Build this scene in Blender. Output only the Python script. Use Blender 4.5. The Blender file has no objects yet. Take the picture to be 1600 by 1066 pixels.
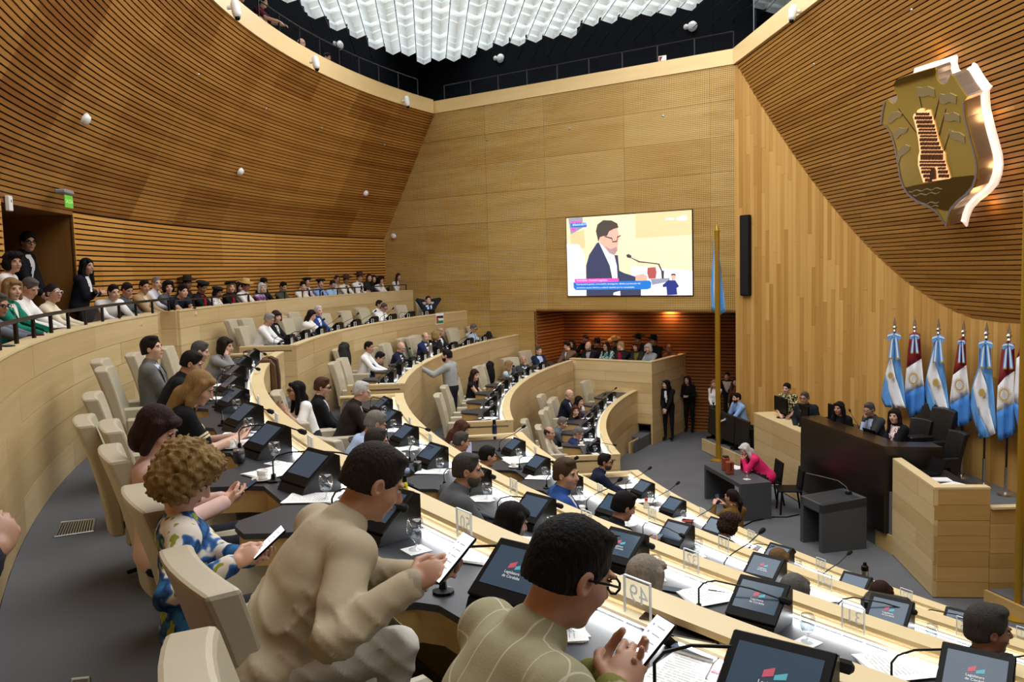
import bpy, bmesh, math, random
import numpy as np
from mathutils import Vector, Matrix
random.seed(7); np.random.seed(7)
SC = bpy.context.scene
COL = SC.collection
R_ = math.radians
# ------------------------------------------------------------------ camera
# world: origin = centre of the hemicycle, z = 0 on the well floor, metres
CAM = np.array([-16.9189, -15.6341, 4.75])
FPX, PITCH, ROLL = 1309.04, R_(4.87715), R_(-1.5794)
cs, sn, cp, sp = math.cos(ROLL), math.sin(ROLL), math.cos(PITCH), math.sin(PITCH)
AX = np.array([cs, sn*sp, sn*cp]); AY = np.array([-sn, cs*sp, cs*cp]); AZ = np.array([0, cp, -sp])
cam = bpy.data.cameras.new('camera'); cam_o = bpy.data.objects.new('camera', cam); COL.objects.link(cam_o)
cam.sensor_width = 36; cam.lens = FPX/1600*36; cam.clip_start = 0.05; cam.clip_end = 200
M = Matrix.Identity(4)
for i in range(3):
    M[i][0], M[i][1], M[i][2], M[i][3] = AX[i], AY[i], -AZ[i], CAM[i]
cam_o.matrix_world = M
SC.camera = cam_o
# ------------------------------------------------------------------ world, light, exposure
w = bpy.data.worlds.new('world'); SC.world = w; w.use_nodes = True
w.node_tree.nodes['Background'].inputs[0].default_value = (0.75, 0.85, 1, 1)
w.node_tree.nodes['Background'].inputs[1].default_value = 0.05
SC.view_settings.view_transform = 'Standard'; SC.view_settings.look = 'None'
SC.view_settings.gamma = 1; SC.view_settings.use_curve_mapping = False
SC.view_settings.exposure = 0.0
SC.cycles.use_denoising = True
SC.cycles.max_bounces = 6; SC.cycles.transparent_max_bounces = 10
SC.cycles.sample_clamp_indirect = 4.0
def area(name, loc, size, energy, color=(1, 1, 1), target=None, shape='RECTANGLE', spread=180):
    l = bpy.data.lights.new(name, 'AREA'); l.shape = shape; l.size = size[0]; l.size_y = size[1]
    l.energy = energy; l.color = color; l.spread = R_(spread)
    o = bpy.data.objects.new(name, l); COL.objects.link(o); o.location = loc
    if target is not None:
        o.rotation_euler = (Vector(target)-Vector(loc)).to_track_quat('-Z', 'Y').to_euler()
    return o
# the luminous ceiling of the chamber
area('skylight_lamp', (-15.8, -2.5, 11.25), (10, 15), 1750, (0.97, 0.98, 1.0))
area('skylight_lamp_rear', (-14.5, -14, 11.25), (8, 7), 560, (0.97, 0.98, 1.0))
area('ceiling_glow', (-17.0, 8.3, 12.6), (13, 9), 900, (0.93, 0.97, 1.0), spread=110)
# warm spots of the recess under the big screen
area('recess_lamp', (-14.4, 8.6, 3.45), (0.25, 0.25), 17, (1, 0.52, 0.25))
area('recess_lamp', (-12.4, 8.2, 3.45), (0.25, 0.25), 14, (1, 0.52, 0.25))
# ------------------------------------------------------------------ pixel -> place
def ray(px, py):
    d = AX*((px-800)/FPX) - AY*((py-533)/FPX) + AZ
    return d
def at_z(px, py, z):
    d = ray(px, py); return CAM + d*((z-CAM[2])/d[2])
def at_d(px, py, dep):
    return CAM + ray(px, py)*dep
def at_R(px, py, R, far=True, c=(0, 0)):
    d = ray(px, py); o = CAM[:2]-np.array(c)
    a = d[:2]@d[:2]; b = 2*o@d[:2]; cc = o@o-R*R; D = max(b*b-4*a*cc, 0)
    t = (-b+math.sqrt(D))/(2*a) if far else (-b-math.sqrt(D))/(2*a)
    return CAM + d*t
def at_plane(px, py, n, dd):
    n = np.array(n, float); d = ray(px, py); return CAM + d*((dd-n@CAM)/(n@d))
def ang(p): return math.degrees(math.atan2(p[1], p[0])) % 360
def pol(R, a, z=0.0):
    return np.array([R*math.cos(R_(a)), R*math.sin(R_(a)), z])
# wall of the big screen
TH = R_(-34.5); WU = np.array([math.cos(TH), math.sin(TH), 0]); WN = np.array([math.sin(-TH), math.cos(TH), 0]); WD = -2.3
def wall_pt(u, z, off=0.0): return WU*u + WN*(WD+off) + np.array([0, 0, z])
# ------------------------------------------------------------------ objects
def link(o, parent=None):
    COL.objects.link(o)
    if parent is not None: o.parent = parent
    return o
def mesh(name, V, F, mats, parent=None, mi=None, smooth=False):
    me = bpy.data.meshes.new(name)
    me.from_pydata([tuple(map(float, v)) for v in V], [], [tuple(int(i) for i in f) for f in F])
    for m in (mats if isinstance(mats, (list, tuple)) else [mats]): me.materials.append(m)
    if mi is not None: me.polygons.foreach_set('material_index', np.asarray(mi, dtype=np.int32))
    if smooth: me.polygons.foreach_set('use_smooth', np.ones(len(me.polygons), dtype=bool))
    me.update()
    return link(bpy.data.objects.new(name, me), parent)
def tag(o, label, cat, group=None):
    o['label'] = label; o['category'] = cat
    if group: o['group'] = group
    return o
def struct(o): o['kind'] = 'structure'; return o
def empty(name, loc=(0, 0, 0), rz=0.0):
    o = bpy.data.objects.new(name, None); o.empty_display_size = 0.1
    o.location = loc; o.rotation_euler = (0, 0, rz); return link(o)
def thing(name, label, cat, loc=(0, 0, 0), rz=0.0, group=None):
    return tag(empty(name, loc, rz), label, cat, group)
def copy_tree(o, parent=None):
    c = o.copy(); COL.objects.link(c)
    if parent is not None: c.parent = parent
    for ch in list(o.children): copy_tree(ch, c)
    return c
SHX, SHY = -0.243, -0.438      # the upper rim is a little off the hall's centre
class MB:
    """collects simple shapes into one mesh"""
    def __init__(s): s.V = []; s.F = []; s.mi = []; s.m = 0
    def add(s, V, F):
        n = len(s.V); s.V += [tuple(v) for v in V]; s.F += [tuple(i+n for i in f) for f in F]; s.mi += [s.m]*len(F); return s
    def box(s, c, size, rot=None, taper=None):
        x, y, z = [k/2 for k in size]; c = np.array(c, float)
        P = np.array([(-x,-y,-z),(x,-y,-z),(x,y,-z),(-x,y,-z),(-x,-y,z),(x,-y,z),(x,y,z),(-x,y,z)], float)
        if taper: P[4:, 0] *= taper; P[4:, 1] *= taper
        if rot is not None: P = P @ np.array(rot).T
        return s.add(P+c, [(3,2,1,0),(4,5,6,7),(0,1,5,4),(1,2,6,5),(2,3,7,6),(3,0,4,7)])
    def rbox(s, c, size, b=0.02, rot=None):
        """box with bevelled edges"""
        x, y, z = [k/2 for k in size]; c = np.array(c, float); V = []; F = []
        idx = {}
        for sx in (-1, 1):
            for sy in (-1, 1):
                for sz in (-1, 1):
                    for ax in range(3):
                        p = [sx*x, sy*y, sz*z]
                        for k in range(3):
                            if k != ax: p[k] -= (sx, sy, sz)[k]*b
                        idx[(sx, sy, sz, ax)] = len(V); V.append(p)
        for sx in (-1, 1):
            q = [idx[(sx, a, d, 0)] for a, d in ((-1,-1),(1,-1),(1,1),(-1,1))]; F.append(q if sx > 0 else q[::-1])
            q = [idx[(a, sx, d, 1)] for a, d in ((-1,-1),(1,-1),(1,1),(-1,1))]; F.append(q if sx < 0 else q[::-1])
            q = [idx[(a, d, sx, 2)] for a, d in ((-1,-1),(1,-1),(1,1),(-1,1))]; F.append(q if sx > 0 else q[::-1])
        for a in (-1, 1):
            for d in (-1, 1):
                F.append([idx[(a, d, -1, 0)], idx[(a, d, 1, 0)], idx[(a, d, 1, 1)], idx[(a, d, -1, 1)]])
                F.append([idx[(a, -1, d, 0)], idx[(a, 1, d, 0)], idx[(a, 1, d, 2)], idx[(a, -1, d, 2)]])
                F.append([idx[(-1, a, d, 1)], idx[(1, a, d, 1)], idx[(1, a, d, 2)], idx[(-1, a, d, 2)]])
        for k in [(a, b_, d) for a in (-1, 1) for b_ in (-1, 1) for d in (-1, 1)]: F.append([idx[k+(0,)], idx[k+(1,)], idx[k+(2,)]])
        V = np.array(V, float)
        if rot is not None: V = V @ np.array(rot).T
        return s.add(V+c, F)
    def tube(s, pts, r, n=6, cap=True):
        pts = [np.array(p, float) for p in pts]; m = len(pts)
        rr = r if isinstance(r, (list, tuple)) else [r]*m
        V = []; up = None
        for i, p in enumerate(pts):
            t = pts[min(i+1, m-1)]-pts[max(i-1, 0)]; t = t/(np.linalg.norm(t)+1e-9)
            if up is None or abs(up@t) > 0.98: up = np.array([0, 0, 1.0]) if abs(t[2]) < 0.9 else np.array([1.0, 0, 0])
            a = np.cross(t, up); a /= np.linalg.norm(a)+1e-9; b = np.cross(a, t); up = b
            for k in range(n):
                an = 2*math.pi*k/n; V.append(p + rr[i]*(a*math.cos(an)+b*math.sin(an)))
        F = [(i*n+k, i*n+(k+1) % n, (i+1)*n+(k+1) % n, (i+1)*n+k) for i in range(m-1) for k in range(n)]
        if cap: F += [tuple(range(n-1, -1, -1)), tuple(range((m-1)*n, m*n))]
        return s.add(V, F)
    def lathe(s, prof, c=(0, 0, 0), n=12, rot=None):
        V = []; m = len(prof)
        for r, z in prof:
            for k in range(n): V.append((r*math.cos(2*math.pi*k/n), r*math.sin(2*math.pi*k/n), z))
        F = [(i*n+k, i*n+(k+1) % n, (i+1)*n+(k+1) % n, (i+1)*n+k) for i in range(m-1) for k in range(n)]
        V = np.array(V)
        if prof[0][0] > 1e-4: F.append(tuple(range(n-1, -1, -1)))
        if prof[-1][0] > 1e-4: F.append(tuple(range((m-1)*n, m*n)))
        if rot is not None: V = V @ np.array(rot).T
        return s.add(V+np.array(c, float), F)
    def ell(s, c, r, rot=None, nu=8, nv=5):
        V = [(0, 0, -1)]
        for j in range(1, nv):
            ph = -math.pi/2+math.pi*j/nv
            for i in range(nu): V.append((math.cos(ph)*math.cos(2*math.pi*i/nu), math.cos(ph)*math.sin(2*math.pi*i/nu), math.sin(ph)))
        V.append((0, 0, 1)); F = []
        for i in range(nu): F.append((0, 1+(i+1) % nu, 1+i))
        for j in range(nv-2):
            for i in range(nu):
                a = 1+j*nu+i; b = 1+j*nu+(i+1) % nu; F.append((a, b, b+nu, a+nu))
        L = len(V)-1
        for i in range(nu): F.append((L, 1+(nv-2)*nu+i, 1+(nv-2)*nu+(i+1) % nu))
        V = np.array(V)*np.array(r)
        if rot is not None: V = V @ np.array(rot).T
        return s.add(V+np.array(c, float), F)
    def prism(s, poly, lo, hi):
        """poly in xy, extruded z lo..hi"""
        n = len(poly); V = [(p[0], p[1], lo) for p in poly]+[(p[0], p[1], hi) for p in poly]
        return s.add(V, [tuple(range(n-1, -1, -1)), tuple(range(n, 2*n))]+[(i, (i+1) % n, n+(i+1) % n, n+i) for i in range(n)])
    def poly3(s, front, back):
        n = len(front)
        return s.add(list(front)+list(back), [tuple(range(n)), tuple(range(2*n-1, n-1, -1))]+[((i+1) % n, i, n+i, n+(i+1) % n) for i in range(n)])
    def sweep(s, prof, a0, a1, n=None, cap=True):
        """profile of (R, z) swept round the hall's axis from angle a0 to a1"""
        if n is None: n = max(2, int(abs(a1-a0)/1.6)+1)
        m = len(prof); V = []
        for i in range(n+1):
            a = R_(a0+(a1-a0)*i/n); c, q = math.cos(a), math.sin(a)
            V += [(p[0]*c+(SHX*p[2] if len(p) > 2 else 0), p[0]*q+(SHY*p[2] if len(p) > 2 else 0), p[1]) for p in prof]
        F = [(i*m+k, i*m+(k+1) % m, (i+1)*m+(k+1) % m, (i+1)*m+k) for i in range(n) for k in range(m)]
        if cap: F += [tuple(range(m-1, -1, -1)), tuple(range(n*m, n*m+m))]
        return s.add(V, F)
    def build(s, name, mats, parent=None, smooth=False):
        o = mesh(name, s.V, s.F, mats, parent, s.mi if isinstance(mats, (list, tuple)) else None, smooth)
        return o
def sect(r0, r1, z0, z1): return [(r0, z0), (r1, z0), (r1, z1), (r0, z1)]
def rotz(a): c, s_ = math.cos(a), math.sin(a); return np.array([[c, -s_, 0], [s_, c, 0], [0, 0, 1.0]])
def rotx(a): c, s_ = math.cos(a), math.sin(a); return np.array([[1.0, 0, 0], [0, c, -s_], [0, s_, c]])
def roty(a): c, s_ = math.cos(a), math.sin(a); return np.array([[c, 0, s_], [0, 1.0, 0], [-s_, 0, c]])
ORD = ['first', 'second', 'third', 'fourth', 'fifth', 'sixth', 'seventh', 'eighth', 'ninth', 'tenth', 'eleventh', 'twelfth']
# ------------------------------------------------------------------ materials
MATS = {}
def srgb(h):
    h = h.lstrip('#'); v = [int(h[i:i+2], 16)/255 for i in (0, 2, 4)]
    return tuple(c/12.92 if c <= 0.04045 else ((c+0.055)/1.055)**2.4 for c in v)
class NT:
    def __init__(s, name):
        s.m = bpy.data.materials.new(name); s.m.use_nodes = True; s.t = s.m.node_tree; s.n = s.t.nodes; s.l = s.t.links
        s.b = s.n['Principled BSDF']
    def node(s, ty, **kw):
        n = s.n.new(ty)
        for k, v in kw.items():
            if k.startswith('i_'): n.inputs[int(k[2:])].default_value = v
            else: setattr(n, k, v)
        return n
    def math(s, op, a, b=None, c=None):
        n = s.n.new('ShaderNodeMath'); n.operation = op
        for i, x in enumerate((a, b, c)):
            if x is None: continue
            if isinstance(x, (int, float)): n.inputs[i].default_value = x
            else: s.l.new(x, n.inputs[i])
        return n.outputs[0]
    def mix(s, f, a, b, bt='MIX'):
        n = s.n.new('ShaderNodeMix'); n.data_type = 'RGBA'; n.blend_type = bt
        for i, x in ((0, f), (6, a), (7, b)):
            if isinstance(x, (int, float)): n.inputs[i].default_value = x
            elif isinstance(x, tuple): n.inputs[i].default_value = x if len(x) == 4 else x+(1,)
            else: s.l.new(x, n.inputs[i])
        return n.outputs[2]
    def pos(s):
        return s.n.new('ShaderNodeTexCoord').outputs['Object']
    def sep(s, v):
        n = s.n.new('ShaderNodeSeparateXYZ'); s.l.new(v, n.inputs[0]); return n.outputs
    def noise(s, vec, scale, detail=3, rough=0.5, mapping=None):
        if mapping:
            mp = s.n.new('ShaderNodeMapping'); mp.inputs['Scale'].default_value = mapping; s.l.new(vec, mp.inputs[0]); vec = mp.outputs[0]
        n = s.n.new('ShaderNodeTexNoise'); n.inputs['Scale'].default_value = scale; n.inputs['Detail'].default_value = detail
        n.inputs['Roughness'].default_value = rough; s.l.new(vec, n.inputs['Vector']); return n.outputs['Fac']
    def white(s, val):
        n = s.n.new('ShaderNodeTexWhiteNoise'); n.noise_dimensions = '1D'; s.l.new(val, n.inputs['W']); return n.outputs['Value']
    def rand(s): return s.n.new('ShaderNodeObjectInfo').outputs['Random']
    def ramp(s, f, stops):
        n = s.n.new('ShaderNodeValToRGB'); s.l.new(f, n.inputs[0]); e = n.color_ramp.elements
        while len(e) < len(stops): e.new(0.5)
        for el, (p, c) in zip(e, stops): el.position = p; el.color = c+(1,) if len(c) == 3 else c
        return n.outputs[0]
    def col(s, x): s.l.new(x, s.b.inputs['Base Color'])
    def bump(s, h, st=0.2, dist=0.01):
        n = s.n.new('ShaderNodeBump'); n.inputs['Strength'].default_value = st; n.inputs['Distance'].default_value = dist
        s.l.new(h, n.inputs['Height']); s.l.new(n.outputs[0], s.b.inputs['Normal'])
def plain(name, hexc, rough=0.5, metal=0.0, spec=None, emis=0.0, var=0.0):
    if name in MATS: return MATS[name]
    k = NT(name); c = srgb(hexc) if isinstance(hexc, str) else hexc
    k.b.inputs['Base Color'].default_value = c+(1,); k.b.inputs['Roughness'].default_value = rough; k.b.inputs['Metallic'].default_value = metal
    if spec is not None: k.b.inputs['Specular IOR Level'].default_value = spec
    if emis: k.b.inputs['Emission Color'].default_value = c+(1,); k.b.inputs['Emission Strength'].default_value = emis
    if var:
        f = k.noise(k.pos(), 40, 3); k.col(k.mix(f, tuple(x*(1-var) for x in c), tuple(min(1, x*(1+var)) for x in c)))
    MATS[name] = k.m; return k.m
def wood(name, dark, light, mapping, rough=0.4, rnd=0.5, cells=None, spec=0.35):
    """timber: tone per piece, long grain by stretched noise; cells = tone of whole panel bands by angle round the hall"""
    k = NT(name); p = k.pos(); g = k.noise(p, 1.0, 4, 0.6, mapping); g2 = k.noise(p, 0.35, 3, 0.5, mapping)
    f = k.math('ADD', k.math('MULTIPLY', g, 0.55), k.math('MULTIPLY', g2, 0.35))
    f = k.math('ADD', f, k.math('MULTIPLY', k.math('SUBTRACT', k.rand(), 0.5), rnd))
    if cells:
        x, y, z = k.sep(p)[0:3]
        a = k.math('ARCTAN2', y, x)
        for da, dz, wgt in cells:
            q = k.math('FLOOR', k.math('ADD', k.math('MULTIPLY', a, da), k.math('MULTIPLY', k.math('FLOOR', k.math('MULTIPLY', z, dz)), 17.37)))
            f = k.math('ADD', f, k.math('MULTIPLY', k.math('SUBTRACT', k.white(q), 0.5), wgt))
    k.col(k.ramp(f, [(0.12, srgb(dark)), (0.85, srgb(light))]))
    k.b.inputs['Roughness'].default_value = rough; k.b.inputs['Specular IOR Level'].default_value = spec
    MATS[name] = k.m; return k.m
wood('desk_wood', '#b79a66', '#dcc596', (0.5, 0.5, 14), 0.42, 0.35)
wood('cap_wood', '#cfb887', '#e6d5a8', (1.5, 1.5, 6), 0.4, 0.15)
wood('slat_wood', '#8a561f', '#c58f46', (0.6, 0.6, 22), 0.45, 0.28, cells=[(11.5, 0.45, 0.42), (31.0, 1.3, 0.16)])
wood('slat_wood_low', '#a8712c', '#d29d52', (0.6, 0.6, 22), 0.45, 0.25, cells=[(9.5, 0.4, 0.3)])
wood('slat_wood_stage', '#86561f', '#bd8b42', (0.6, 0.5, 22), 0.45, 0.28)
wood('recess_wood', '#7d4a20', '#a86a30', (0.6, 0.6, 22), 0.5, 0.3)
wood('plank_wood', '#b08240', '#d6aa64', (14, 14, 0.5), 0.42, 0.6)
wood('fascia_wood', '#d9b679', '#ecd3a0', (0.7, 0.7, 7), 0.35, 0.2)
wood('door_wood', '#6b451c', '#8e6230', (9, 9, 0.4), 0.45, 0.2)
wood('inner_wood_shaded', '#6b5228', '#8d7040', (0.6, 0.6, 12), 0.5, 0.2)  # darker than the desk wood: shade under the cap put into colour
wood('dais_wood', '#a9874b', '#cdae72', (0.6, 0.6, 12), 0.42, 0.3)
def perforated():
    k = NT('perforated_wood'); p = k.pos(); x, y, z = k.sep(p)[0:3]
    u = k.math('ADD', k.math('MULTIPLY', x, float(WU[0])), k.math('MULTIPLY', y, float(WU[1])))
    P_ = 0.0455
    fu = k.math('SUBTRACT', k.math('FRACT', k.math('DIVIDE', u, P_)), 0.5); fz = k.math('SUBTRACT', k.math('FRACT', k.math('DIVIDE', z, P_)), 0.5)
    d = k.math('SQRT', k.math('ADD', k.math('MULTIPLY', fu, fu), k.math('MULTIPLY', fz, fz)))
    hole = k.math('LESS_THAN', d, 0.27)
    mp = (0.5, 0.5, 5)
    g = k.noise(p, 1.0, 4, 0.6, mp); g2 = k.noise(p, 6, 3, 0.6, (0.4, 0.4, 3))
    f = k.math('ADD', k.math('MULTIPLY', g, 0.6), k.math('MULTIPLY', g2, 0.3))
    f = k.math('ADD', f, k.math('MULTIPLY', k.math('SUBTRACT', k.rand(), 0.5), 0.16))
    c = k.ramp(f, [(0.2, srgb('#ad8440')), (0.8, srgb('#d8ba7a'))])
    k.col(k.mix(hole, c, srgb('#3c2809'))); k.b.inputs['Roughness'].default_value = 0.5
    k.b.inputs['Specular IOR Level'].default_value = 0.25
    MATS['perforated_wood'] = k.m
perforated()
def carpet():
    k = NT('carpet'); p = k.pos(); n = k.noise(p, 260, 2); n2 = k.noise(p, 1.2, 3)
    f = k.math('ADD', k.math('MULTIPLY', n, 0.7), k.math('MULTIPLY', n2, 0.3))
    k.col(k.ramp(f, [(0.25, srgb('#4f5053')), (0.8, srgb('#737476'))])); k.b.inputs['Roughness'].default_value = 0.95
    k.b.inputs['Specular IOR Level'].default_value = 0.1; k.bump(n, 0.3, 0.004); MATS['carpet'] = k.m
carpet()
def blackwall():
    k = NT('black_panel'); p = k.pos(); n = k.noise(p, 3, 3)
    k.col(k.mix(n, (0.0025, 0.0032, 0.005), (0.006, 0.0075, 0.011))); k.b.inputs['Roughness'].default_value = 0.75; k.b.inputs['Specular IOR Level'].default_value = 0.12; MATS['black_panel'] = k.m
blackwall()
def leather(name, c):
    k = NT(name); p = k.pos(); n = k.noise(p, 90, 3); n2 = k.noise(p, 3, 2)
    b = srgb(c); k.col(k.mix(n2, tuple(x*0.9 for x in b), tuple(min(1, x*1.06) for x in b)))
    k.b.inputs['Roughness'].default_value = 0.42; k.bump(n, 0.12, 0.004); MATS[name] = k.m
leather('beige_leather', '#b7ad94'); leather('black_leather', '#161616')
def deskblack():
    k = NT('desk_black'); p = k.pos(); n = k.noise(p, 1, 4, 0.6, (30, 30, 30))
    k.col(k.mix(n, (0.022, 0.024, 0.028), (0.04, 0.043, 0.05))); k.b.inputs['Roughness'].default_value = 0.4; k.b.inputs['Specular IOR Level'].default_value = 0.35; MATS['desk_black'] = k.m
deskblack()
def see_glass(name, tint, amount):
    k = NT(name); tr = k.node('ShaderNodeBsdfTransparent'); gl = k.node('ShaderNodeBsdfGlossy'); gl.inputs['Roughness'].default_value = 0.03
    tr.inputs[0].default_value = tint+(1,); fr = k.node('ShaderNodeLayerWeight'); fr.inputs[0].default_value = 0.5
    mx = k.node('ShaderNodeMixShader'); k.l.new(k.math('ADD', k.math('MULTIPLY', k.math('POWER', fr.outputs['Facing'], 4.0), 0.6), amount), mx.inputs[0]); k.l.new(tr.outputs[0], mx.inputs[1]); k.l.new(gl.outputs[0], mx.inputs[2])
    k.l.new(mx.outputs[0], k.n['Material Output'].inputs['Surface']); MATS[name] = k.m
see_glass('clear_glass', (0.86, 0.89, 0.91), 0.13); see_glass('acrylic', (0.93, 0.95, 0.96), 0.03); see_glass('bottle_glass', (0.55, 0.8, 0.75), 0.08)
see_glass('booth_glass', (0.25, 0.3, 0.33), 0.12)
plain('gap_black', '#150c04', 0.9); plain('black_metal', '#121212', 0.4, 0.3); plain('black_plastic', '#0a0a0b', 0.45, spec=0.16); plain('foam', '#0a0a0a', 0.9)
plain('white_plastic', '#e8e8e6', 0.4); plain('paper', '#f2f2ef', 0.8); plain('porcelain', '#f1efe9', 0.25); plain('steel', '#b9bbbd', 0.28, 0.9)
plain('brass', '#b08d2e', 0.35, 0.6); plain('charcoal', '#43474b', 0.5); plain('dais_black', '#17120e', 0.3); plain('dais_top', '#2a1e14', 0.28)
plain('lamp_strip', (0.93, 0.96, 1.0), 0.5, emis=30.0); plain('digit_white', '#f4f4f4', 0.5, emis=0.25); plain('lath', '#f6e4bd', 0.5, emis=0.45)  # strip cover glows faintly: light falling on it put into its material
plain('copper', '#c9824c', 0.25, 0.9); plain('gold', '#b8953c', 0.4, 0.5); plain('water', '#dfe6ea', 0.1)
M_ = MATS
# ================================================================== the shell of the chamber
ROWS = {  # R of the desk front, height of its rim, floor behind it
 'A': dict(R=20.70, rim=3.55, floor=2.65, low=1.96, name='top'),
 'B': dict(R=18.83, rim=2.858, floor=1.96, low=1.29, name='third'),
 'C': dict(R=17.00, rim=2.191, floor=1.29, low=0.55, name='second'),
 'D': dict(R=15.10, rim=1.448, floor=0.55, low=0.0, name='front')}
LEDGE_R, LEDGE_Z, GAL_Z, BACK_R = 22.78, 4.193, 3.35, 23.93
A_END = 236.0
# floors
m = MB(); m.prism([(-30, -30), (-2, -30), (-2, 16), (-30, 16)], -0.2, 0.0); struct(m.build('floor', M_['carpet']))
def tier(r0, r1, z, zl, a0=151.0, a1=A_END):
    m = MB(); m.sweep(sect(r0, r1, zl-0.1, z), a0, a1); return struct(m.build('floor', M_['carpet']))
tier(15.15, 17.05, 0.55, 0.0); tier(17.05, 18.88, 1.29, 0.55); tier(18.88, 20.75, 1.96, 1.29); tier(20.75, LEDGE_R, 2.65, 1.96)
tier(LEDGE_R+0.1, 25.2, GAL_Z, 2.5)
# low plinth of the first row, timber faced
def boards(parent, R, th, z0, z1, a0, a1, mat, ch=0.3, ln=2.4, seed=0, out=False):
    """courses of staggered boards round the hall: each board a part of its own"""
    rn = random.Random(seed); nc = max(1, round((z1-z0)/ch)); h = (z1-z0)/nc; L = R*R_(a1-a0)
    for c in range(nc):
        s = 0.0; first = True
        while s < L-0.02:
            e = s+ln*rn.uniform(0.75, 1.25)*(rn.uniform(0.35, 1) if first else 1); first = False
            if L-e < 0.6: e = L
            m = MB(); g = 0.0025
            p = rn.uniform(0, 0.003)
            r0, r1 = (R+p, R+th) if not out else (R, R+th-p)
            m.sweep(sect(r0, r1, z0+c*h+g, z0+(c+1)*h-g), a0+math.degrees((s+g)/R), a0+math.degrees((e-g)/R))
            o = m.build('board', M_[mat], parent); s = e
# gallery parapet
def parapet(n, a0, a1, seed, R=LEDGE_R, z=LEDGE_Z, zl=2.65):
    p = struct(empty('wall_gallery')); boards(p, R, 0.05, zl, z-0.02, a0, a1, 'desk_wood', 0.3, 2.8, seed)
    m = MB(); m.sweep(sect(R-0.005, R+0.24, z-0.02, z), a0, a1); m.build('cap', M_['cap_wood'], p)
    m = MB(); m.sweep(sect(R+0.05, R+0.24, zl, z-0.02), a0, a1); m.build('core', M_['desk_wood'], p)
    return p
parapet(1, 151.4, 182.2, 11); parapet(2, 184.9, 213.5, 12); parapet(3, 182.2, 184.9, 13, R=LEDGE_R+0.32, z=LEDGE_Z-0.02)
pe = struct(empty('wall_gallery'))
for j in range(5):
    m = MB(); m.sweep(sect(LEDGE_R+.05, LEDGE_R+.62, 2.65+j*.306+.002, 2.65+(j+1)*.306-.002), 182.2, 182.3, 1); m.build('board', M_['desk_wood'], pe)
# ------------------------------------------------------------------ wall_left: low upright slats and the leaning slatted cone
DOOR0, DOOR1, DOOR_Z = 185.3, 191.3, 5.80
wl = struct(empty('wall_left'))
m = MB(); m.sweep(sect(BACK_R+0.03, BACK_R+0.06, 3.0, 5.86), 150, DOOR0); m.sweep(sect(BACK_R+0.03, BACK_R+0.06, 3.0, 5.86), DOOR1, A_END)
m.sweep([(BACK_R+0.03, 5.86, 0), (BACK_R+0.07, 5.86, 0), (21.77, 9.53, 1), (21.73, 9.53, 1)], 149, A_END, 60); m.build('backing', M_['gap_black'], wl)
n = 29; hz = (5.86-3.4)/n
for i in range(n):
    z = 3.4+i*hz; m = MB(); m.sweep(sect(BACK_R, BACK_R+0.032, z, z+hz*0.72), 149.8, DOOR0, 24); m.build('slat', M_['slat_wood_low'], wl)
    m = MB(); m.sweep(sect(BACK_R, BACK_R+0.032, z, z+hz*0.72), DOOR1, A_END, 26); m.build('slat', M_['slat_wood_low'], wl)
n = 54; slope = (21.70-23.93)/(9.52-5.87)
for i in range(n):
    za = 5.87+(9.52-5.87)*i/n; zb = za+(9.52-5.87)/n*0.74
    ra, rb = 23.93+slope*(za-5.87), 23.93+slope*(zb-5.87)
    ka, kb = (za-5.87)/3.65, (zb-5.87)/3.65; m = MB(); m.sweep([(ra, za, ka), (ra+0.035, za+0.02, ka), (rb+0.035, zb+0.02, kb), (rb, zb, kb)], 148.5, A_END, 56); m.build('slat', M_['slat_wood'], wl)
# doorway in the slatted wall
dr = struct(empty('door_1'))
m = MB(); m.sweep(sect(BACK_R, BACK_R+1.3, 3.35, DOOR_Z), DOOR0-0.12, DOOR0, 1); m.build('side_panel', M_['door_wood'], dr)
m = MB(); m.sweep(sect(BACK_R, BACK_R+1.3, 3.35, DOOR_Z), DOOR1, DOOR1+0.12, 1); m.build('side_panel', M_['door_wood'], dr)
m = MB(); m.sweep(sect(BACK_R, BACK_R+1.3, DOOR_Z, DOOR_Z+0.06), DOOR0, DOOR1, 4); m.build('head_panel', M_['door_wood'], dr)
m = MB(); m.sweep(sect(BACK_R+1.3, BACK_R+1.36, 3.35, DOOR_Z), DOOR0, DOOR1, 4); m.build('door_leaf', M_['door_wood'], dr)
# ------------------------------------------------------------------ wall_back: the perforated wall with the recess under the screen
OPL, OPR, OPZ = -18.08, -12.2, 3.54
wb = struct(empty('wall_back'))
ue = [-23.9, -22.1, -19.71, -17.68, -15.21, -12.85, OPR]; ze = [OPZ, 4.45, 5.3, 6.15, 7.0, 7.85, 8.7, 9.53]
def wall_panel(u0, u1, z0, z1, mat, par, name='panel', off0=0.0, off1=0.06):
    g = 0.003
    F = [wall_pt(u0+g, z0+g, off0), wall_pt(u1-g, z0+g, off0), wall_pt(u1-g, z1-g, off0), wall_pt(u0+g, z1-g, off0)]
    B = [wall_pt(u0+g, z0+g, off1), wall_pt(u1-g, z0+g, off1), wall_pt(u1-g, z1-g, off1), wall_pt(u0+g, z1-g, off1)]
    m = MB(); m.poly3(F, B); return m.build(name, M_[mat], par)
for i in range(len(ue)-1):
    for j in range(len(ze)-1): wall_panel(ue[i], ue[i+1], ze[j], ze[j+1], 'perforated_wood', wb)
for a, b in ((-23.9, -22.1), (-22.1, -19.71), (-19.71, OPL)):
    for z0, z1 in ((2.0, 2.8), (2.8, OPZ)): wall_panel(a, b, z0, z1, 'perforated_wood', wb)
wall_panel(-24, OPL, 0, 2.0, 'perforated_wood', wb); wall_panel(-24, OPL, 0, OPZ, 'gap_black', wb, 'backing', 0.07, 0.1)
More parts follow.
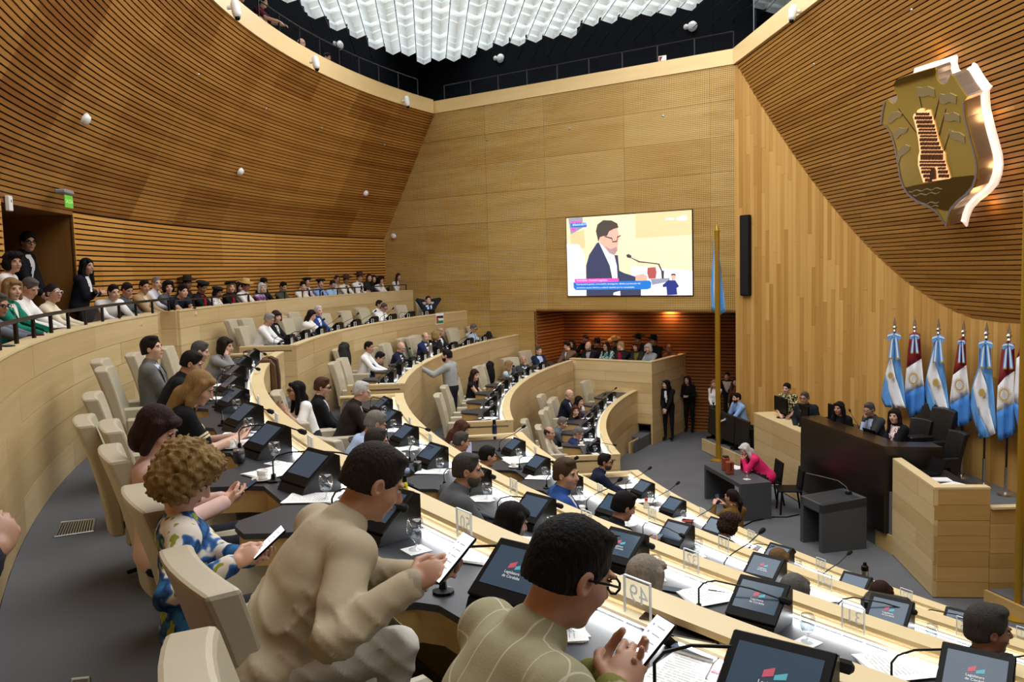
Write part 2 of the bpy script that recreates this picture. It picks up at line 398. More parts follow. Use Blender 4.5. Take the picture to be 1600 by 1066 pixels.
wall_panel(-24, OPR, OPZ, 9.53, 'gap_black', wb, 'backing', 0.07, 0.1)
# recess
rc = struct(empty('wall_recess'))
def quad_slats(p0, p1, z0, z1, n, mat, par, frac=0.72, th=0.04, norm=None):
    p0 = np.array(p0, float); p1 = np.array(p1, float); d = p1-p0; d /= np.linalg.norm(d)
    nn = np.array([-d[1], d[0], 0]) if norm is None else norm
    h = (z1-z0)/n
    for i in range(n):
        a = z0+i*h; b = a+h*frac
        F = [p0+[0, 0, a], p1+[0, 0, a], p1+[0, 0, b], p0+[0, 0, b]]
        m = MB(); m.poly3(F, [f+nn*th for f in F]); m.build('slat', M_[mat], par)
    F = [p0+nn*th+[0, 0, z0], p1+nn*th+[0, 0, z0], p1+nn*th+[0, 0, z1], p0+nn*th+[0, 0, z1]]
    m = MB(); m.poly3(F, [f+nn*0.03 for f in F]); m.build('backing', M_['gap_black'], par)
A0 = wall_pt(OPL, 0); A1 = wall_pt(OPL, 0, 1.55); B1 = wall_pt(OPR+0.3, 0, 2.7); B0 = wall_pt(OPR, 0, 0.05)
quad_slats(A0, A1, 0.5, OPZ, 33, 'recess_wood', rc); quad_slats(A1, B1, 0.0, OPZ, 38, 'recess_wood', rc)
wall_panel(OPR, OPR+0.06, 0, OPZ, 'plank_wood', rc, 'side_panel', 0.0, 2.7)
wall_panel(OPL, OPR+0.3, OPZ, OPZ+0.06, 'recess_wood', rc, 'soffit', 0.0, 2.75)
# raised box of seats in the recess
bx = struct(empty('wall_box'))
def flat_boards(p0, p1, z0, z1, mat, par, ch=0.28, ln=2.2, th=0.05, seed=0, name='board'):
    rn = random.Random(seed); p0 = np.array(p0, float); p1 = np.array(p1, float); L = np.linalg.norm(p1-p0); d = (p1-p0)/L
    nn = np.array([-d[1], d[0], 0]); nc = max(1, round((z1-z0)/ch)); h = (z1-z0)/nc
    for c in range(nc):
        s = 0.0; first = True
        while s < L-0.02:
            e = s+ln*rn.uniform(0.75, 1.25)*(rn.uniform(0.35, 1) if first else 1); first = False
            if L-e < 0.5: e = L
            g = 0.0025; a = z0+c*h+g; b = z0+(c+1)*h-g; q = rn.uniform(0, 0.003)
            F = [p0+d*(s+g)+nn*q+[0, 0, a], p0+d*(e-g)+nn*q+[0, 0, a], p0+d*(e-g)+nn*q+[0, 0, b], p0+d*(s+g)+nn*q+[0, 0, b]]
            m = MB(); m.poly3(F, [p0+d*(s+g)+nn*th+[0, 0, a], p0+d*(e-g)+nn*th+[0, 0, a], p0+d*(e-g)+nn*th+[0, 0, b], p0+d*(s+g)+nn*th+[0, 0, b]])
            m.build(name, M_[mat], par); s = e
BXL, BXR, BXZ = -17.0, -14.49, 2.2
flat_boards(wall_pt(BXL, 0, -0.02), wall_pt(BXR, 0, -0.02), 0.55, BXZ, 'desk_wood', bx, 0.3, 2.2, seed=5)
flat_boards(wall_pt(BXR, 0, -0.02), wall_pt(BXR, 0, 2.3), 0.0, BXZ, 'desk_wood', bx, 0.3, 2.2, seed=6)
wall_panel(BXL, BXR+0.0, BXZ, BXZ+0.03, 'cap_wood', bx, 'cap', -0.03, 0.16); wall_panel(BXR-0.16, BXR+0.01, BXZ, BXZ+0.03, 'cap_wood', bx, 'cap', 0.16, 2.3)
wall_panel(-18.05, BXR-0.02, 0.5, 1.3, 'carpet', bx, 'platform', 0.05, 2.2)
pl = struct(empty('trim_1')); s0, s1 = at_z(985, 710, 0.0), at_z(1020, 690, 0.0)
m = MB(); k_ = np.array([.10, .05, 0]); m.poly3([s0+k_+[0, 0, .30], s1+k_+[0, 0, .30], s1+WN*.3+[0, 0, .30], wall_pt(-16.4, .30, -.05), s0+WN*.6+[0, 0, .30]], [s0+k_, s1+k_, s1+WN*.3, wall_pt(-16.4, 0, -.05), s0+WN*.6]); m.build('step', M_['carpet'], pl)
flat_boards(s0, s1, 0.005, 0.298, 'desk_wood', pl, 0.3, 2.4, seed=3)
# ------------------------------------------------------------------ wall_right: planks on an arc, leaning slatted plane over them
PC, PR = np.array([-23.6, -3.0]), 14.6
def xcyl(y): return PC[0]+math.sqrt(PR*PR-(y-PC[1])**2)
def xslat(y, z): return -9.07-0.325*(z-3.69)-0.06*(y+1.6)
SN = np.array([1, 0.06, 0.325]); SL = np.linalg.norm(SN); SD = -7.967
wr = struct(empty('wall_right')); rn = random.Random(4)
a0 = math.asin((5.0-PC[1])/PR); a1 = math.asin((-10.5-PC[1])/PR); step = 0.118/PR; a = a0
while a > a1:
    b = a-step; ym = PC[1]+PR*math.sin((a+b)/2); xm = xcyl(ym)
    zt = min(9.5, 3.69+(-9.07-0.06*(ym+1.6)-xm)/0.325+0.06); z = 0.9 if ym < 3.2 else 0.0
    cuts = [z]
    while cuts[-1] < zt-0.02:
        q = cuts[-1]+rn.choice((1.1, 1.6, 2.2, 2.9, 3.6))*rn.uniform(0.8, 1.2)
        cuts.append(zt if zt-q < 0.7 else q)
    for z0, z1 in zip(cuts, cuts[1:]):
        pr = rn.uniform(0, 0.004); g = 0.02/PR*0.06
        c = lambda an, r: np.array([PC[0]+r*math.cos(an), PC[1]+r*math.sin(an), 0])
        f0, f1, k0, k1 = c(a-g, PR-pr), c(b+g, PR-pr), c(a-g, PR+0.05), c(b+g, PR+0.05)
        m = MB(); m.poly3([f0+[0,0,z0+.002], f0+[0,0,z1-.002], f1+[0,0,z1-.002], f1+[0,0,z0+.002]], [k0+[0,0,z0+.002], k0+[0,0,z1-.002], k1+[0,0,z1-.002], k1+[0,0,z0+.002]])
        m.build('plank', M_['plank_wood'], wr)
    a = b
ws = struct(empty('wall_stage')); nsl = 76; zb0 = 3.70; dzs = (9.50-zb0)/nsl
ys = np.arange(5.02, -10.5, -0.02); xc = np.array([xcyl(y) for y in ys])
for i in range(nsl):
    za = zb0+i*dzs; zc = za+dzs*0.74; zm = (za+zc)/2
    ok = ys[np.array([xslat(y, zm) for y in ys]) <= xc+0.005]
    if len(ok) < 3: continue
    ya, yb = ok.max(), ok.min(); cutsy = [ya]; q = ya-rn.uniform(0.6, 2.4)
    while q > yb+0.8: cutsy.append(q); q -= 2.44
    cutsy.append(yb)
    F = lambda y, z, o=0.0: np.array([xslat(y, z), y, z])+SN/SL*o
    for y0, y1 in zip(cutsy, cutsy[1:]):
        m = MB(); m.poly3([F(y0-.002, za), F(y0-.002, zc), F(y1+.002, zc), F(y1+.002, za)], [F(y0-.002, za, .035), F(y0-.002, zc, .035), F(y1+.002, zc, .035), F(y1+.002, za, .035)])
        m.build('slat', M_['slat_wood_stage'], ws)
bk = []
for z in np.linspace(3.66, 9.5, 40):
    ok = ys[np.array([xslat(y, z) for y in ys]) <= xc+0.03]
    if len(ok) > 1: bk.append((z, ok.max(), ok.min()))
V = []; F_ = []
for z, y0, y1 in bk: V += [np.array([xslat(y0, z), y0, z])+SN/SL*.034, np.array([xslat(y1, z), y1, z])+SN/SL*.034]
for i in range(len(bk)-1): F_.append((2*i, 2*i+1, 2*i+3, 2*i+2))
mesh('backing', V, F_, M_['gap_black'], ws)
# ------------------------------------------------------------------ pale timber fascia round the opening above
fa = struct(empty('trim_2'))
m = MB(); m.sweep([(r, z, 1) for r, z in sect(21.66, 22.0, 9.52, 9.93)], 150.5, A_END, 56); m.build('fascia', M_['fascia_wood'], fa)
wall_panel(-21.65, OPR-0.02, 9.53, 9.9, 'fascia_wood', fa, 'fascia', -0.03, 0.35)
P0, P1 = np.array([-11.42, 5.05, 0]), np.array([-10.55, -10, 0]); nn = np.array([1, 0.06, 0])
m = MB(); m.poly3([P0+[0,0,9.52], P0+[0,0,9.9], P1+[0,0,9.9], P1+[0,0,9.52]], [p+nn*.4 for p in (P0+[0,0,9.52], P0+[0,0,9.9], P1+[0,0,9.9], P1+[0,0,9.52])]); m.build('fascia', M_['fascia_wood'], fa)
# upper walkway, black walls
ub = struct(empty('wall_upper'))
m = MB(); m.sweep(sect(22.35, 25.6, 9.80, 9.88), 138, A_END, 50); m.build('walkway', M_['carpet'], ub)
wall_panel(-25, -9, 9.8, 9.86, 'carpet', ub, 'walkway', 0.1, 3.2)
na = 22
for i in range(na):
    a, b = 139+(A_END-139)*i/na, 139+(A_END-139)*(i+1)/na
    m = MB(); m.sweep(sect(24.6, 24.7, 9.85, 13.2), a+.01, b-.01, 2); m.build('panel', M_['black_panel'], ub)
for i in range(9): wall_panel(-25+i*1.85, -25+(i+1)*1.85, 9.85, 13.2, 'black_panel', ub, 'panel', 3.0, 3.1)
m = MB(); m.poly3([(-8.6, 10, 9.85), (-8.6, 10, 13.2), (-8.0, -12, 13.2), (-8.0, -12, 9.85)], [(-8.5, 10, 9.85), (-8.5, 10, 13.2), (-7.9, -12, 13.2), (-7.9, -12, 9.85)]); m.build('panel', M_['black_panel'], ub)
# outer shell that keeps the outside out
m = MB(); m.sweep(sect(25.6, 25.7, -0.2, 13.4), 130, 300, 40); m.build('shell', M_['black_panel'], ub)
wall_panel(-26, -2, -0.2, 13.4, 'black_panel', ub, 'shell', 4.4, 4.5)
m = MB(); m.poly3([(-3.0, 18, -0.2), (-3.0, 18, 13.4), (-3.0, -28, 13.4), (-3.0, -28, -0.2)], [(-2.9, 18, -0.2), (-2.9, 18, 13.4), (-2.9, -28, 13.4), (-2.9, -28, -0.2)]); m.build('shell', M_['black_panel'], ub)
m = MB(); m.poly3([(-30, -26, -0.2), (-2, -26, -0.2), (-2, -26, 13.4), (-30, -26, 13.4)], [(-30, -26.1, -0.2), (-2, -26.1, -0.2), (-2, -26.1, 13.4), (-30, -26.1, 13.4)]); m.build('shell', M_['dais_wood'], ub)
# glass booth over the stage fascia, mirrors the ceiling
gb = struct(empty('window_1'))
G0, G1 = at_plane(1165, 40, (1, 0.06, 0), -11.0-0.06*1), None
m = MB(); m.poly3([(-11.03, 4.62, 9.9), (-10.6, -6, 9.9), (-10.6, -6, 12.5), (-11.03, 4.62, 12.5)], [(-11.0, 4.62, 9.9), (-10.57, -6, 9.9), (-10.57, -6, 12.5), (-11.0, 4.62, 12.5)]); m.build('pane', M_['booth_glass'], gb)
m = MB(); m.box((-11.02, 4.63, 11.0), (0.03, 0.03, 2.3)); m.build('frame', M_['steel'], gb)
m = MB(); m.poly3([(-9.6, 5.2, 9.9), (-9.2, -6, 9.9), (-9.2, -6, 12.5), (-9.6, 5.2, 12.5)], [(-9.5, 5.2, 9.9), (-9.1, -6, 9.9), (-9.1, -6, 12.5), (-9.5, 5.2, 12.5)]); m.build('booth_wall', M_['black_panel'], gb)
# ------------------------------------------------------------------ ceiling of hanging folds
ce = struct(empty('ceiling'))
def fold_mat():
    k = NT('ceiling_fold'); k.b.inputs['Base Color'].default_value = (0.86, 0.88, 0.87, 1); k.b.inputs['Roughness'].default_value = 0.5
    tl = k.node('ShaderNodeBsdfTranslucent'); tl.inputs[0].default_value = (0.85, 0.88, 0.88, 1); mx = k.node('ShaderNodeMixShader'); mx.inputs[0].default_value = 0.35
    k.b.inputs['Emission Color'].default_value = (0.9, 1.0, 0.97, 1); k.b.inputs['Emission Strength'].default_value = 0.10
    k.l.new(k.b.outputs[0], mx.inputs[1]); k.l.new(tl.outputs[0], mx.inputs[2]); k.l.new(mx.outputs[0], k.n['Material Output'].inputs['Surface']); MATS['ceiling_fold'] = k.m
fold_mat()
CD = np.array([math.cos(R_(95.5)), math.sin(R_(95.5)), 0]); CR = np.array([CD[1], -CD[0], 0]); CW, CLN = 0.46, 0.58
fold = None; nf = 0; wire = MB()
hw, hl = CW*0.485, CLN*0.62
FV = []; 
for x in (-hw, 0, hw):
    yo, zo = (-0.30, -0.20) if x == 0 else (0.06, 0.0)
    for y, z in ((0.10, 0.40), (-0.08, 0.10), (0.05, 0.0), (0.50, 0.16)): FV.append((x, y+yo, z+zo))
FF = [(i*4+k, i*4+k+1, i*4+5+k, i*4+4+k) for i in (0, 1) for k in range(3)]
spots = []
for i in range(-14, 17):
    for j in range(-3, 13):
        c = np.array([-17.0, 5.2, 0])+CR*i*CW+CD*(j*CLN+(0.0 if i % 2 else CLN*0.5))
        off = WN@c-WD
        if math.hypot(c[0], c[1]) > 22.9 or off > 1.05+0.12*(i % 2): continue
        spots.append((c[0], c[1]))
spots.sort(key=lambda s: -s[1])
for k, (x, y) in enumerate(spots[:300]):
    if fold is None:
        fold = mesh('panel', FV, FF, M_['ceiling_fold'], ce); o = fold
    else: o = fold.copy(); COL.objects.link(o); o.parent = ce
    o.location = (x, y, 11.45+0.05*math.sin(k*2.4)); o.rotation_euler = (0, 0, math.atan2(CR[1], CR[0]))
mm = MB()
for x, y in spots[300:]:
    q = (rotz(math.atan2(CR[1], CR[0])) @ np.array(FV).T).T+np.array([x, y, 11.45]); mm.add(q, FF)
# folds go on over the rest of the hall, joined
for i in range(-14, 30):
    for j in range(-34, -3):
        c = np.array([-17.0, 5.2, 0])+CR*i*CW*2+CD*(j*CLN*2)
        if math.hypot(c[0], c[1]) > 22.5 or c[1] > 3.0 or c[0] > -8: continue
        if -21.2 < c[0] < -10.4 and -10 < c[1] < 7: continue
        mm.add((rotz(math.atan2(CR[1], CR[0])) @ (np.array(FV)*2).T).T+np.array([c[0], c[1], 11.6]), FF)
if mm.V: o = mm.build('folds', M_['ceiling_fold'], ce); o['kind'] = 'stuff'
m = MB(); m.prism([(-30, -28), (-2, -28), (-2, 20), (-30, 20)], 13.4, 13.5); m.build('slab', M_['black_panel'], ce)
for i in range(-14, 17):
    p0 = np.array([-17.0, 5.2, 11.42])+CR*(i+0.5)*CW-CD*1.5; wire.tube([p0, p0+CD*8.0], 0.012, 4)
wire.build('wires', M_['black_metal'], ce)
# ================================================================== curved desks
SEAT = {}   # (row, side) -> list of station angles (monitor angle)
def seq(a, n, p): return [a-i*p for i in range(n)]
SEAT['A', 'near'] = [219.6, 216.5, 213.4, 210.4, 207.3, 204.2, 201.1, 198.0, 194.9, 191.9, 189.0]
SEAT['B', 'near'] = [219.0, 215.6, 212.2, 208.9, 205.5, 202.1, 198.5, 195.0, 191.6]
SEAT['C', 'near'] = [218.4, 214.6, 210.9, 207.2, 203.6, 200.0, 196.5, 192.6]
SEAT['D', 'near'] = [217.0, 212.9, 208.8, 204.9, 200.7, 196.8, 193.1]
SEAT['A', 'far'] = seq(180.9, 9, 3.05); SEAT['B', 'far'] = seq(181.6, 8, 3.5); SEAT['C', 'far'] = seq(181.8, 7, 3.85); SEAT['D', 'far'] = seq(181.0, 6, 4.3)
START = {('A', 'near'): 186.4, ('B', 'near'): 187.7, ('C', 'near'): 188.7, ('D', 'near'): 188.5}
STOP = {('A', 'far'): (151.7, 183.1), ('B', 'far'): (152.4, 184.2), ('C', 'far'): (153.6, 185.0), ('D', 'far'): (153.9, 184.0)}
SEATOFF = 1.25   # seat centre sits this far (deg at row A) beyond its monitor
def seat_angle(row, a): return a
ROWNAME = {}
for r, nm in (('A', 'top'), ('B', 'third'), ('C', 'second'), ('D', 'front')):
    ROWNAME[r, 'near'] = 'the nearer %s row' % nm; ROWNAME[r, 'far'] = 'the farther %s row' % nm
DROP = 0.088
def desk(row, side):
    q = ROWS[row]; R, rim = q['R'], q['rim']
    a0, a1 = (START[row, side], 234.0) if side == 'near' else STOP[row, side]
    t = thing('curved_desk', 'long curved wooden desk of %s with black top and lit edge' % ROWNAME[row, side], 'desk', group='curved desks')
    boards(t, R, 0.035, q['low']+(0.0 if row != 'D' else 0.0), rim-0.025, a0, a1, 'desk_wood', 0.28, 2.3, 'ABCD'.index(row)*7+len(side))
    m = MB(); m.sweep(sect(R-0.006, R+0.13, rim-0.025, rim), a0, a1); m.build('top_cap', M_['cap_wood'], t)
    m = MB(); m.sweep(sect(R+0.037, R+0.075, q['floor'], rim-0.025), a0+.15, a1-.15); m.build('inner_panel', M_['inner_wood_shaded'], t)
    zt = rim-DROP
    m = MB(); m.sweep(sect(R+0.118, R+0.174, zt+0.030, zt+0.044), a0+.3, a1-.3); m.build('light_cover', M_['lath'], t)
    m = MB(); m.sweep([(R+0.150, zt+0.006), (R+0.173, zt+0.024), (R+0.173, zt+0.0295), (R+0.150, zt+0.0295)], a0+.3, a1-.3, int(abs(a1-a0)/2.5)); m.build('light_strip', M_['lamp_strip'], t)
    # scalloped black top and the timber band under it
    st = sorted(seat_angle(row, a) for a in SEAT[row, side]); pitch = (st[-1]-st[0])/(len(st)-1)
    n = int((a1-a0)/0.22); V = []; Vb = []; F = []; Fb = []
    for i in range(n+1):
        a = a0+(a1-a0)*i/n; near = min(st, key=lambda s: abs(s-a)); u = abs(a-near)/(pitch*0.5)
        ri = R+0.60+0.34*min(1, max(0, (u-0.42)/0.36))**1.0*(1 if u < 2 else 1)
        s_ = min(1, max(0, (u-0.42)/0.40)); ri = R+0.58+0.34*s_*s_*(3-2*s_)
        V += [pol(R+0.08, a, zt), pol(ri, a, zt), pol(ri, a, zt-0.03), pol(R+0.08, a, zt-0.03)]
        Vb += [pol(ri-0.02, a, zt-0.032), pol(ri-0.02, a, zt-0.17), pol(ri-0.05, a, zt-0.17), pol(ri-0.05, a, zt-0.032)]
    for i in range(n):
        for k in range(4):
            f = (4*i+k, 4*i+(k+1) % 4, 4*i+4+(k+1) % 4, 4*i+4+k); F.append(f); Fb.append(f)
    for FF_ in (F, Fb): FF_ += [(3, 2, 1, 0), (4*n, 4*n+1, 4*n+2, 4*n+3)]
    mesh('desk_surface', V, F, M_['desk_black'], t); mesh('apron', Vb, Fb, M_['dais_wood'], t)
    # end panels at the aisle
    e = a0 if side == 'near' else a1
    s = 1 if side == 'near' else -1
    for j, (z0, z1) in enumerate(((q['low'] if row == 'D' else q['floor']-0.4, rim-0.55), (rim-0.55, rim-0.28), (rim-0.28, rim-0.03))):
        m = MB(); m.sweep(sect(R+0.002, R+0.98, z0+.002, z1-.002), e+s*0.0, e+s*0.10, 1); m.build('end_panel', M_['desk_wood'], t)
    m = MB(); m.sweep(sect(R+0.1, R+0.98, rim-0.03, rim-0.005), e, e+s*0.28, 1); m.build('end_cap', M_['cap_wood'], t)
    return t
for r in 'ABCD':
    for s in ('near', 'far'): desk(r, s)
# aisle steps
for (r0, z0, z1) in ((20.7, 1.96, 2.65), (18.83, 1.29, 1.96), (17.0, 0.55, 1.29), (15.1, 0.0, 0.55)):
    m = MB(); m.sweep(sect(r0-0.32, r0, z0, (z0+z1)/2), 184.2, 187.4, 2); struct(m.build('floor', M_['carpet']))
# ------------------------------------------------------------------ desk fittings
def place(o, R, a, z, spin=0.0):
    """local +Y looks at the hall centre"""
    p = pol(R, a, z); o.location = p; o.rotation_euler = (0, 0, R_(a+90+spin)); return o
TEXTS = []
def text(s, size, mat, parent, ext=0.0, name='lettering', align='CENTER', mirror=False):
    cu = bpy.data.curves.new(name, 'FONT'); cu.body = s; cu.size = size; cu.align_x = align; cu.align_y = 'CENTER'; cu.extrude = ext
    cu.materials.append(M_[mat]); cu.resolution_u = 2
    o = bpy.data.objects.new(name, cu); TEXTS.append(o); return link(o, parent)
def mk_monitor():
    t = empty('desk_monitor')
    m = MB(); prof = [(0.13, 0), (0.13, 0.20), (0.10, 0.215), (-0.12, 0.045), (-0.14, 0.0)]
    V = [(-0.14, y, z) for y, z in prof]+[(0.14, y, z) for y, z in prof]; n = 5
    m.add(V, [tuple(range(n)), tuple(range(2*n-1, n-1, -1))]+[((i+1) % n, i, n+i, n+(i+1) % n) for i in range(n)]); m.build('body', M_['black_plastic'], t)
    sl = math.atan2(0.17, 0.22); c = np.array([0, -0.012, 0.138]); Rm = rotx(sl)
    m = MB(); m.rbox(c, (0.295, 0.265, 0.016), 0.005, Rm); m.build('bezel', M_['black_plastic'], t)
    m = MB(); m.box(c+Rm@np.array([0, 0.012, 0.0085]), (0.24, 0.175, 0.003), Rm); m.build('screen', M_['screen_blue'], t)
    return t
plain('screen_blue', '#3f5366', 0.12, emis=0.14)
plain('logo_red', '#b0485a', 0.4, emis=0.5); plain('logo_teal', '#4a9aa8', 0.4, emis=0.5)
MON = mk_monitor()
def mk_mic(kind):
    t = empty('gooseneck_microphone')
    m = MB(); m.lathe([(0.045, 0), (0.045, 0.012), (0.018, 0.02), (0.014, 0.05)], n=10); m.build('base', M_['black_plastic'], t)
    if kind == 0: pts = [(0, 0, .04), (0, 0, .13), (.02, .02, .165), (.07, .08, .185), (.20, .20, .19), (.30, .30, .175), (.35, .35, .155)]
    elif kind == 1: pts = [(0, 0, .04), (0, 0, .12), (.01, .03, .16), (.03, .10, .20), (.08, .22, .26), (.12, .32, .34)]
    elif kind == 2: pts = [(0, 0, .04), (0, 0, .14), (.03, .01, .18), (.10, .03, .21), (.28, .12, .20), (.42, .19, .17)]
    else: pts = [(0, 0, .04), (-.01, 0, .14), (-.03, -.05, .22), (-.06, -.13, .29), (-.07, -.20, .31)]
    m = MB(); m.tube(pts, 0.0055, 6); m.build('neck', M_['black_metal'], t)
    d = np.array(pts[-1])-np.array(pts[-2]); d = d/np.linalg.norm(d); e = np.array(pts[-1])
    m = MB(); m.tube([e-d*.01, e+d*.005, e+d*.02, e+d*.05, e+d*.062], [.008, .016, .021, .021, .010], 8); m.build('foam_head', M_['foam'], t)
    return t
MIC = [mk_mic(i) for i in range(4)]
def mk_glass():
    t = empty('water_glass')
    m = MB(); m.lathe([(0.0, 0), (.034, .0), (.033, .006), (.006, .014), (.006, .045), (.030, .062), (.041, .095), (.039, .135), (.034, .15)], n=14); m.build('goblet', M_['clear_glass'], t, True)
    m = MB(); m.lathe([(0, .06), (.028, .066), (.038, .09), (.038, .102), (0, .102)], n=12); m.build('water', M_['clear_glass'], t, True)
    m = MB(); m.box((0, 0, .001), (.11, .11, .002), rotz(.4)); m.build('coaster', M_['paper'], t)
    return t
GLS = mk_glass()
def mk_plate():
    t = empty('number_plate')
    m = MB(); m.box((0, 0, 0.10), (0.125, 0.008, 0.20)); m.build('pane', M_['acrylic'], t)
    m = MB()
    for c, s in (((0, 0, .199), (.127, .01, .004)), ((-.0625, 0, .1), (.004, .01, .2)), ((.0625, 0, .1), (.004, .01, .2))): m.box(c, s)
    m.build('edge', M_['white_edge'], t)
    m = MB(); m.box((0, 0, .004), (.13, .05, .008)); m.build('foot', M_['acrylic'], t); return t
plain('white_edge', '#dfe5e8', 0.3, emis=0.15)
PLT = mk_plate()
def mk_paper():
    m = MB()
    for k in range(3): m.box((0.006*k, 0.004*k, 0.002+0.003*k), (.21, .297, .002), rotz(.05*k))
    return m.build('papers', M_['print_paper'])
def printed():
    k = NT('print_paper'); p = k.pos(); x, y, z = k.sep(p)[0:3]
    l = k.math('LESS_THAN', k.math('FRACT', k.math('MULTIPLY', y, 62)), 0.3)
    ins = k.math('MULTIPLY', k.math('LESS_THAN', k.math('ABSOLUTE', x), 0.085), k.math('LESS_THAN', k.math('ABSOLUTE', y), 0.118))
    nz = k.math('GREATER_THAN', k.noise(p, 90, 1), 0.42)
    f = k.math('MULTIPLY', k.math('MULTIPLY', l, ins), k.math('MULTIPLY', nz, 0.55))
    k.col(k.mix(f, srgb('#f4f4f1'), srgb('#55585c'))); k.b.inputs['Roughness'].default_value = 0.85; MATS['print_paper'] = k.m
printed()
PAP = mk_paper()
def mk_cup():
    t = empty('coffee_cup')
    m = MB(); m.lathe([(0, 0), (.04, .002), (.072, .014), (.07, .018), (.035, .008), (0, .007)], n=16); m.build('saucer', M_['porcelain'], t, True)
    m = MB(); m.lathe([(0, .01), (.026, .012), (.034, .035), (.038, .07), (.034, .07), (.03, .03), (0, .025)], n=14); m.build('cup', M_['porcelain'], t, True)
    m = MB(); m.tube([(.036, 0, .06), (.055, 0, .058), (.058, 0, .04), (.034, 0, .028)], .004, 6); m.build('handle', M_['porcelain'], t); return t
CUP = mk_cup()
FIRST = {}
def inst(proto, label, cat, group): return tag(copy_tree(proto), label, cat, group)
NUM = {('A', 'near'): 47, ('B', 'near'): 29, ('C', 'near'): 13, ('D', 'near'): -1}
rs = random.Random(21)
MICK = {('D', 'near', 5): 1, ('D', 'near', 6): 1, ('D', 'near', 4): 1, ('D', 'near', 3): 2}
for row in 'ABCD':
    q = ROWS[row]; R, zt = q['R'], q['rim']-DROP
    for side in ('near', 'far'):
        st = SEAT[row, side]; N = len(st)
        for i, a in enumerate(st):
            k = N-1-i if side == 'near' else i      # counted from the aisle
            where = '%s place from the aisle in %s' % (ORD[k], ROWNAME[row, side])
            dg = math.degrees(1/R)
            o = inst(MON, 'black wedge desk monitor at the '+where, 'monitor', 'desk monitors'); place(o, R+0.36, a, zt+0.001, 14 if side == 'near' else -5)
            kind = MICK.get((row, side, i), rs.choice((0, 0, 2)) if row in 'AB' else rs.choice((0, 1, 2, 1)))
            if side == 'far' and kind == 0: kind = 1
            o = inst(MIC[kind], 'black gooseneck microphone at the '+where, 'microphone', 'gooseneck microphones'); place(o, R+0.50, a-0.30*dg*(1 if side == 'near' else -1), zt, rs.uniform(-15, 15))
            if side == 'far': o.rotation_euler.z += 0.9
            o = inst(GLS, 'stemmed water glass at the '+where, 'glass', 'stemmed water glasses'); place(o, R+0.33+rs.uniform(0, .04), a+0.30*dg, zt, rs.uniform(0, 90))
            o = inst(PLT, 'clear upright number plate at the '+where, 'number plate', 'number plates'); place(o, R+0.15, a+0.43*dg, q['rim']-.105)
            if side == 'near':
                tx = text('%02d' % max(1, NUM[row, side]+i+1), 0.095, 'digit_white', o, name='number'); tx.location = (0, 0.006, 0.135); tx.rotation_euler = (math.pi/2, 0, math.pi)
                if (row, i) in (('A', 0), ('A', 1), ('B', 0), ('B', 1), ('C', 1), ('C', 2), ('C', 0), ('B', 2)):
                    mo = [x for x in COL.objects if x.get('label') == 'black wedge desk monitor at the '+where][0]
                    g = empty('screen_lettering'); g.parent = mo; g.scale = (.72, .72, 1); g.location = (0, -0.012, 0.1505); g.rotation_euler = (math.atan2(.17, .22), 0, 0)
                    for jj, (s_, dy) in enumerate((('Legislatura', -.02), ('de Córdoba', -.045))):
                        tt = text(s_, 0.024, 'digit_white', g, align='LEFT'); tt.location = (-.05, dy, .001)
                    m = MB(); m.prism([(-.04, .0), (.0, .015), (.0, .05), (-.04, .03)], 0, .001); m.build('emblem', M_['logo_red'], g)
                    m = MB(); m.prism([(.005, .0), (.05, .012), (.05, .04), (.005, .02)], 0, .001); m.build('emblem', M_['logo_teal'], g)
            if rs.random() < 0.62:
                o = inst(PAP, 'loose white printed papers at the '+where, 'papers', 'printed papers'); place(o, R+0.42, a+0.12*dg+0.1*dg, zt+.001, rs.uniform(-40, 30))
            if rs.random() < 0.33:
                o = inst(CUP, 'white coffee cup at the '+where, 'cup', 'coffee cups'); place(o, R+0.55, a+0.75*dg, zt+.001, rs.uniform(0, 180))
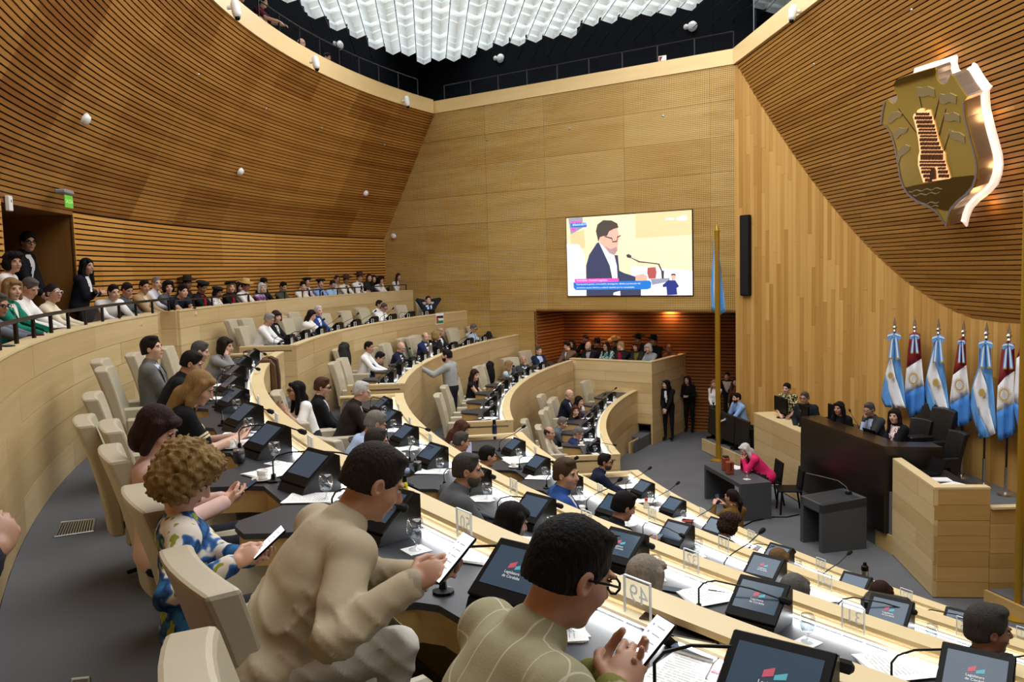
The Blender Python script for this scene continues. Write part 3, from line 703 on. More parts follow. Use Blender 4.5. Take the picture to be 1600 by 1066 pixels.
# ------------------------------------------------------------------ chairs
def mk_chair(mat, name):
    t = empty(name)
    Rb = rotx(R_(10))
    V = []; F = []; nx, nz = 6, 5                     # thick back, slightly dished, narrower to the foot
    for j in range(nz+1):
        for i in range(nx+1):
            u = i/nx*2-1; v = j/nz; wd = 0.25+0.035*v; yb = -0.26-0.05*(1-u*u)*0.6; th = 0.085+0.035*v
            zz = 0.34+0.80*v+(0.012*(1-u*u) if j == nz else 0)
            for side in (0, 1): V.append((u*wd, yb-(th if side else 0)-0.20*v*v*0.6-0.02*v, zz))
    ix = lambda i, j, s: (j*(nx+1)+i)*2+s
    for j in range(nz):
        for i in range(nx):
            F.append((ix(i, j, 0), ix(i+1, j, 0), ix(i+1, j+1, 0), ix(i, j+1, 0))[::-1]); F.append((ix(i, j, 1), ix(i+1, j, 1), ix(i+1, j+1, 1), ix(i, j+1, 1)))
    for j in range(nz): F += [(ix(0, j, 0), ix(0, j+1, 0), ix(0, j+1, 1), ix(0, j, 1))[::-1], (ix(nx, j, 0), ix(nx, j+1, 0), ix(nx, j+1, 1), ix(nx, j, 1))]
    for i in range(nx): F += [(ix(i, 0, 0), ix(i+1, 0, 0), ix(i+1, 0, 1), ix(i, 0, 1)), (ix(i, nz, 0), ix(i+1, nz, 0), ix(i+1, nz, 1), ix(i, nz, 1))[::-1]]
    b = mesh('backrest', V, F, M_[mat], t, smooth=False)
    bv = b.modifiers.new('bevel', 'BEVEL'); bv.width = 0.018; bv.segments = 2; bv.limit_method = 'ANGLE'
    m = MB(); m.rbox((0, 0.0, 0.42), (0.50, 0.54, 0.13), 0.035); m.build('seat', M_[mat], t)
    for s in (-1, 1):
        m = MB(); m.rbox((s*0.29, -0.01, 0.55), (0.075, 0.52, 0.22), 0.022); m.rbox((s*0.29, -0.16, 0.40), (0.07, 0.2, 0.24), 0.02); m.build('armrest', M_[mat], t)
    m = MB(); m.tube([(0, 0, .04), (0, 0, .37)], .03, 8); m.build('column', M_['black_metal'], t)
    m = MB()
    for k in range(5): a = 2*math.pi*k/5; m.tube([(0, 0, .06), (.28*math.cos(a), .28*math.sin(a), .03)], [.025, .016], 6)
    m.build('star_base', M_['black_metal'], t)
    return t
CH = mk_chair('beige_leather', 'conference_chair'); CHB = mk_chair('black_leather', 'conference_chair')
def chair(x, y, z, yaw, label, black=False, group='beige leather conference chairs'):
    """yaw: heading in degrees the sitter looks"""
    o = inst(CHB if black else CH, label, 'chair', 'black leather conference chairs' if black else group)
    o.location = (x, y, z); o.rotation_euler = (0, 0, R_(yaw-90)); return o
# ------------------------------------------------------------------ rails on the gallery and upstairs
def rail(label, pts_top, zlow, spacing=1, parent_name='railing', r=0.018):
    t = thing(parent_name, label, 'railing')
    m = MB(); m.tube(pts_top, r, 6); m.build('top_rail', M_['black_metal'], t)
    for p in pts_top[::spacing]:
        m = MB(); m.box((p[0], p[1], (p[2]+zlow)/2), (.03, .03, p[2]-zlow)); m.build('post', M_['black_metal'], t)
    return t
def arcpts(R, z, a0, a1, n): return [pol(R, a0+(a1-a0)*i/n, z) for i in range(n+1)]
rail('low black handrail on the gallery parapet beyond the aisle gap', arcpts(LEDGE_R+.12, LEDGE_Z+.17, 151.9, 181.9, 13), LEDGE_Z)
rail('low black handrail on the gallery parapet with thick posts before the doorway', arcpts(LEDGE_R+.12, LEDGE_Z+.21, 182.6, 214, 16), LEDGE_Z, r=0.022)
rail('thin black balustrade along the curved upper walkway', [p_+np.array([SHX, SHY, 0]) for p_ in arcpts(21.95, 10.50, 151.5, 215, 24)], 9.9, r=0.016)
rail('thin black balustrade along the straight upper walkway', [wall_pt(u, 10.42, .42) for u in np.linspace(-21.5, -12.4, 10)], 9.88, r=0.016)
# ------------------------------------------------------------------ big screen
plain('scr_bg', '#efdcb8', 0.5, emis=0.66); plain('scr_bg2', '#e6cb9c', 0.5, emis=0.6); plain('scr_white', '#f2f0fc', 0.5, emis=0.72); plain('scr_jacket', '#3a405c', 0.5, emis=0.75)
plain('scr_skin', '#d9a593', 0.5, emis=0.9); plain('scr_hair', '#4b423f', 0.5, emis=0.7); plain('scr_blue', '#1f6fc0', 0.5, emis=0.9); plain('scr_pink', '#ee4fb0', 0.5, emis=0.9)
plain('scr_mic', '#45404a', 0.5, emis=0.6); plain('scr_navy', '#27327a', 0.5, emis=0.8); plain('scr_red', '#a5544f', 0.5, emis=0.8); plain('scr_grey', '#8d90a4', 0.5, emis=0.8); plain('scr_beard', '#a98b8d', 0.5, emis=0.8)
sc_ = thing('video_screen', 'large lit video screen on the perforated wall showing a man speaking', 'screen')
SU0, SU1, SZ0, SZ1 = -17.0, -13.33, 3.975, 6.12
wall_panel(SU0-.02, SU1+.02, SZ0-.02, SZ1+.02, 'black_plastic', sc_, 'frame', -0.03, 0.0)
wall_panel(SU0, SU1, SZ0, SZ1, 'scr_bg', sc_, 'picture', -0.034, -0.031)
def scr(pts, mat, lvl, name='picture'):
    """pts in the crop's pixels of the screen: (133..1190, 95..815) -> place on the wall"""
    P = []
    for x, y in pts:
        fx = (x-140)/(1188-140); top = 163-68*fx; bot = 815-10*fx; fz = (bot-y)/(bot-top)
        P.append(wall_pt(SU0+(SU1-SU0)*min(1, max(0, fx)), SZ0+(SZ1-SZ0)*min(1, max(0, fz)), -0.034-0.0015*lvl))
    m = MB(); m.poly3(P, [p+WN*0.0012 for p in P]); return m.build(name, M_[mat], sc_)
scr([(135, 380), (250, 380), (300, 470), (310, 815), (150, 815)], 'scr_white', 1); scr([(170, 290), (300, 260), (310, 410), (260, 420), (180, 380)], 'scr_bg2', 1)
scr([(700, 560), (1188, 600), (1192, 805), (780, 810), (700, 700)], 'scr_white', 1); scr([(740, 100), (1185, 95), (1188, 300), (740, 330)], 'scr_bg2', 0.5)
scr([(160, 165), (290, 155), (290, 240), (180, 300)], 'scr_grey', 1)
scr([(310, 812), (312, 560), (340, 470), (410, 370), (440, 360), (500, 420), (560, 470), (590, 470), (600, 600), (640, 620), (735, 650), (735, 690), (780, 700), (778, 808)], 'scr_jacket', 2)
scr([(430, 365), (470, 360), (560, 470), (580, 560), (585, 690), (545, 690), (520, 560), (470, 450)], 'scr_white', 3)
scr([(430, 300), (470, 290), (520, 250), (590, 240), (605, 320), (592, 380), (588, 430), (560, 470), (520, 455), (470, 400), (440, 375)], 'scr_skin', 4)
scr([(480, 395), (530, 420), (580, 400), (588, 430), (560, 470), (520, 455)], 'scr_beard', 5)
scr([(405, 270), (420, 215), (470, 178), (540, 180), (590, 205), (600, 240), (560, 250), (520, 270), (500, 310), (470, 310), (440, 320), (425, 360)], 'scr_hair', 5)
scr([(480, 310), (545, 325), (550, 355), (582, 350), (588, 315), (620, 300), (618, 308), (592, 325), (586, 360), (548, 364), (540, 335), (480, 318)], 'scr_mic', 6)
scr([(735, 640), (800, 625), (835, 650), (830, 685), (735, 690)], 'scr_skin', 3); scr([(835, 575), (900, 570), (908, 610), (900, 665), (845, 668), (832, 620)], 'scr_red', 3)
scr([(660, 470), (680, 460), (705, 475), (700, 495), (670, 490)], 'scr_mic', 4); scr([(700, 488), (770, 520), (850, 530), (930, 540), (955, 600), (945, 605), (922, 548), (850, 538), (765, 530), (700, 494)], 'scr_mic', 4)
scr([(945, 600), (968, 600), (965, 665), (948, 665)], 'scr_mic', 4); scr([(860, 670), (1010, 660), (1010, 690), (870, 720)], 'scr_grey', 2)
scr([(955, 720), (1000, 680), (1055, 680), (1085, 730), (1065, 745), (1070, 800), (990, 805), (985, 735), (958, 738)], 'scr_navy', 4); scr([(1022, 640), (1040, 625), (1060, 640), (1056, 675), (1030, 680)], 'scr_skin', 5); scr([(1020, 640), (1030, 624), (1055, 624), (1062, 645), (1045, 636)], 'scr_hair', 6)
scr([(208, 672), (590, 663), (597, 675), (592, 692), (210, 706)], 'scr_pink', 7); scr([(195, 700), (850, 682), (865, 700), (860, 745), (830, 756), (215, 765), (197, 745)], 'scr_blue', 6)
scr([(182, 207), (320, 198), (330, 215), (322, 236), (184, 240)], 'scr_blue', 6); scr([(182, 190), (280, 186), (280, 196), (182, 202)], 'scr_pink', 6); scr([(185, 246), (225, 244), (225, 266), (190, 268)], 'scr_pink', 6)
scr([(1070, 160), (1100, 150), (1115, 140), (1150, 145), (1150, 180), (1115, 185), (1072, 178)], 'scr_white', 6); scr([(985, 165), (1050, 160), (1050, 175), (985, 180)], 'scr_white', 6)
scr([(545, 805), (550, 785), (605, 770), (607, 810)], 'scr_white', 6)
def scr_text(s, x, y, size):
    fx = (x-140)/(1188-140); top = 163-68*fx; bot = 815-10*fx; fz = (bot-y)/(bot-top)
    t = text(s, size, 'scr_white', sc_, align='LEFT'); p = wall_pt(SU0+(SU1-SU0)*fx, SZ0+(SZ1-SZ0)*fz, -0.05)
    t.location = p; t.rotation_euler = (math.pi/2, 0, TH)
scr_text('la propuesta la gestión, conservación, investigación, difusión y promoción del', 225, 717, 0.062); scr_text('patrimonio natural, histórico y cultural vinculado por las comunidades', 225, 746, 0.062)
scr_text('Autoridades - Comisión Legislativa', 225, 685, 0.068); scr_text('#SesiónEnVivo', 200, 219, 0.09)
# ------------------------------------------------------------------ crest on the leaning wall
def plane_at(px, py, off): return at_plane(px, py, SN, SD-off*SL)
cc = lambda L: [(1360+x/3.4375, 70+y/3.4375) for x, y in L]
CR_OUT = cc([(150,180),(240,152),(345,120),(352,135),(350,160),(358,190),(375,210),(395,215),(412,205),(420,185),(430,160),(445,170),(480,230),(510,272),(520,280),(506,300),(508,340),(512,390),(525,440),(540,500),(560,570),(573,620),(578,670),(572,720),(555,770),(520,810),(470,850),(435,890),(420,930),(410,978),(395,960),(365,910),(320,875),(250,845),(205,810),(175,765),(160,720),(148,650),(140,600),(128,540),(110,480),(78,430),(55,425),(62,360),(75,300),(92,290),(105,310),(122,318),(138,308),(146,285),(140,262),(127,250),(128,215),(145,205)])
cr = thing('crest', 'golden mirrored shield with a tower on the leaning slatted wall', 'crest')
plain('gold_mirror', '#c2aa58', 0.2, 0.55); plain('halo', (1.0, 0.72, 0.52), 0.5, emis=1.5); plain('halo_white', (1.0, 0.86, 0.76), 0.5, emis=0.55); plain('brushed', '#b9b0a4', 0.35, 0.85); plain('glow_copper', (1.0, 0.5, 0.24), 0.4, emis=1.0)
plain('dark_copper', '#6d5039', 0.25, 0.8); plain('gold_dull', '#a79a72', 0.4, 0.5); plain('crest_edge', '#9d97a8', 0.3, 0.6)
Fp = [plane_at(x, y, 0.42) for x, y in CR_OUT]; cen = sum(Fp)/len(Fp)
def shifted(P, sc, d): return [cen+(p-cen)*sc+SN/SL*d for p in P]
m = MB(); m.poly3(Fp[::-1], shifted(Fp, 1, 0.03)[::-1]); m.build('face', M_['gold_mirror'], cr)
n_ = len(Fp); a_, b_ = shifted(Fp, 1.0, 0.03), shifted(Fp, 1.0, 0.24)
mesh('side_band', a_+b_, [(i, (i+1) % n_, n_+(i+1) % n_, n_+i) for i in range(n_)], M_['brushed'], cr)
m = MB(); m.poly3(shifted(Fp, 1.07, 0.31)[::-1], shifted(Fp, 1.07, 0.34)[::-1]); m.build('back_plate', M_['halo_white'], cr)
ia, ib = shifted(Fp, 1.0, 0.25), shifted(Fp, 1.02, 0.30)
mesh('light_line', ia+ib, [(i, n_+i, n_+(i+1) % n_, (i+1) % n_) for i in range(n_)], M_['halo'], cr)
ra, rb = shifted(Fp, 1.0, -0.012), shifted(Fp, 0.965, -0.012)
mesh('rim', ra+rb, [(i, (i+1) % n_, n_+(i+1) % n_, n_+i) for i in range(14, n_-10)], M_['crest_edge'], cr)
def crest_poly(L, mat, name, d0=-0.01, d1=0.0, par=cr):
    P = [plane_at(x, y, 0.42) for x, y in cc(L)]; m = MB(); m.poly3([p+SN/SL*d0 for p in P][::-1], [p+SN/SL*d1 for p in P][::-1]); return m.build(name, M_[mat], par)
TW = [(235,385),(240,370),(255,368),(258,350),(275,340),(290,345),(292,360),(308,350),(325,352),(330,375),(340,398),(352,440),(365,500),(385,560),(402,582),(405,625),(418,670),(432,717),(290,738),(275,690),(262,645),(262,600),(270,570),(262,500),(252,450),(243,415)]
tw = crest_poly(TW, 'glow_copper', 'tower', -0.02, 0.0)
st = MB(); rn = random.Random(9)
def lerp_edge(y):
    xs = []
    for (x0, y0), (x1, y1) in zip(TW, TW[1:]+TW[:1]):
        if (y0-y)*(y1-y) <= 0 and y0 != y1: xs.append(x0+(x1-x0)*(y-y0)/(y1-y0))
    return min(xs), max(xs)
y = 362
while y < 726:
    h = rn.choice((16, 19, 22)) if not 580 < y < 600 else 34
    x0, x1 = lerp_edge(y+h/2); x = x0+3+rn.uniform(0, 8)
    while x < x1-10:
        wd = min(rn.uniform(10, 22), x1-3-x)
        if wd > 6 and not (330 < x+wd/2 < 362 and y > 650):
            sk = -0.10*1
            L = [(x+2.4, y+2.4), (x+wd-2.4, y+2.4-0.22*wd*0.3), (x+wd-2.4, y+h-2.4-0.22*wd*.3), (x+2.4, y+h-2.4)]
            P = [plane_at(px, py, 0.44) for px, py in cc(L)]; st.poly3([p-SN/SL*0.02 for p in P][::-1], [p+SN/SL*.002 for p in P][::-1])
        x += wd
    y += h
o = st.build('stones', M_['dark_copper'], tw); o['kind'] = 'stuff'
crest_poly([(332, 722), (332, 680), (340, 655), (352, 655), (360, 675), (362, 718)], 'dark_copper', 'gateway', -0.04, -0.02)
for L in ([(248,225),(280,230),(310,222),(345,238),(350,282),(315,270),(285,280),(255,275)], [(375,262),(400,268),(430,258),(465,275),(462,318),(430,305),(400,318),(372,310)], [(398,365),(420,372),(450,362),(480,378),(484,415),(455,405),(430,412),(402,405)], [(425,455),(450,468),(480,470),(508,490),(510,530),(480,515),(455,510),(430,498)],
          [(98,390),(120,362),(150,358),(172,365),(168,385),(140,395),(115,418),(95,418)], [(130,470),(155,445),(185,450),(205,445),(195,470),(165,482),(145,505),(130,500)], [(148,575),(170,545),(190,535),(212,545),(215,560),(195,580),(165,600),(155,635),(145,635)]): crest_poly(L, 'gold_dull', 'etched_flag')
for L in ([(250,225),(254,225),(282,350),(278,350)], [(376,262),(380,262),(345,405),(340,400)], [(430,455),(434,455),(398,570),(394,566)], [(404,345),(408,345),(372,490),(368,480)], [(150,345),(154,342),(250,470),(246,474)]): crest_poly(L, 'dark_copper', 'etched_line', -0.004)
plain('gold_ground', '#6d5a1c', 0.3, 0.9)
crest_poly([(180,768),(250,752),(330,740),(440,712),(555,700),(572,720),(555,770),(520,808),(470,848),(432,885),(400,890),(370,880),(320,868),(250,838),(205,805)], 'gold_ground', 'ground')
for y0 in (785, 805, 850, 868):
    L = [(210+(y0-785)*1.2+k*12, y0+5*math.sin(k*1.4)-k*1.3) for k in range(int(16-(y0-785)/9))]; crest_poly(L+[(x, y+5) for x, y in L[::-1]], 'gold_dull', 'ripple', -0.016, -0.01)
crest_poly([(150,182),(345,122),(350,150),(330,165),(240,190),(135,222),(130,215)], 'gold_ground', 'scroll', -0.03, 0)
l = bpy.data.lights.new('crest_lamp', 'POINT'); l.energy = 2.5; l.color = (1, .55, .25); l.shadow_soft_size = .1
for px, py in ((1545, 180), (1560, 260), (1540, 320), (1460, 90)):
    o = bpy.data.objects.new('crest_lamp', l); COL.objects.link(o); o.location = plane_at(px, py, 0.13)
# ================================================================== stage
DZ = 1.0
m = MB(); m.prism([(-11.3, 2.3), (-11.33, 0.5), (-10.85, -2.55), (-11.05, -4.15), (-9.3, -4.25), (-8.6, -9.5), (-7.5, -9.5), (-7.5, 2.3)], 0.0, DZ); struct(m.build('floor', M_['carpet']))
m = MB(); m.prism([(-11.05, 4.2), (-11.3, 2.35), (-7.6, 2.35), (-7.6, 4.2)], 0.0, 0.5); struct(m.build('floor', M_['carpet']))
def wall_from(p0, p1, z0, z1, mat, par, name='panel', th=0.06):
    p0 = np.array([p0[0], p0[1], 0.]); p1 = np.array([p1[0], p1[1], 0.]); d = (p1-p0)/np.linalg.norm(p1-p0); nn = np.array([-d[1], d[0], 0])*th
    F = [p0+[0,0,z0], p1+[0,0,z0], p1+[0,0,z1], p0+[0,0,z1]]; m = MB(); m.poly3(F, [f+nn for f in F]); return m.build(name, M_[mat], par)
# the president's black desk
t = thing('presidential_desk', 'large black presidential desk with sloping prow and dark brown top', 'desk')
a, b, c = (-11.33, 0.50), (-10.96, -2.33), (-10.10, -2.49)
BT = 1.74
m = MB(); m.prism([a, b, c, (-10.1, -2.1), (-10.62, -2.0), (-10.95, 0.6)][::-1], BT-0.05, BT); m.build('desk_top', M_['dais_top'], t)
wall_from(a, b, 0.3, BT-0.05, 'dais_black', t, 'front_panel', 0.05); wall_from(b, c, 0.3, BT-0.05, 'dais_black', t, 'side_panel', 0.05)
wall_from((-10.7, 0.7), a, DZ-.4, BT-0.05, 'dais_black', t, 'side_panel', 0.05)
m = MB(); m.prism([(-10.95, 0.6), (-10.62, -2.0), (-10.1, -2.1), (-9.95, -2.0), (-10.35, 0.7)][::-1], BT-0.2, BT-0.16); m.build('work_top', M_['dais_top'], t)
wall_from((-11.2, 0.5), (-10.88, -2.55), 0.0, 0.3, 'dais_wood', t, 'plinth', 0.06)
# timber desks on both sides
t = thing('side_desk', 'pale timber side desk with computer screens next to the black presidential desk', 'desk')
p0, p1 = (-11.57, 2.84), (-11.33, 0.52)
flat_boards((p0[0], p0[1], 0), (p1[0], p1[1], 0), 0.02, 1.40, 'desk_wood', t, 0.28, 2.0, seed=31)
m = MB(); m.prism([p0, p1, (-10.9, 0.6), (-11.1, 2.9)][::-1], 1.40, 1.425); m.build('top', M_['cap_wood'], t)
flat_boards((-11.05, 2.95, 0), (p0[0], p0[1], 0), 0.3, 1.40, 'desk_wood', t, 0.28, 2.0, seed=32)
t = thing('side_desk', 'pale timber side desk with papers and laptop beside the stage steps', 'desk')
q0, q1, q2 = (-10.89, -2.47), (-11.12, -4.25), (-10.38, -4.32)
flat_boards((q0[0], q0[1], 0), (q1[0], q1[1], 0), 0.01, 1.55, 'desk_wood', t, 0.26, 1.9, seed=33)
flat_boards((q1[0], q1[1], 0), (q2[0], q2[1], 0), 0.01, 1.55, 'dais_wood', t, 0.21, 1.0, seed=34)
for P in ([q0, q1, (-10.95, -4.1), (-10.74, -2.45)], [q1, q2, (-10.37, -4.17), (-10.95, -4.1)]):
    m = MB(); m.prism(P[::-1], 1.55, 1.58); m.build('top', M_['cap_wood'], t)
m = MB(); m.prism([(-10.74, -2.5), (-10.95, -4.1), (-10.3, -4.15), (-10.1, -2.6)][::-1], 1.36, 1.40); m.build('work_top', M_['dais_top'], t)
flat_boards((-10.38, -4.33, 0), (-9.3, -4.38, 0), 0.01, 1.28, 'dais_wood', t, 0.21, 1.0, seed=35)
m = MB(); m.box((-9.84, -4.31, 1.295), (1.08, .14, .03)); m.build('top', M_['cap_wood'], t)
# stage side steps
stp = struct(empty('trim_3'))
for k, (px, py, z) in enumerate(((1537, 921, .22),)):
    e = at_z(px, py, z); x0, y0 = e[0], e[1]
    m = MB(); m.prism([(x0+.06, y0), (x0+.3, y0-.9), (x0+2.2, y0-.9), (x0+2.2, y0)][::-1], 0.0, z); m.build('step', M_['carpet'], stp)
    flat_boards((x0, y0, 0), (x0+.24, y0-.95, 0), 0.0, z-.005, 'dais_wood', stp, 0.22, 1.5, seed=40+k)
# low plinth with folded black seats
t = thing('seat_platform', 'low pale timber platform under the row of black folding seats', 'platform')
h0, h1 = (-12.15, 5.45), (-11.62, 2.95)
flat_boards((h0[0], h0[1], 0), (h1[0], h1[1], 0), 0.01, 0.32, 'desk_wood', t, 0.3, 2.0, seed=36)
m = MB(); m.prism([(h0[0]+.055, h0[1]), (h1[0]+.055, h1[1]), (-9.9, 2.95), (-10.7, 5.2)][::-1], 0.0, 0.325); m.build('deck', M_['carpet'], t)
def folding_seat(p, yaw, label):
    t = thing('folding_seat', label, 'seat', (p[0], p[1], 0.325), yaw, 'black folding seats'); 
    m = MB(); m.rbox((0, 0, 0.47), (.66, .06, .66), .02, rotx(-.06)); m.build('backrest', M_['black_leather'], t)
    m = MB(); m.rbox((0, .26, .45), (.5, .46, .08), .02); m.build('seat', M_['black_leather'], t)
    for s in (-1, 1):
        m = MB(); m.box((s*.3, .1, .3), (.05, .1, .6)); m.box((s*.3, .12, .03), (.06, .42, .05)); m.build('leg', M_['black_metal'], t)
    return t
hd = np.array([h1[0]-h0[0], h1[1]-h0[1]]); hL = np.linalg.norm(hd); hd /= hL; hy = math.atan2(hd[1], hd[0])
for k, w_ in enumerate(('front row of black seats, the one by the well floor', 'front row of black seats, the middle one beside the pole', 'front row of black seats, the one against the timber desk')):
    p = np.array(h0)+hd*(0.38+0.72*k)+np.array([.18, .03]); folding_seat(p, hy, w_)
for k, w_ in enumerate(('rear row of black seats, behind the man in light blue', 'rear row of black seats, nearest the timber wall')):
    p = np.array(h0)+hd*(1.0+.72*k)+np.array([1.25, .2]); folding_seat(p, hy+math.pi, w_)
# ------------------------------------------------------------------ well: table, lectern, chairs, brass pole
t = thing('table', 'dark grey slab table in the well where the woman in pink sits', 'table')
T0, T1, T2, T3 = np.array([-13.09, 1.08]), np.array([-12.79, -0.53]), np.array([-12.19, -0.42]), np.array([-12.48, 1.19])
m = MB(); m.prism([T0, T1, T2, T3], 0.62, 0.70); m.build('top', M_['charcoal'], t)
d = (T0-T1)/np.linalg.norm(T0-T1)*.08
for q in ([T1, T2, T2+d, T1+d], [T0, T0-d, T3-d, T3]):
    m = MB(); m.prism(q if q[0] is T1 else q, 0, 0.62); m.build('leg', M_['charcoal'], t)
t = thing('lectern', 'dark grey block lectern with a hollow side and thin microphone', 'lectern')
L0, L1, L2 = np.array([-12.10, -1.70]), np.array([-11.96, -2.33]), np.array([-11.17, -2.17]); L3 = L0+L2-L1
tz = lambda p: 0.79+0.07*max(0, min(1, ((p-L1)@(L2-L1))/((L2-L1)@(L2-L1))))
def slab(q, lo, name, mat='charcoal', lift=0.0, up=None):
    V = [(p[0], p[1], lo if not callable(lo) else lo(p)) for p in q]+[(p[0], p[1], (tz(p)+lift) if up is None else up) for p in q]; n = 4
    m = MB(); m.add(V, [(3,2,1,0), (4,5,6,7)]+[(i, (i+1) % n, n+(i+1) % n, n+i) for i in range(n)]); return m.build(name, M_[mat], t)
e1 = (L1-L0)/np.linalg.norm(L1-L0)*.09
slab([L1-e1, L1, L2, L2-e1], 0.0, 'side_panel'); slab([L0, L0+e1, L3+e1, L3], 0.0, 'side_panel'); slab([L0, L1, L2, L3], lambda p: tz(p)-.14, 'top', 'charcoal')
s_ = (L2-L1)*.06; slab([L0+s_-e1*.0+(L1-L0)*.08, L1+s_-(L1-L0)*.08, L2-s_*1.6-(L1-L0)*.08, L3-s_*1.6+(L1-L0)*.08], lambda p: tz(p)+.0005, 'inlay', 'desk_black', .003)
q = [(L0+L2)/2+np.array([.28, .05])]
c0 = np.array([q[0][0], q[0][1], .86]); m = MB(); m.lathe([(.06, 0), (.05, .03), (.0, .035)], c0, 10); m.build('base', M_['black_plastic'], t)
m = MB(); m.tube([c0+[0,0,.03], c0+[-.02,.05,.10], c0+[-.1,.2,.17], c0+[-.3,.5,.18], c0+[-.45,.75,.175]], .006, 6); m.build('microphone', M_['steel'], t)
def side_chair(x, y, yaw, label):
    t = thing('side_chair', label, 'chair', (x, y, 0), yaw, 'black side chairs in the well')
    m = MB(); m.rbox((0, -.2, .62), (.44, .035, .46), .012, rotx(.12)); m.build('backrest', M_['black_plastic'], t)
    m = MB(); m.rbox((0, .02, .45), (.45, .44, .035), .012); m.build('seat', M_['black_plastic'], t)
    for sx in (-1, 1):
        for sy in (-1, 1):
            m = MB(); m.tube([(sx*.19, sy*.17, .44), (sx*.22, sy*.22-.02, 0)], .018, 6); m.build('leg', M_['black_plastic'], t)
side_chair(-11.72, 0.0, R_(82), 'empty black moulded chair beside the grey table'); side_chair(-11.93, .62, R_(92), 'black moulded chair under the woman in pink')
t = thing('flagpole', 'tall brass flagpole standing in the well before the black seats', 'flagpole', (-12.0, 4.33, 0))
m = MB(); m.tube([(0, 0, 0), (0, 0, 5.5)], .062, 12); m.build('pole', M_['brass'], t)
m = MB(); m.lathe([(.075, 5.5), (.075, 5.54), (.05, 5.56), (0.0, 5.75)], n=12); m.build('spear_tip', M_['brass'], t)
m = MB(); m.lathe([(.2, 0), (.2, .02), (.07, .05)], n=16); m.build('foot', M_['brass'], t)
p = at_z(1590, 966, 0); t = thing('flagpole', 'brass flagpole at the stage steps at the photo edge', 'flagpole', (p[0], p[1], 0))
m = MB(); m.tube([(0, 0, 0), (0, 0, 5.5)], .05, 12); m.build('pole', M_['brass'], t); m = MB(); m.lathe([(.2, 0), (.2, .02), (.07, .05)], n=16); m.build('foot', M_['brass'], t); m = MB(); m.lathe([(.06, 5.5), (.06, 5.54), (0.0, 5.75)], n=12); m.build('spear_tip', M_['brass'], t)
# ------------------------------------------------------------------ flags
plain('sky_blue', '#5f9fe0', 0.7); plain('flag_white', '#e9ebef', 0.7); plain('flag_red', '#8c1c22', 0.7); plain('flag_blue', '#4287d6', 0.7); plain('fringe', '#a98a3a', 0.6); plain('sun_gold', '#b79a52', 0.55); plain('pole_dark', '#1b1917', 0.35)
plain('silver', '#c4c2bd', 0.2, 0.9)
def band(par, lines, mats, place_f, name='cloth_band', nu=4, depth=0.05, ph=0.0, th=.01):
    """strips of cloth between neighbouring polylines; place_f(x, y, off) -> world"""
    for k in range(len(lines)-1):
        A, B = lines[k], lines[k+1]; n = 14; V = []; F = []
        def at(L, t):
            L = np.array(L, float); s = np.linspace(0, 1, len(L)); return np.array([np.interp(t, s, L[:, 0]), np.interp(t, s, L[:, 1])])
        for i in range(n+1):
            for j in range(nu+1):
                p = at(A, i/n)*(1-j/nu)+at(B, i/n)*(j/nu); off = depth*math.sin(p[0]*0.42+ph+p[1]*0.012)
                V.append(place_f(p[0], p[1], off))
        F = [(i*(nu+1)+j, i*(nu+1)+j+1, (i+1)*(nu+1)+j+1, (i+1)*(nu+1)+j) for i in range(n) for j in range(nu)]
        o = mesh(name, V, F, M_[mats[k]], par, smooth=True); s = o.modifiers.new('thickness', 'SOLIDIFY'); s.thickness = th
def flag_place(cx, cy, ang_=None):
    """vertical plane through (cx, cy) square to the view of it"""
    a_ = R_(8 if ang_ is None else ang_); nrm = np.array([math.cos(a_), math.sin(a_), 0])
    return lambda x, y, off=0.0: at_plane(x, y, nrm, nrm@np.array([cx, cy, 0])+off)
def sun(par, P, x, y, r, ring, rays=24, sq=0.8):
    m = MB(); V = []; n = rays*2
    c = P(x, y, -.075)
    for i in range(n):
        a = 2*math.pi*i/n; rr = r if i % 2 == 0 else r*0.58; V.append(P(x+rr*sq*math.cos(a), y+rr*math.sin(a), -.075))
    if ring:
        V2 = [P(x+r*.5*sq*math.cos(2*math.pi*i/n), y+r*.5*math.sin(2*math.pi*i/n), -.075) for i in range(n)]
        mesh('sun_emblem', V+V2, [(i, (i+1) % n, n+(i+1) % n, n+i) for i in range(n)], M_['sun_gold'], par)
    else: mesh('sun_emblem', V+[c], [(i, (i+1) % n, n) for i in range(n)], M_['sun_gold'], par)
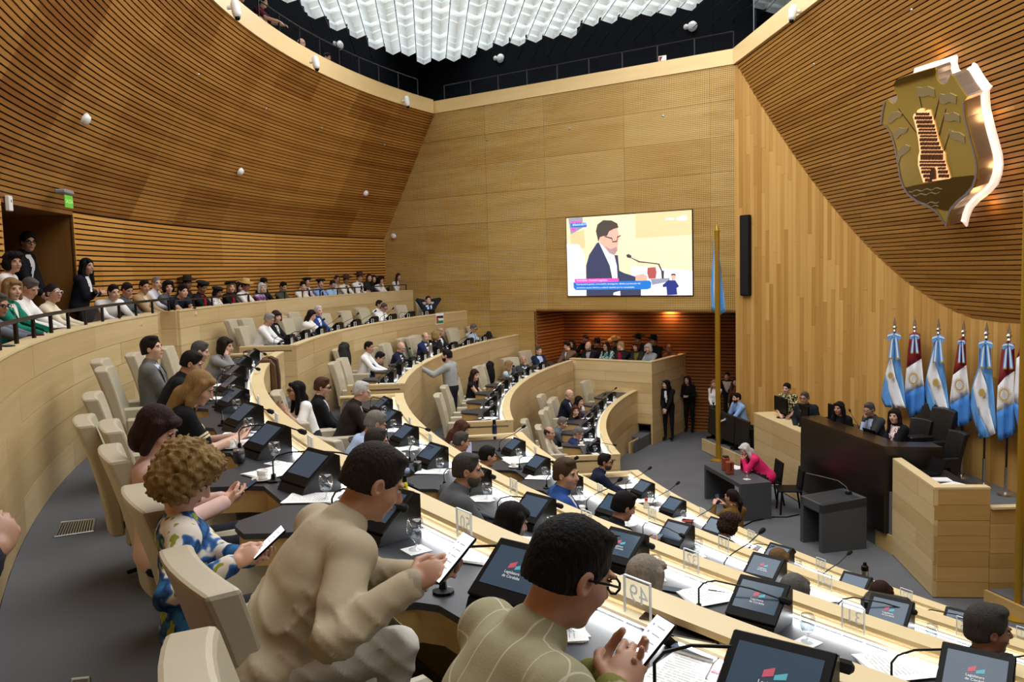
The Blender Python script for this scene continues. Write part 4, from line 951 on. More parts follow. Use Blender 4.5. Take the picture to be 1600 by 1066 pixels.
def bow(par, P, x, y, s, tl, mid='flag_white'):
    for sd in (-1, 1):
        pts = [(x, y), (x+sd*9*s, y-1*s), (x+sd*14*s, y+9*s), (x+sd*9*s, y+13*s), (x, y+4*s)]
        F = [P(px, py, -.11) for px, py in pts]; m = MB(); m.poly3(F, [P(px, py, -.07) for px, py in pts]); m.build('bow_loop', M_['sky_blue'], par)
        L = [(x+sd*2*s, y), (x+sd*11.5*s, y+3*s), (x+sd*12.5*s, y+6*s), (x+sd*2*s, y+3*s)]
        m = MB(); m.poly3([P(px, py, -.115) for px, py in L], [P(px, py, -.11) for px, py in L]); m.build('bow_stripe', M_['flag_white'], par)
        xs = x+sd*7*s
        for k, (o0, o1, mt) in enumerate(((-4, -1.4, 'sky_blue'), (-1.4, 1.4, 'flag_white'), (1.4, 4, 'sky_blue'))):
            L = [(x+sd*3*s+o0*s*.6, y+4*s), (x+sd*3*s+o1*s*.6, y+4*s), (xs+o1*s, y+tl), (xs+o0*s, y+tl)]
            m = MB(); m.poly3([P(px, py, -.10) for px, py in L], [P(px, py, -.09) for px, py in L]); m.build('ribbon', M_[mt], par)
        L = [(xs-4*s, y+tl), (xs+4*s, y+tl), (xs+4*s, y+tl+3*s), (xs-4*s, y+tl+3*s)]
        m = MB(); m.poly3([P(px, py, -.102) for px, py in L], [P(px, py, -.088) for px, py in L]); m.build('fringe', M_['fringe'], par)
def flag(n, x, ytop, lines, mats, sunp, ring, label, xb, yb=740, bowp=None, r=0, tip=508):
    zz = 3.75
    for _ in range(160):
        p = at_z(x, tip, zz)
        if xcyl(p[1])-p[0] > 0.24: zz -= .005
    cx, cy = p[0], p[1]
    t = thing('flag_stand', label, 'flag', (cx, cy, DZ), 0, 'flags behind the presidential desk')
    t.location = (0, 0, 0); P = flag_place(cx, cy); P2 = lambda x, y, off=0.: P(x, y, off-.06)
    top = P(x, ytop, 0); m = MB(); m.tube([(cx, cy, DZ), (cx, cy, DZ+.45)], .026, 8); m.build('sleeve', M_['silver'], t)
    m = MB(); m.tube([(cx, cy, DZ+.4), (cx, cy, top[2])], .018, 8); m.build('pole', M_['pole_dark'], t)
    m = MB(); m.lathe([(.02, 0), (.035, .02), (.02, .05), (.045, .09), (.02, .12), (.03, .15), (.0, .3)], (cx, cy, top[2]), 10); m.build('finial', M_['silver'], t)
    m = MB(); m.lathe([(.13, 0), (.12, .03), (.03, .05)], (cx, cy, DZ), 12); m.build('foot', M_['silver'], t)
    band(t, lines, mats, P2, depth=.035, ph=n)
    if sunp: sun(t, P2, sunp[0], sunp[1], r, ring)
    if bowp: bow(t, P2, *bowp)
ARG = ['sky_blue', 'flag_white', 'sky_blue']; CBA = ['flag_red', 'flag_white', 'flag_blue']
flag(0, 1398, 519, [[(1396,520),(1390,560),(1382,595),(1377,622),(1384,636)], [(1396,522),(1390,560),(1384,585),(1390,615),(1396,637)], [(1398,522),(1394,560),(1400,590),(1410,620),(1416,638)], [(1402,520),(1407,565),(1412,600),(1414,620),(1416,637)]], ARG, (1391.5, 587), 0, 'sky blue and white flag with a small sun, first of the row', 1395, bowp=(1397, 521, .85, 38), r=7)
flag(1, 1429.5, 520, [[(1421,522),(1430,519),(1437,522)], [(1417,575),(1428,568),(1439,561)], [(1413,617),(1428,609),(1443,603)], [(1420,653),(1432,649),(1446,642)]], CBA, (1427, 592), 1, 'red, white and blue flag with a sun, second of the row', 1430, bowp=(1429, 523, .6, 28), r=13)
flag(2, 1466.5, 523, [[(1461,525),(1455,560),(1447,592),(1443,618),(1462,664)], [(1462,526),(1456,562),(1448,590),(1460,628),(1478,655)], [(1464,525),(1460,562),(1472,600),(1480,630),(1485,652)], [(1470,523),(1474,565),(1479,600),(1482,625),(1485,650)]], ARG, (1462, 598), 0, 'sky blue and white flag with a sun, third of the row', 1463, bowp=(1466, 525, .8, 40), r=8.5)
flag(3, 1506, 527, [[(1498,530),(1504,527),(1508,530)], [(1489,586),(1500,578),(1509,571)], [(1484,632),(1499,624),(1514,615)], [(1494,668),(1508,665),(1519,657)]], CBA, (1499, 602), 1, 'red, white and blue flag with a sun, fourth of the row', 1503, bowp=(1502, 532, .5, 34), r=13)
flag(4, 1542, 530, [[(1530,536),(1529,572),(1521,600),(1514,628),(1531,686)], [(1532,536),(1530,574),(1521,606),(1527,640),(1548,682)], [(1536,532),(1532,572),(1543,605),(1547,640),(1556,677)], [(1546,532),(1549,572),(1552,600),(1555,635),(1558,676)]], ARG, (1534, 614), 0, 'sky blue and white flag with a sun, fifth of the row', 1535, bowp=(1540, 533, .9, 40), r=9)
flag(5, 1577, 534, [[(1566,538),(1575,534),(1584,538)], [(1559,603),(1570,590),(1585,580)], [(1557,645),(1572,637),(1586,630)], [(1559,690),(1575,684),(1588,676)]], CBA, (1569, 617), 1, 'red, white and blue flag with a half-folded sun, sixth of the row', 1572, bowp=(1575, 537, .75, 38), r=15, tip=524)
flag(6, 1612, 528, [[(1598,528),(1610,522),(1622,528)], [(1588,560),(1600,552),(1624,545)], [(1584,628),(1600,640),(1622,630)], [(1586,650),(1604,720),(1622,690)]], CBA, None, 1, 'red, white and blue flag at the end of the row', 1610, bowp=None, r=15, tip=522)
# flag on the brass pole
t = thing('draped_flag', 'sky blue and white flag hanging limp on the tall brass pole', 'flag')
P = flag_place(-12.0, 4.33, 70); P2 = lambda x, y, off=0.: P(x, y, off+.02)
band(t, [[(1117,368),(1113,410),(1110,450),(1112,485)], [(1117.5,368),(1116,410),(1115,450),(1118,488)], [(1119,368),(1120,410),(1122,450),(1126,492)], [(1121,372),(1126,420),(1130,450),(1134,487)]], ARG, P2, depth=.06)
# black loudspeaker column on the planks
t = thing('loudspeaker_column', 'tall black loudspeaker column mounted on the vertical planks', 'speaker')
p = np.array([xcyl(4.68), 4.68, 0]); dd = np.array([p[0]-PC[0], p[1]-PC[1], 0]); dd /= np.linalg.norm(dd)
m = MB(); m.rbox(p-dd*.06+[0, 0, 4.93], (.30, .10, 1.94), .02, rotz(math.atan2(dd[1], dd[0])-math.pi/2)); m.build('cabinet', M_['black_plastic'], t)
m = MB(); m.box(p-dd*.113+[0, 0, 4.93], (.26, .006, 1.88), rotz(math.atan2(dd[1], dd[0])-math.pi/2)); m.build('grille', M_['foam'], t)
# ------------------------------------------------------------------ small things on the stage
def laptop(x, y, z, yaw, label, lid=R_(105), mat='black_plastic'):
    t = thing('laptop', label, 'laptop', (x, y, z), yaw)
    m = MB(); m.box((0, 0, .008), (.33, .23, .016)); m.build('base', M_[mat], t)
    m = MB(); a_ = math.pi-lid; m.box((0, .115+.11*math.cos(a_), .014+.11*math.sin(a_)), (.33, .22, .008), rotx(a_)); m.build('lid', M_[mat], t)
def monitor(x, y, z, yaw, label, w_=.55):
    t = thing('computer_monitor', label, 'monitor', (x, y, z), yaw)
    m = MB(); m.rbox((0, 0, .28), (w_, .04, .32), .008); m.build('case', M_['black_plastic'], t); m = MB(); m.box((0, .0, .07), (.06, .05, .14)); m.lathe([(.1, 0), (.1, .01)], (0, 0, 0), 10); m.build('stand', M_['black_plastic'], t)
monitor(-11.2, 2.1, 1.43, R_(97), 'wide black computer monitor at the outer end of the timber side desk', .62); monitor(-11.08, 1.1, 1.43, R_(97), 'black computer monitor on the timber side desk before the man in glasses', .5)
laptop(-10.55, -1.15, BT-.16, R_(105), 'open black laptop before the man in the grey suit on the stage', R_(110)); laptop(-10.5, -2.8, 1.40, R_(-80), 'open dark laptop on the side desk by the stage steps', R_(115))
monitor(-10.75, .3, BT-.2, R_(95), 'black computer monitor before the long haired woman on the stage', .5)
pn = 0
def sheet(x, y, z, yaw, label, group='paper sheets', sz=1.0):
    o = copy_tree(PAP); tag(o, label, 'papers', group); o.location = (x, y, z); o.rotation_euler = (0, 0, yaw); o.scale = (sz, sz, 1); return o
sheet(-10.42, -1.75, BT-.155, .3, 'white papers before the woman in black on the stage'); sheet(-10.45, -2.03, BT-.155, 1.2, 'white papers near the blunt end of the black desk')
sheet(-10.5, -3.2, 1.401, 1.4, 'white papers on the side desk next to the laptop'); sheet(-10.45, -3.5, 1.401, 1.9, 'white papers on the side desk, middle sheets'); sheet(-10.6, -3.85, 1.401, .8, 'white paper on the side desk nearest the steps')
o = copy_tree(MIC[1]); tag(o, 'black gooseneck microphone on the presidential desk beside the long haired woman', 'microphone', 'stage microphones'); o.location = (-10.6, -.45, BT-.16); o.rotation_euler = (0, 0, .4)
# stage chairs
chair(-9.85, -.95, DZ, 190, 'black leather chair of the man in the grey suit on the stage', True); chair(-9.9, -1.42, DZ, 192, 'black leather chair of the woman in black on the stage', True)
def stage_chair(px, py, x, yaw, label):
    d = ray(px, py); p = CAM+d*((x-CAM[0])/d[0]); s_ = (p[2]-DZ)/1.14; f = np.array([math.cos(R_(yaw)), math.sin(R_(yaw)), 0]); q = p+f*.47*s_
    o = chair(q[0], q[1], DZ, yaw, label, True); o.scale = (s_, s_, s_)
stage_chair(1443, 655, -9.66, 200, 'empty black leather chair beside the woman in black on the stage'); stage_chair(1499, 675, -9.60, 186, 'empty black leather chair at the side desk with papers'); chair(-9.35, -4.1, DZ, 120, 'black leather chair at the far end of the side desk with papers', True)
# table in the well
def box_thing(name, label, cat, c, size, mat, rz=0., parts=()):
    t = thing(name, label, cat, c, rz); m = MB(); m.rbox((0, 0, size[2]/2), size, min(size)*.12); m.build('body', M_[mat], t)
    for nm, cc_, sz, mt in parts: m = MB(); m.rbox(cc_, sz, min(sz)*.2); m.build(nm, M_[mt], t)
    return t
plain('brick_leather', '#8a3f24', 0.4); plain('brown_leather', '#4a2b1c', 0.4); plain('dark_lid', '#1c1512', 0.4)
p = at_z(1134, 735, .70); box_thing('leather_case', 'tall reddish leather thermos case on the grey table, the farther one', 'case', p, (.13, .12, .26), 'brick_leather', .2, (('lid', (0, 0, .27), (.1, .1, .04), 'dark_lid'),))
p = at_z(1140, 741, .70); box_thing('leather_case', 'tall reddish leather thermos case on the grey table, the nearer one', 'case', p, (.14, .12, .25), 'brick_leather', .2, (('strap', (0, -.065, .16), (.02, .012, .16), 'dark_lid'),))
p = at_z(1150, 731, .70); sheet(p[0], p[1], .701, .4, 'white paper on the grey table before the woman in pink')
o = copy_tree(GLS); tag(o, 'stemmed water glass on the grey table in the well', 'glass', 'stemmed water glasses'); o.location = at_z(1167, 749, .701)
# ------------------------------------------------------------------ wall fittings
sp_m = {}
def puck(name, label, cat, c, n_, r, mat='white_plastic', grp=None, dome=.6):
    t = thing(name, label, cat, (0, 0, 0), 0, grp); n_ = Vector(n_).normalized(); q = n_.to_track_quat('Z', 'Y').to_matrix(); Rm = np.array(q)
    m = MB(); m.lathe([(r, 0), (r, r*.25), (r*.8, r*dome*.8), (r*.4, r*dome), (0, r*dome*1.03)], c, 14, Rm); m.build('dome', M_[mat], t, True)
    m = MB(); m.lathe([(r*1.12, -.005), (r*1.12, r*.12), (r, r*.14)], c, 14, Rm); m.build('ring', M_[mat], t); return t
def cone_hit(px, py):
    R = 23.0
    for _ in range(40):
        p = at_R(px, py, R, True); R = 0.5*R+0.5*(23.93+slope0*(p[2]-5.87))
    return p
slope0 = (21.70-23.93)/(9.52-5.87)
for k, (x, y, r, l) in enumerate(((132, 186, .085, 'near the exit sign'), (375, 268, .085, 'in the middle of the wall'), (571, 302, .085, 'towards the perforated wall'))):
    p = cone_hit(x, y); nv = (-math.cos(R_(ang(p))), -math.sin(R_(ang(p))), -.6); puck('ceiling_speaker', 'white dome loudspeaker on the leaning slatted wall '+l, 'speaker', p, nv, r, grp='white dome speakers', dome=.9)
for k, (x, y, l) in enumerate(((310, 117, 'first'), (416, 170, 'second'), (503, 200, 'third'), (601, 226, 'fourth'))):
    p = cone_hit(x, y); nv = (-math.cos(R_(ang(p))), -math.sin(R_(ang(p))), -.6); puck('sprinkler', 'tiny steel sprinkler on the leaning slatted wall, %s from the camera' % l, 'sprinkler', p, nv, .03, 'steel', 'sprinklers')
for x, y, l in ((761, 219, 'far corner'), (890, 201, 'screen'), (1036, 181, 'plank wall')):
    p = at_plane(x, y, WN, WD); puck('sprinkler', 'tiny steel sprinkler on the perforated wall nearest the '+l, 'sprinkler', p, -WN, .03, 'steel', 'sprinklers')
for x, y, l in ((1272, 101, 'lower'), (1425, 16, 'upper')):
    p = plane_at(x, y, 0); puck('sprinkler', 'tiny steel sprinkler on the leaning stage wall, the %s one' % l, 'sprinkler', p, -SN, .03, 'steel', 'sprinklers')
def cam_thing(label, c, n_):
    t = thing('security_camera', label, 'camera', (0, 0, 0), 0, 'white cameras'); n_ = np.array(n_, float); n_ /= np.linalg.norm(n_)
    m = MB(); m.tube([c, c+n_*.12], .035, 8); m.build('bracket', M_['white_plastic'], t)
    m = MB(); d = n_*.12; m.tube([c+d+[0,0,.12], c+d*1.1+[0,0,.06], c+d*1.3+[0,0,-.1], c+d*1.35+[0,0,-.16]], [.05, .075, .075, .06], 10); m.build('housing', M_['white_plastic'], t, True)
    m = MB(); m.ell(c+d*1.4+np.array([0,0,-.17]), (.05, .05, .05)); m.build('lens', M_['black_plastic'], t)
for x, y, l in ((355, 12, 'nearest the camera'), (484, 97, 'above the middle of the slats'), (629, 158, 'nearest the corner')):
    p = at_R(x, y, 21.66); cam_thing('white wall camera on the curved pale fascia '+l, p, (-p[0]*-1 if False else -math.cos(R_(ang(p))), -math.sin(R_(ang(p))), 0))
p = at_plane(1250, 18, (1, .06, 0), -11.42+.06*5.05-.02); cam_thing('white wall camera on the pale fascia above the stage', p, (-1, -.06, 0))
for (xa, ya, xb, yb, l) in ((523, 68, 531, 71, 'curved'), (774, 91, 782, 91, 'straight, nearer the corner'), (1072, 42, 1082, 41, 'straight, nearer the glass booth')):
    for x, y, r, s in ((xa, ya, .07, 'small'), (xb, yb, .13, 'large')):
        if l == 'curved': p = at_R(x, y, 24.58); nv = (-math.cos(R_(ang(p))), -math.sin(R_(ang(p))), -.1)
        else: p = at_plane(x, y, WN, WD+2.98); nv = -WN
        puck('wall_speaker', '%s white dome speaker on the black upper wall, %s' % (s, l), 'speaker', p, nv, r, grp='white domes on the black wall')
p = at_plane(615, 369, WN, WD-.1); puck('dome_camera', 'white dome camera in the corner of the slatted wall', 'camera', p, (-.3, -.8, -.4), .08)
p = at_plane(1146, 489, WN, WD+.1); t = puck('dome_camera', 'dark dome camera under the lintel of the recess', 'camera', p, (0, 0, -1), .1, 'black_plastic')
# exit sign
plain('exit_green', '#5fae3c', 0.5, emis=.35); plain('sign_grey', '#8d8f93', .4); plain('exit_text', '#b9e08a', .5, emis=.5)
p = cone_hit(82, 306); a = ang(p); t = thing('exit_sign', 'green SALIDA exit sign above the doorway in the slatted wall', 'sign', pol(math.hypot(p[0], p[1])-.22, a, p[2]), R_(a+90))
m = MB(); m.rbox((0, -.05, .05), (.34, .16, .07), .02); m.build('lamp_housing', M_['sign_grey'], t); m = MB(); m.box((0, .0, -.09), (.30, .012, .18)); m.build('panel', M_['exit_green'], t)
o = text('SALIDA', .085, 'exit_text', t); o.location = (0, .009, -.09); o.rotation_euler = (math.pi/2, 0, math.pi)
p = at_plane(1035, 92, WN, WD-.04); t = thing('notice', 'small red and white notice on the rim of the straight walkway', 'sign')
P = lambda x, y, o=0.: at_plane(x, y, WN, WD+.38+o)
for L, mt in (([(1029, 88), (1041, 86), (1041, 94), (1029, 96)], 'paper'), ([(1030, 89), (1035, 88), (1032, 95), (1030, 95)], 'flag_red')):
    F = [P(x, y, 0 if mt == 'paper' else -.01) for x, y in L]; m = MB(); m.poly3(F, [f+WN*.004 for f in F]); m.build('sheet', M_[mt], t)
p = at_R(10, 318, BACK_R-.01); t = thing('wall_box', 'small white box on the slatted wall by the doorway head', 'box', p, R_(ang(p)+90)); m = MB(); m.rbox((0, .03, 0), (.12, .06, .2), .01); m.build('case', M_['white_plastic'], t); m = MB(); m.box((0, .062, .03), (.03, .004, .03)); m.build('button', M_['sign_grey'], t)
# poster with a flag on the front of the farther top desk
t = thing('flag_poster', 'paper poster of a black, white, green and red flag taped to the desk front', 'poster')
plain('flag_green', '#1f7a45', .7); plain('flag_crimson', '#b83a3a', .7); plain('flag_black', '#141414', .7)
def on_desk(L, mt, o): F = [at_R(x, y, 20.69-o, True) for x, y in L]; m = MB(); m.poly3(F, [at_R(x, y, 20.692-o, True) for x, y in L]); m.build('sheet' if mt == 'paper' else 'print', M_[mt], t)
on_desk([(681, 490), (693, 488.5), (693, 506), (681, 507.5)], 'paper', 0.0); on_desk([(681.8, 494), (692.6, 493.2), (692.6, 497), (681.8, 497.6)], 'flag_black', .004); on_desk([(681.8, 501.5), (692.6, 500.5), (692.6, 505), (681.8, 506)], 'flag_green', .004); on_desk([(681.8, 494), (685.5, 500), (681.8, 506)], 'flag_crimson', .006)
# floor grilles
for L, lb in (([(96, 817), (149, 812), (146, 831), (85, 840)], 'metal air grille in the carpet along the gallery wall'), ([(112, 1063), (140, 1060), (140, 1085), (100, 1090)], 'metal air grille in the carpet nearest the camera')):
    C_ = [at_z(x, y, 2.653) for x, y in L]; t = thing('floor_grille', lb, 'grille', group='floor grilles'); m = MB(); m.poly3(C_, [p-[0, 0, .002] for p in C_]); m.build('pan', M_['gap_black'], t)
    for k in range(14):
        u0, u1 = k/14+.012, (k+.55)/14
        q = [C_[0]+(C_[1]-C_[0])*u0, C_[0]+(C_[1]-C_[0])*u1, C_[3]+(C_[2]-C_[3])*u1, C_[3]+(C_[2]-C_[3])*u0]; m = MB(); m.poly3([p+[0, 0, .006] for p in q], q); m.build('bar', M_['steel'], t)
    for a_, b_ in ((0, 1), (3, 2), (0, 3), (1, 2)): m = MB(); m.tube([C_[a_]+[0, 0, .004], C_[b_]+[0, 0, .004]], .008, 4); m.build('frame', M_['steel'], t)
# ================================================================== people
def surface_nets(D, org, h):
    """naive surface nets of a signed distance grid -> verts, quads"""
    S = D < 0; nx, ny, nz = D.shape
    c = np.zeros((nx-1, ny-1, nz-1), np.int8)
    for a in (0, 1):
        for b in (0, 1):
            for d in (0, 1): c += S[a:nx-1+a, b:ny-1+b, d:nz-1+d]
    cells = np.argwhere((c > 0) & (c < 8))
    if len(cells) == 0: return np.zeros((0, 3)), np.zeros((0, 4), int)
    idx = -np.ones(c.shape, np.int64); idx[tuple(cells.T)] = np.arange(len(cells))
    acc = np.zeros((len(cells), 3)); cnt = np.zeros(len(cells))
    i, j, k = cells.T
    for ax in range(3):
        o1, o2 = [q for q in range(3) if q != ax]
        for a in (0, 1):
            for b in (0, 1):
                p = [i.copy(), j.copy(), k.copy()]; p[o1] = p[o1]+a; p[o2] = p[o2]+b
                q = [x.copy() for x in p]; q[ax] = q[ax]+1
                d0 = D[tuple(p)]; d1 = D[tuple(q)]; m = (d0 < 0) != (d1 < 0)
                t = np.where(m, d0/(d0-d1+1e-12), 0)
                P = np.stack(p, 1).astype(float); P[:, ax] += t
                acc[m] += P[m]; cnt[m] += 1
    V = acc/cnt[:, None]*h+org
    Q = []
    for ax in range(3):
        o1, o2 = (ax+1) % 3, (ax+2) % 3
        sl0 = [slice(None)]*3; sl1 = [slice(None)]*3; sl0[ax] = slice(0, -1); sl1[ax] = slice(1, None)
        A, B = S[tuple(sl0)], S[tuple(sl1)]
        e = np.argwhere(A != B); e = e[(e[:, o1] > 0) & (e[:, o2] > 0) & (e[:, o1] < D.shape[o1]-1) & (e[:, o2] < D.shape[o2]-1)]
        inside = A[tuple(e.T)]
        def cell(a, b):
            q = e.copy(); q[:, o1] -= a; q[:, o2] -= b; return idx[tuple(q.T)]
        q = np.stack([cell(1, 1), cell(0, 1), cell(0, 0), cell(1, 0)], 1)
        q[~inside] = q[~inside][:, ::-1]
        Q.append(q)
    return V, np.concatenate(Q)
def d_ell(p, c, r, M):
    q = p-c
    if M is not None: q = q@M
    r = np.asarray(r); k0 = np.sqrt(((q/r)**2).sum(-1)); k1 = np.sqrt(((q/(r*r))**2).sum(-1))+1e-9
    return k0*(k0-1)/k1
def d_cone(p, a, b, ra, rb):
    ba = b-a; t = np.clip(((p-a)@ba)/(ba@ba+1e-9), 0, 1)
    return np.sqrt(((p-a-t[..., None]*ba)**2).sum(-1))-(ra+(rb-ra)*t)
class Sdf:
    def __init__(s): s.P = []
    def ell(s, c, r, mat, k=.02, M=None, op=1):
        c = np.array(c, float); r = np.array(r, float); mr = r.max() if M is not None else r
        s.P.append((lambda p: d_ell(p, c, r, M), c-mr, c+mr, k, op, mat)); return s
    def cone(s, a, b, ra, rb, mat, k=.02, op=1):
        a = np.array(a, float); b = np.array(b, float); m = max(ra, rb)
        s.P.append((lambda p: d_cone(p, a, b, ra, rb), np.minimum(a, b)-m, np.maximum(a, b)+m, k, op, mat)); return s
    def grid(s, h, disp=None):
        lo = np.min([p[1] for p in s.P if p[4] > 0], 0)-2.5*h; hi = np.max([p[2] for p in s.P if p[4] > 0], 0)+2.5*h
        n = np.ceil((hi-lo)/h).astype(int)+1
        ax = [lo[i]+h*np.arange(n[i]) for i in range(3)]; D = np.full(tuple(n), 1.0)
        for fn, a, b, k, op, mat in s.P:
            pad = k+2.5*h
            i0 = np.clip(np.floor((a-pad-lo)/h).astype(int), 0, n); i1 = np.clip(np.ceil((b+pad-lo)/h).astype(int)+1, 0, n)
            if np.any(i1 <= i0): continue
            sl = tuple(slice(i0[q], i1[q]) for q in range(3))
            X = np.stack(np.meshgrid(*[ax[q][sl[q]] for q in range(3)], indexing='ij'), -1)
            d = fn(X); c = D[sl]
            if op > 0: hh = np.clip(0.5+0.5*(c-d)/k, 0, 1); D[sl] = c*(1-hh)+d*hh-k*hh*(1-hh)
            else: hh = np.clip(0.5-0.5*(c+d)/k, 0, 1); D[sl] = c*(1-hh)-d*hh+k*hh*(1-hh)
        if disp is not None:
            X = np.stack(np.meshgrid(*ax, indexing='ij'), -1); D = D+disp(X)
        return D, lo, n
    def mesh(s, h, disp=None):
        D, lo, n = s.grid(h, disp); return surface_nets(D, lo, h)
    def classify(s, C, default):
        best = np.full(len(C), 1e9); out = np.full(len(C), 0)
        names = []
        for fn, a, b, k, op, mat in s.P:
            if op < 0 or mat is None: continue
            if mat not in names: names.append(mat)
            d = fn(C); m = d < best; best[m] = d[m]; out[m] = names.index(mat)
        return out, names
def unit(v): v = np.array(v, float); return v/(np.linalg.norm(v)+1e-9)
def ik(a, c, l1, l2, pole):
    d = c-a; L = np.linalg.norm(d); u = d/(L+1e-9)
    if L > (l1+l2)*.995: L = (l1+l2)*.995; c = a+u*L
    x = (l1*l1-l2*l2+L*L)/(2*L); hgt = math.sqrt(max(l1*l1-x*x, 1e-6)); q = pole-(pole@u)*u; q = unit(q)
    return a+u*x+q*hgt, c
SKIN = {'light': '#cda48c', 'tan': '#b48a70', 'pale': '#d6b09a', 'brown': '#8a6450', 'dark': '#6f4d3c'}
def skinmat(k):
    n = 'skin_'+k
    if n not in MATS:
        t = NT(n); f = t.noise(t.pos(), 14, 3); b = srgb(SKIN[k]); t.col(t.mix(f, tuple(x*.9 for x in b), (min(1, b[0]*1.08), b[1]*1.02, b[2]))); t.b.inputs['Roughness'].default_value = .5
        t.b.inputs['Subsurface Weight'].default_value = 0.0; MATS[n] = t.m
    return MATS[n]
def clothmat(c):
    """'#hex' plain weave, or a named pattern"""
    n = 'cloth_'+c.strip('#')
    if n in MATS: return MATS[n]
    t = NT(n); p = t.pos(); t.b.inputs['Roughness'].default_value = .85; t.b.inputs['Specular IOR Level'].default_value = .2
    if c.startswith('#'):
        b = srgb(c); f = t.noise(p, 9, 3); t.col(t.mix(f, tuple(x*.82 for x in b), tuple(min(1, x*1.12) for x in b))); t.bump(t.noise(p, 160, 2), .12, .004)
    elif c == 'floral_blue':
        a = t.noise(p, 9, 2); b = t.noise(p, 13, 2, .5, (1.3, 1, .8)); c1 = t.ramp(a, [(.47, srgb('#ddd6c8')), (.50, srgb('#3a6aa5')), (.56, srgb('#1b2f5a')), (.66, srgb('#2f6b9e'))])
        t.col(t.mix(t.math('GREATER_THAN', b, .62), c1, srgb('#8f9a3a')))
    elif c == 'floral_green':
        a = t.noise(p, 30, 2); t.col(t.ramp(a, [(.42, srgb('#cfd8cf')), (.5, srgb('#3f8f8c')), (.6, srgb('#274a4c'))]))
    elif c == 'floral_dark':
        a = t.noise(p, 45, 2); t.col(t.ramp(a, [(.45, srgb('#d7cfc2')), (.52, srgb('#2c2a28'))]))
    elif c == 'camo':
        a = t.noise(p, 28, 2); t.col(t.ramp(a, [(.44, srgb('#d6cf9a')), (.5, srgb('#5b5836')), (.58, srgb('#1c1c14'))]))
    elif c == 'print_white':
        a = t.noise(p, 40, 2); t.col(t.ramp(a, [(.55, srgb('#e6e4de')), (.6, srgb('#33363c'))]))
    elif c == 'rose_print':
        a = t.noise(p, 35, 2); t.col(t.ramp(a, [(.5, srgb('#ece6e2')), (.58, srgb('#a8404a'))]))
    elif c == 'purple_print':
        x, y, z = t.sep(p)[0:3]; a = t.noise(p, 18, 3); t.col(t.ramp(t.math('ADD', a, t.math('MULTIPLY', t.math('SINE', t.math('MULTIPLY', z, 40)), .15)), [(.4, srgb('#6b3560')), (.55, srgb('#8d6f96')), (.7, srgb('#b7b4cf'))]))
    elif c == 'check_olive':
        x, y, z = t.sep(p)[0:3]
        l1 = t.math('LESS_THAN', t.math('FRACT', t.math('MULTIPLY', t.math('ADD', x, t.math('MULTIPLY', y, .15)), 11.0)), .045); l2 = t.math('LESS_THAN', t.math('FRACT', t.math('MULTIPLY', t.math('ADD', z, t.math('MULTIPLY', y, -.6)), 11.0)), .045)
        f = t.noise(p, 7, 3); b = t.mix(f, srgb('#8d886a'), srgb('#aca788')); t.col(t.mix(t.math('MULTIPLY', t.math('MAXIMUM', l1, l2), .75), b, srgb('#cfcab4'))); t.bump(t.noise(p, 220, 2), .2, .004)
    elif c == 'striped':
        x, y, z = t.sep(p)[0:3]; t.col(t.mix(t.math('LESS_THAN', t.math('FRACT', t.math('MULTIPLY', x, 26)), .4), srgb('#e8e6e0'), srgb('#2b2b2e')))
    MATS[n] = t.m; return t.m
def hairmat(c):
    n = 'hair_'+c.strip('#')
    if n not in MATS:
        t = NT(n); p = t.pos(); f = t.noise(p, 60, 4, .6, (1, 1, .25)); b = srgb(c); t.col(t.mix(f, tuple(x*.6 for x in b), tuple(min(1, x*1.45) for x in b))); t.b.inputs['Roughness'].default_value = .6
        t.b.inputs['Specular IOR Level'].default_value = .15; t.bump(t.noise(p, 130, 4, .6, (1, 1, .2)), .9, .012); MATS[n] = t.m
    return MATS[n]
plain('eye_white', '#d8d4cf', .3); plain('eye_dark', '#1d130e', .25); plain('lip', '#8f4f47', .5); plain('lens', '#333a42', .1)
HANDS = {}
def hand(S, w, d, n, side, s=1.0, curl=.5, mat='skin'):
    """five fingered hand from the wrist w along d, palm facing n; side = +1 thumb towards cross(d, n)"""
    d = unit(d); n = unit(n-(n@d)*d); x = np.cross(d, n)*side; s *= 1.02
    M = np.stack([x, d, n], 1)
    S.cone(w-d*.02*s, w+d*.02*s, .027*s, .029*s, mat, .012)
    S.ell(w+d*.055*s, (.041*s, .056*s, .017*s), mat, .012, M)
    for f, (ox, L) in enumerate(((.030, .072), (.010, .080), (-.010, .075), (-.029, .060))):
        b = w+d*(.098-.006*abs(f-1.2))*s+x*ox*s; q = d.copy(); r = .0092*s
        for seg, l in enumerate((.46, .30, .24)):
            a = curl*(.55, .8, .6)[seg]*(1+.12*f); q = unit(q*math.cos(a)+n*math.sin(a)-0*x); e = b+q*L*l*s
            S.cone(b, e, r, r*.9, mat, .004); b = e; r *= .9
    t0 = w+d*.028*s+x*.03*s; t1 = t0+unit(x*.75+d*.6+n*.35)*.04*s; t2 = t1+unit(x*.25+d*.9+n*(.3+.5*curl))*.034*s; t3 = t2+unit(d*.9+n*(.3+.6*curl)-x*.15)*.026*s
    S.cone(t0, t1, .013*s, .0115*s, mat, .01); S.cone(t1, t2, .0115*s, .0105*s, mat, .004); S.cone(t2, t3, .0105*s, .0085*s, mat, .004)
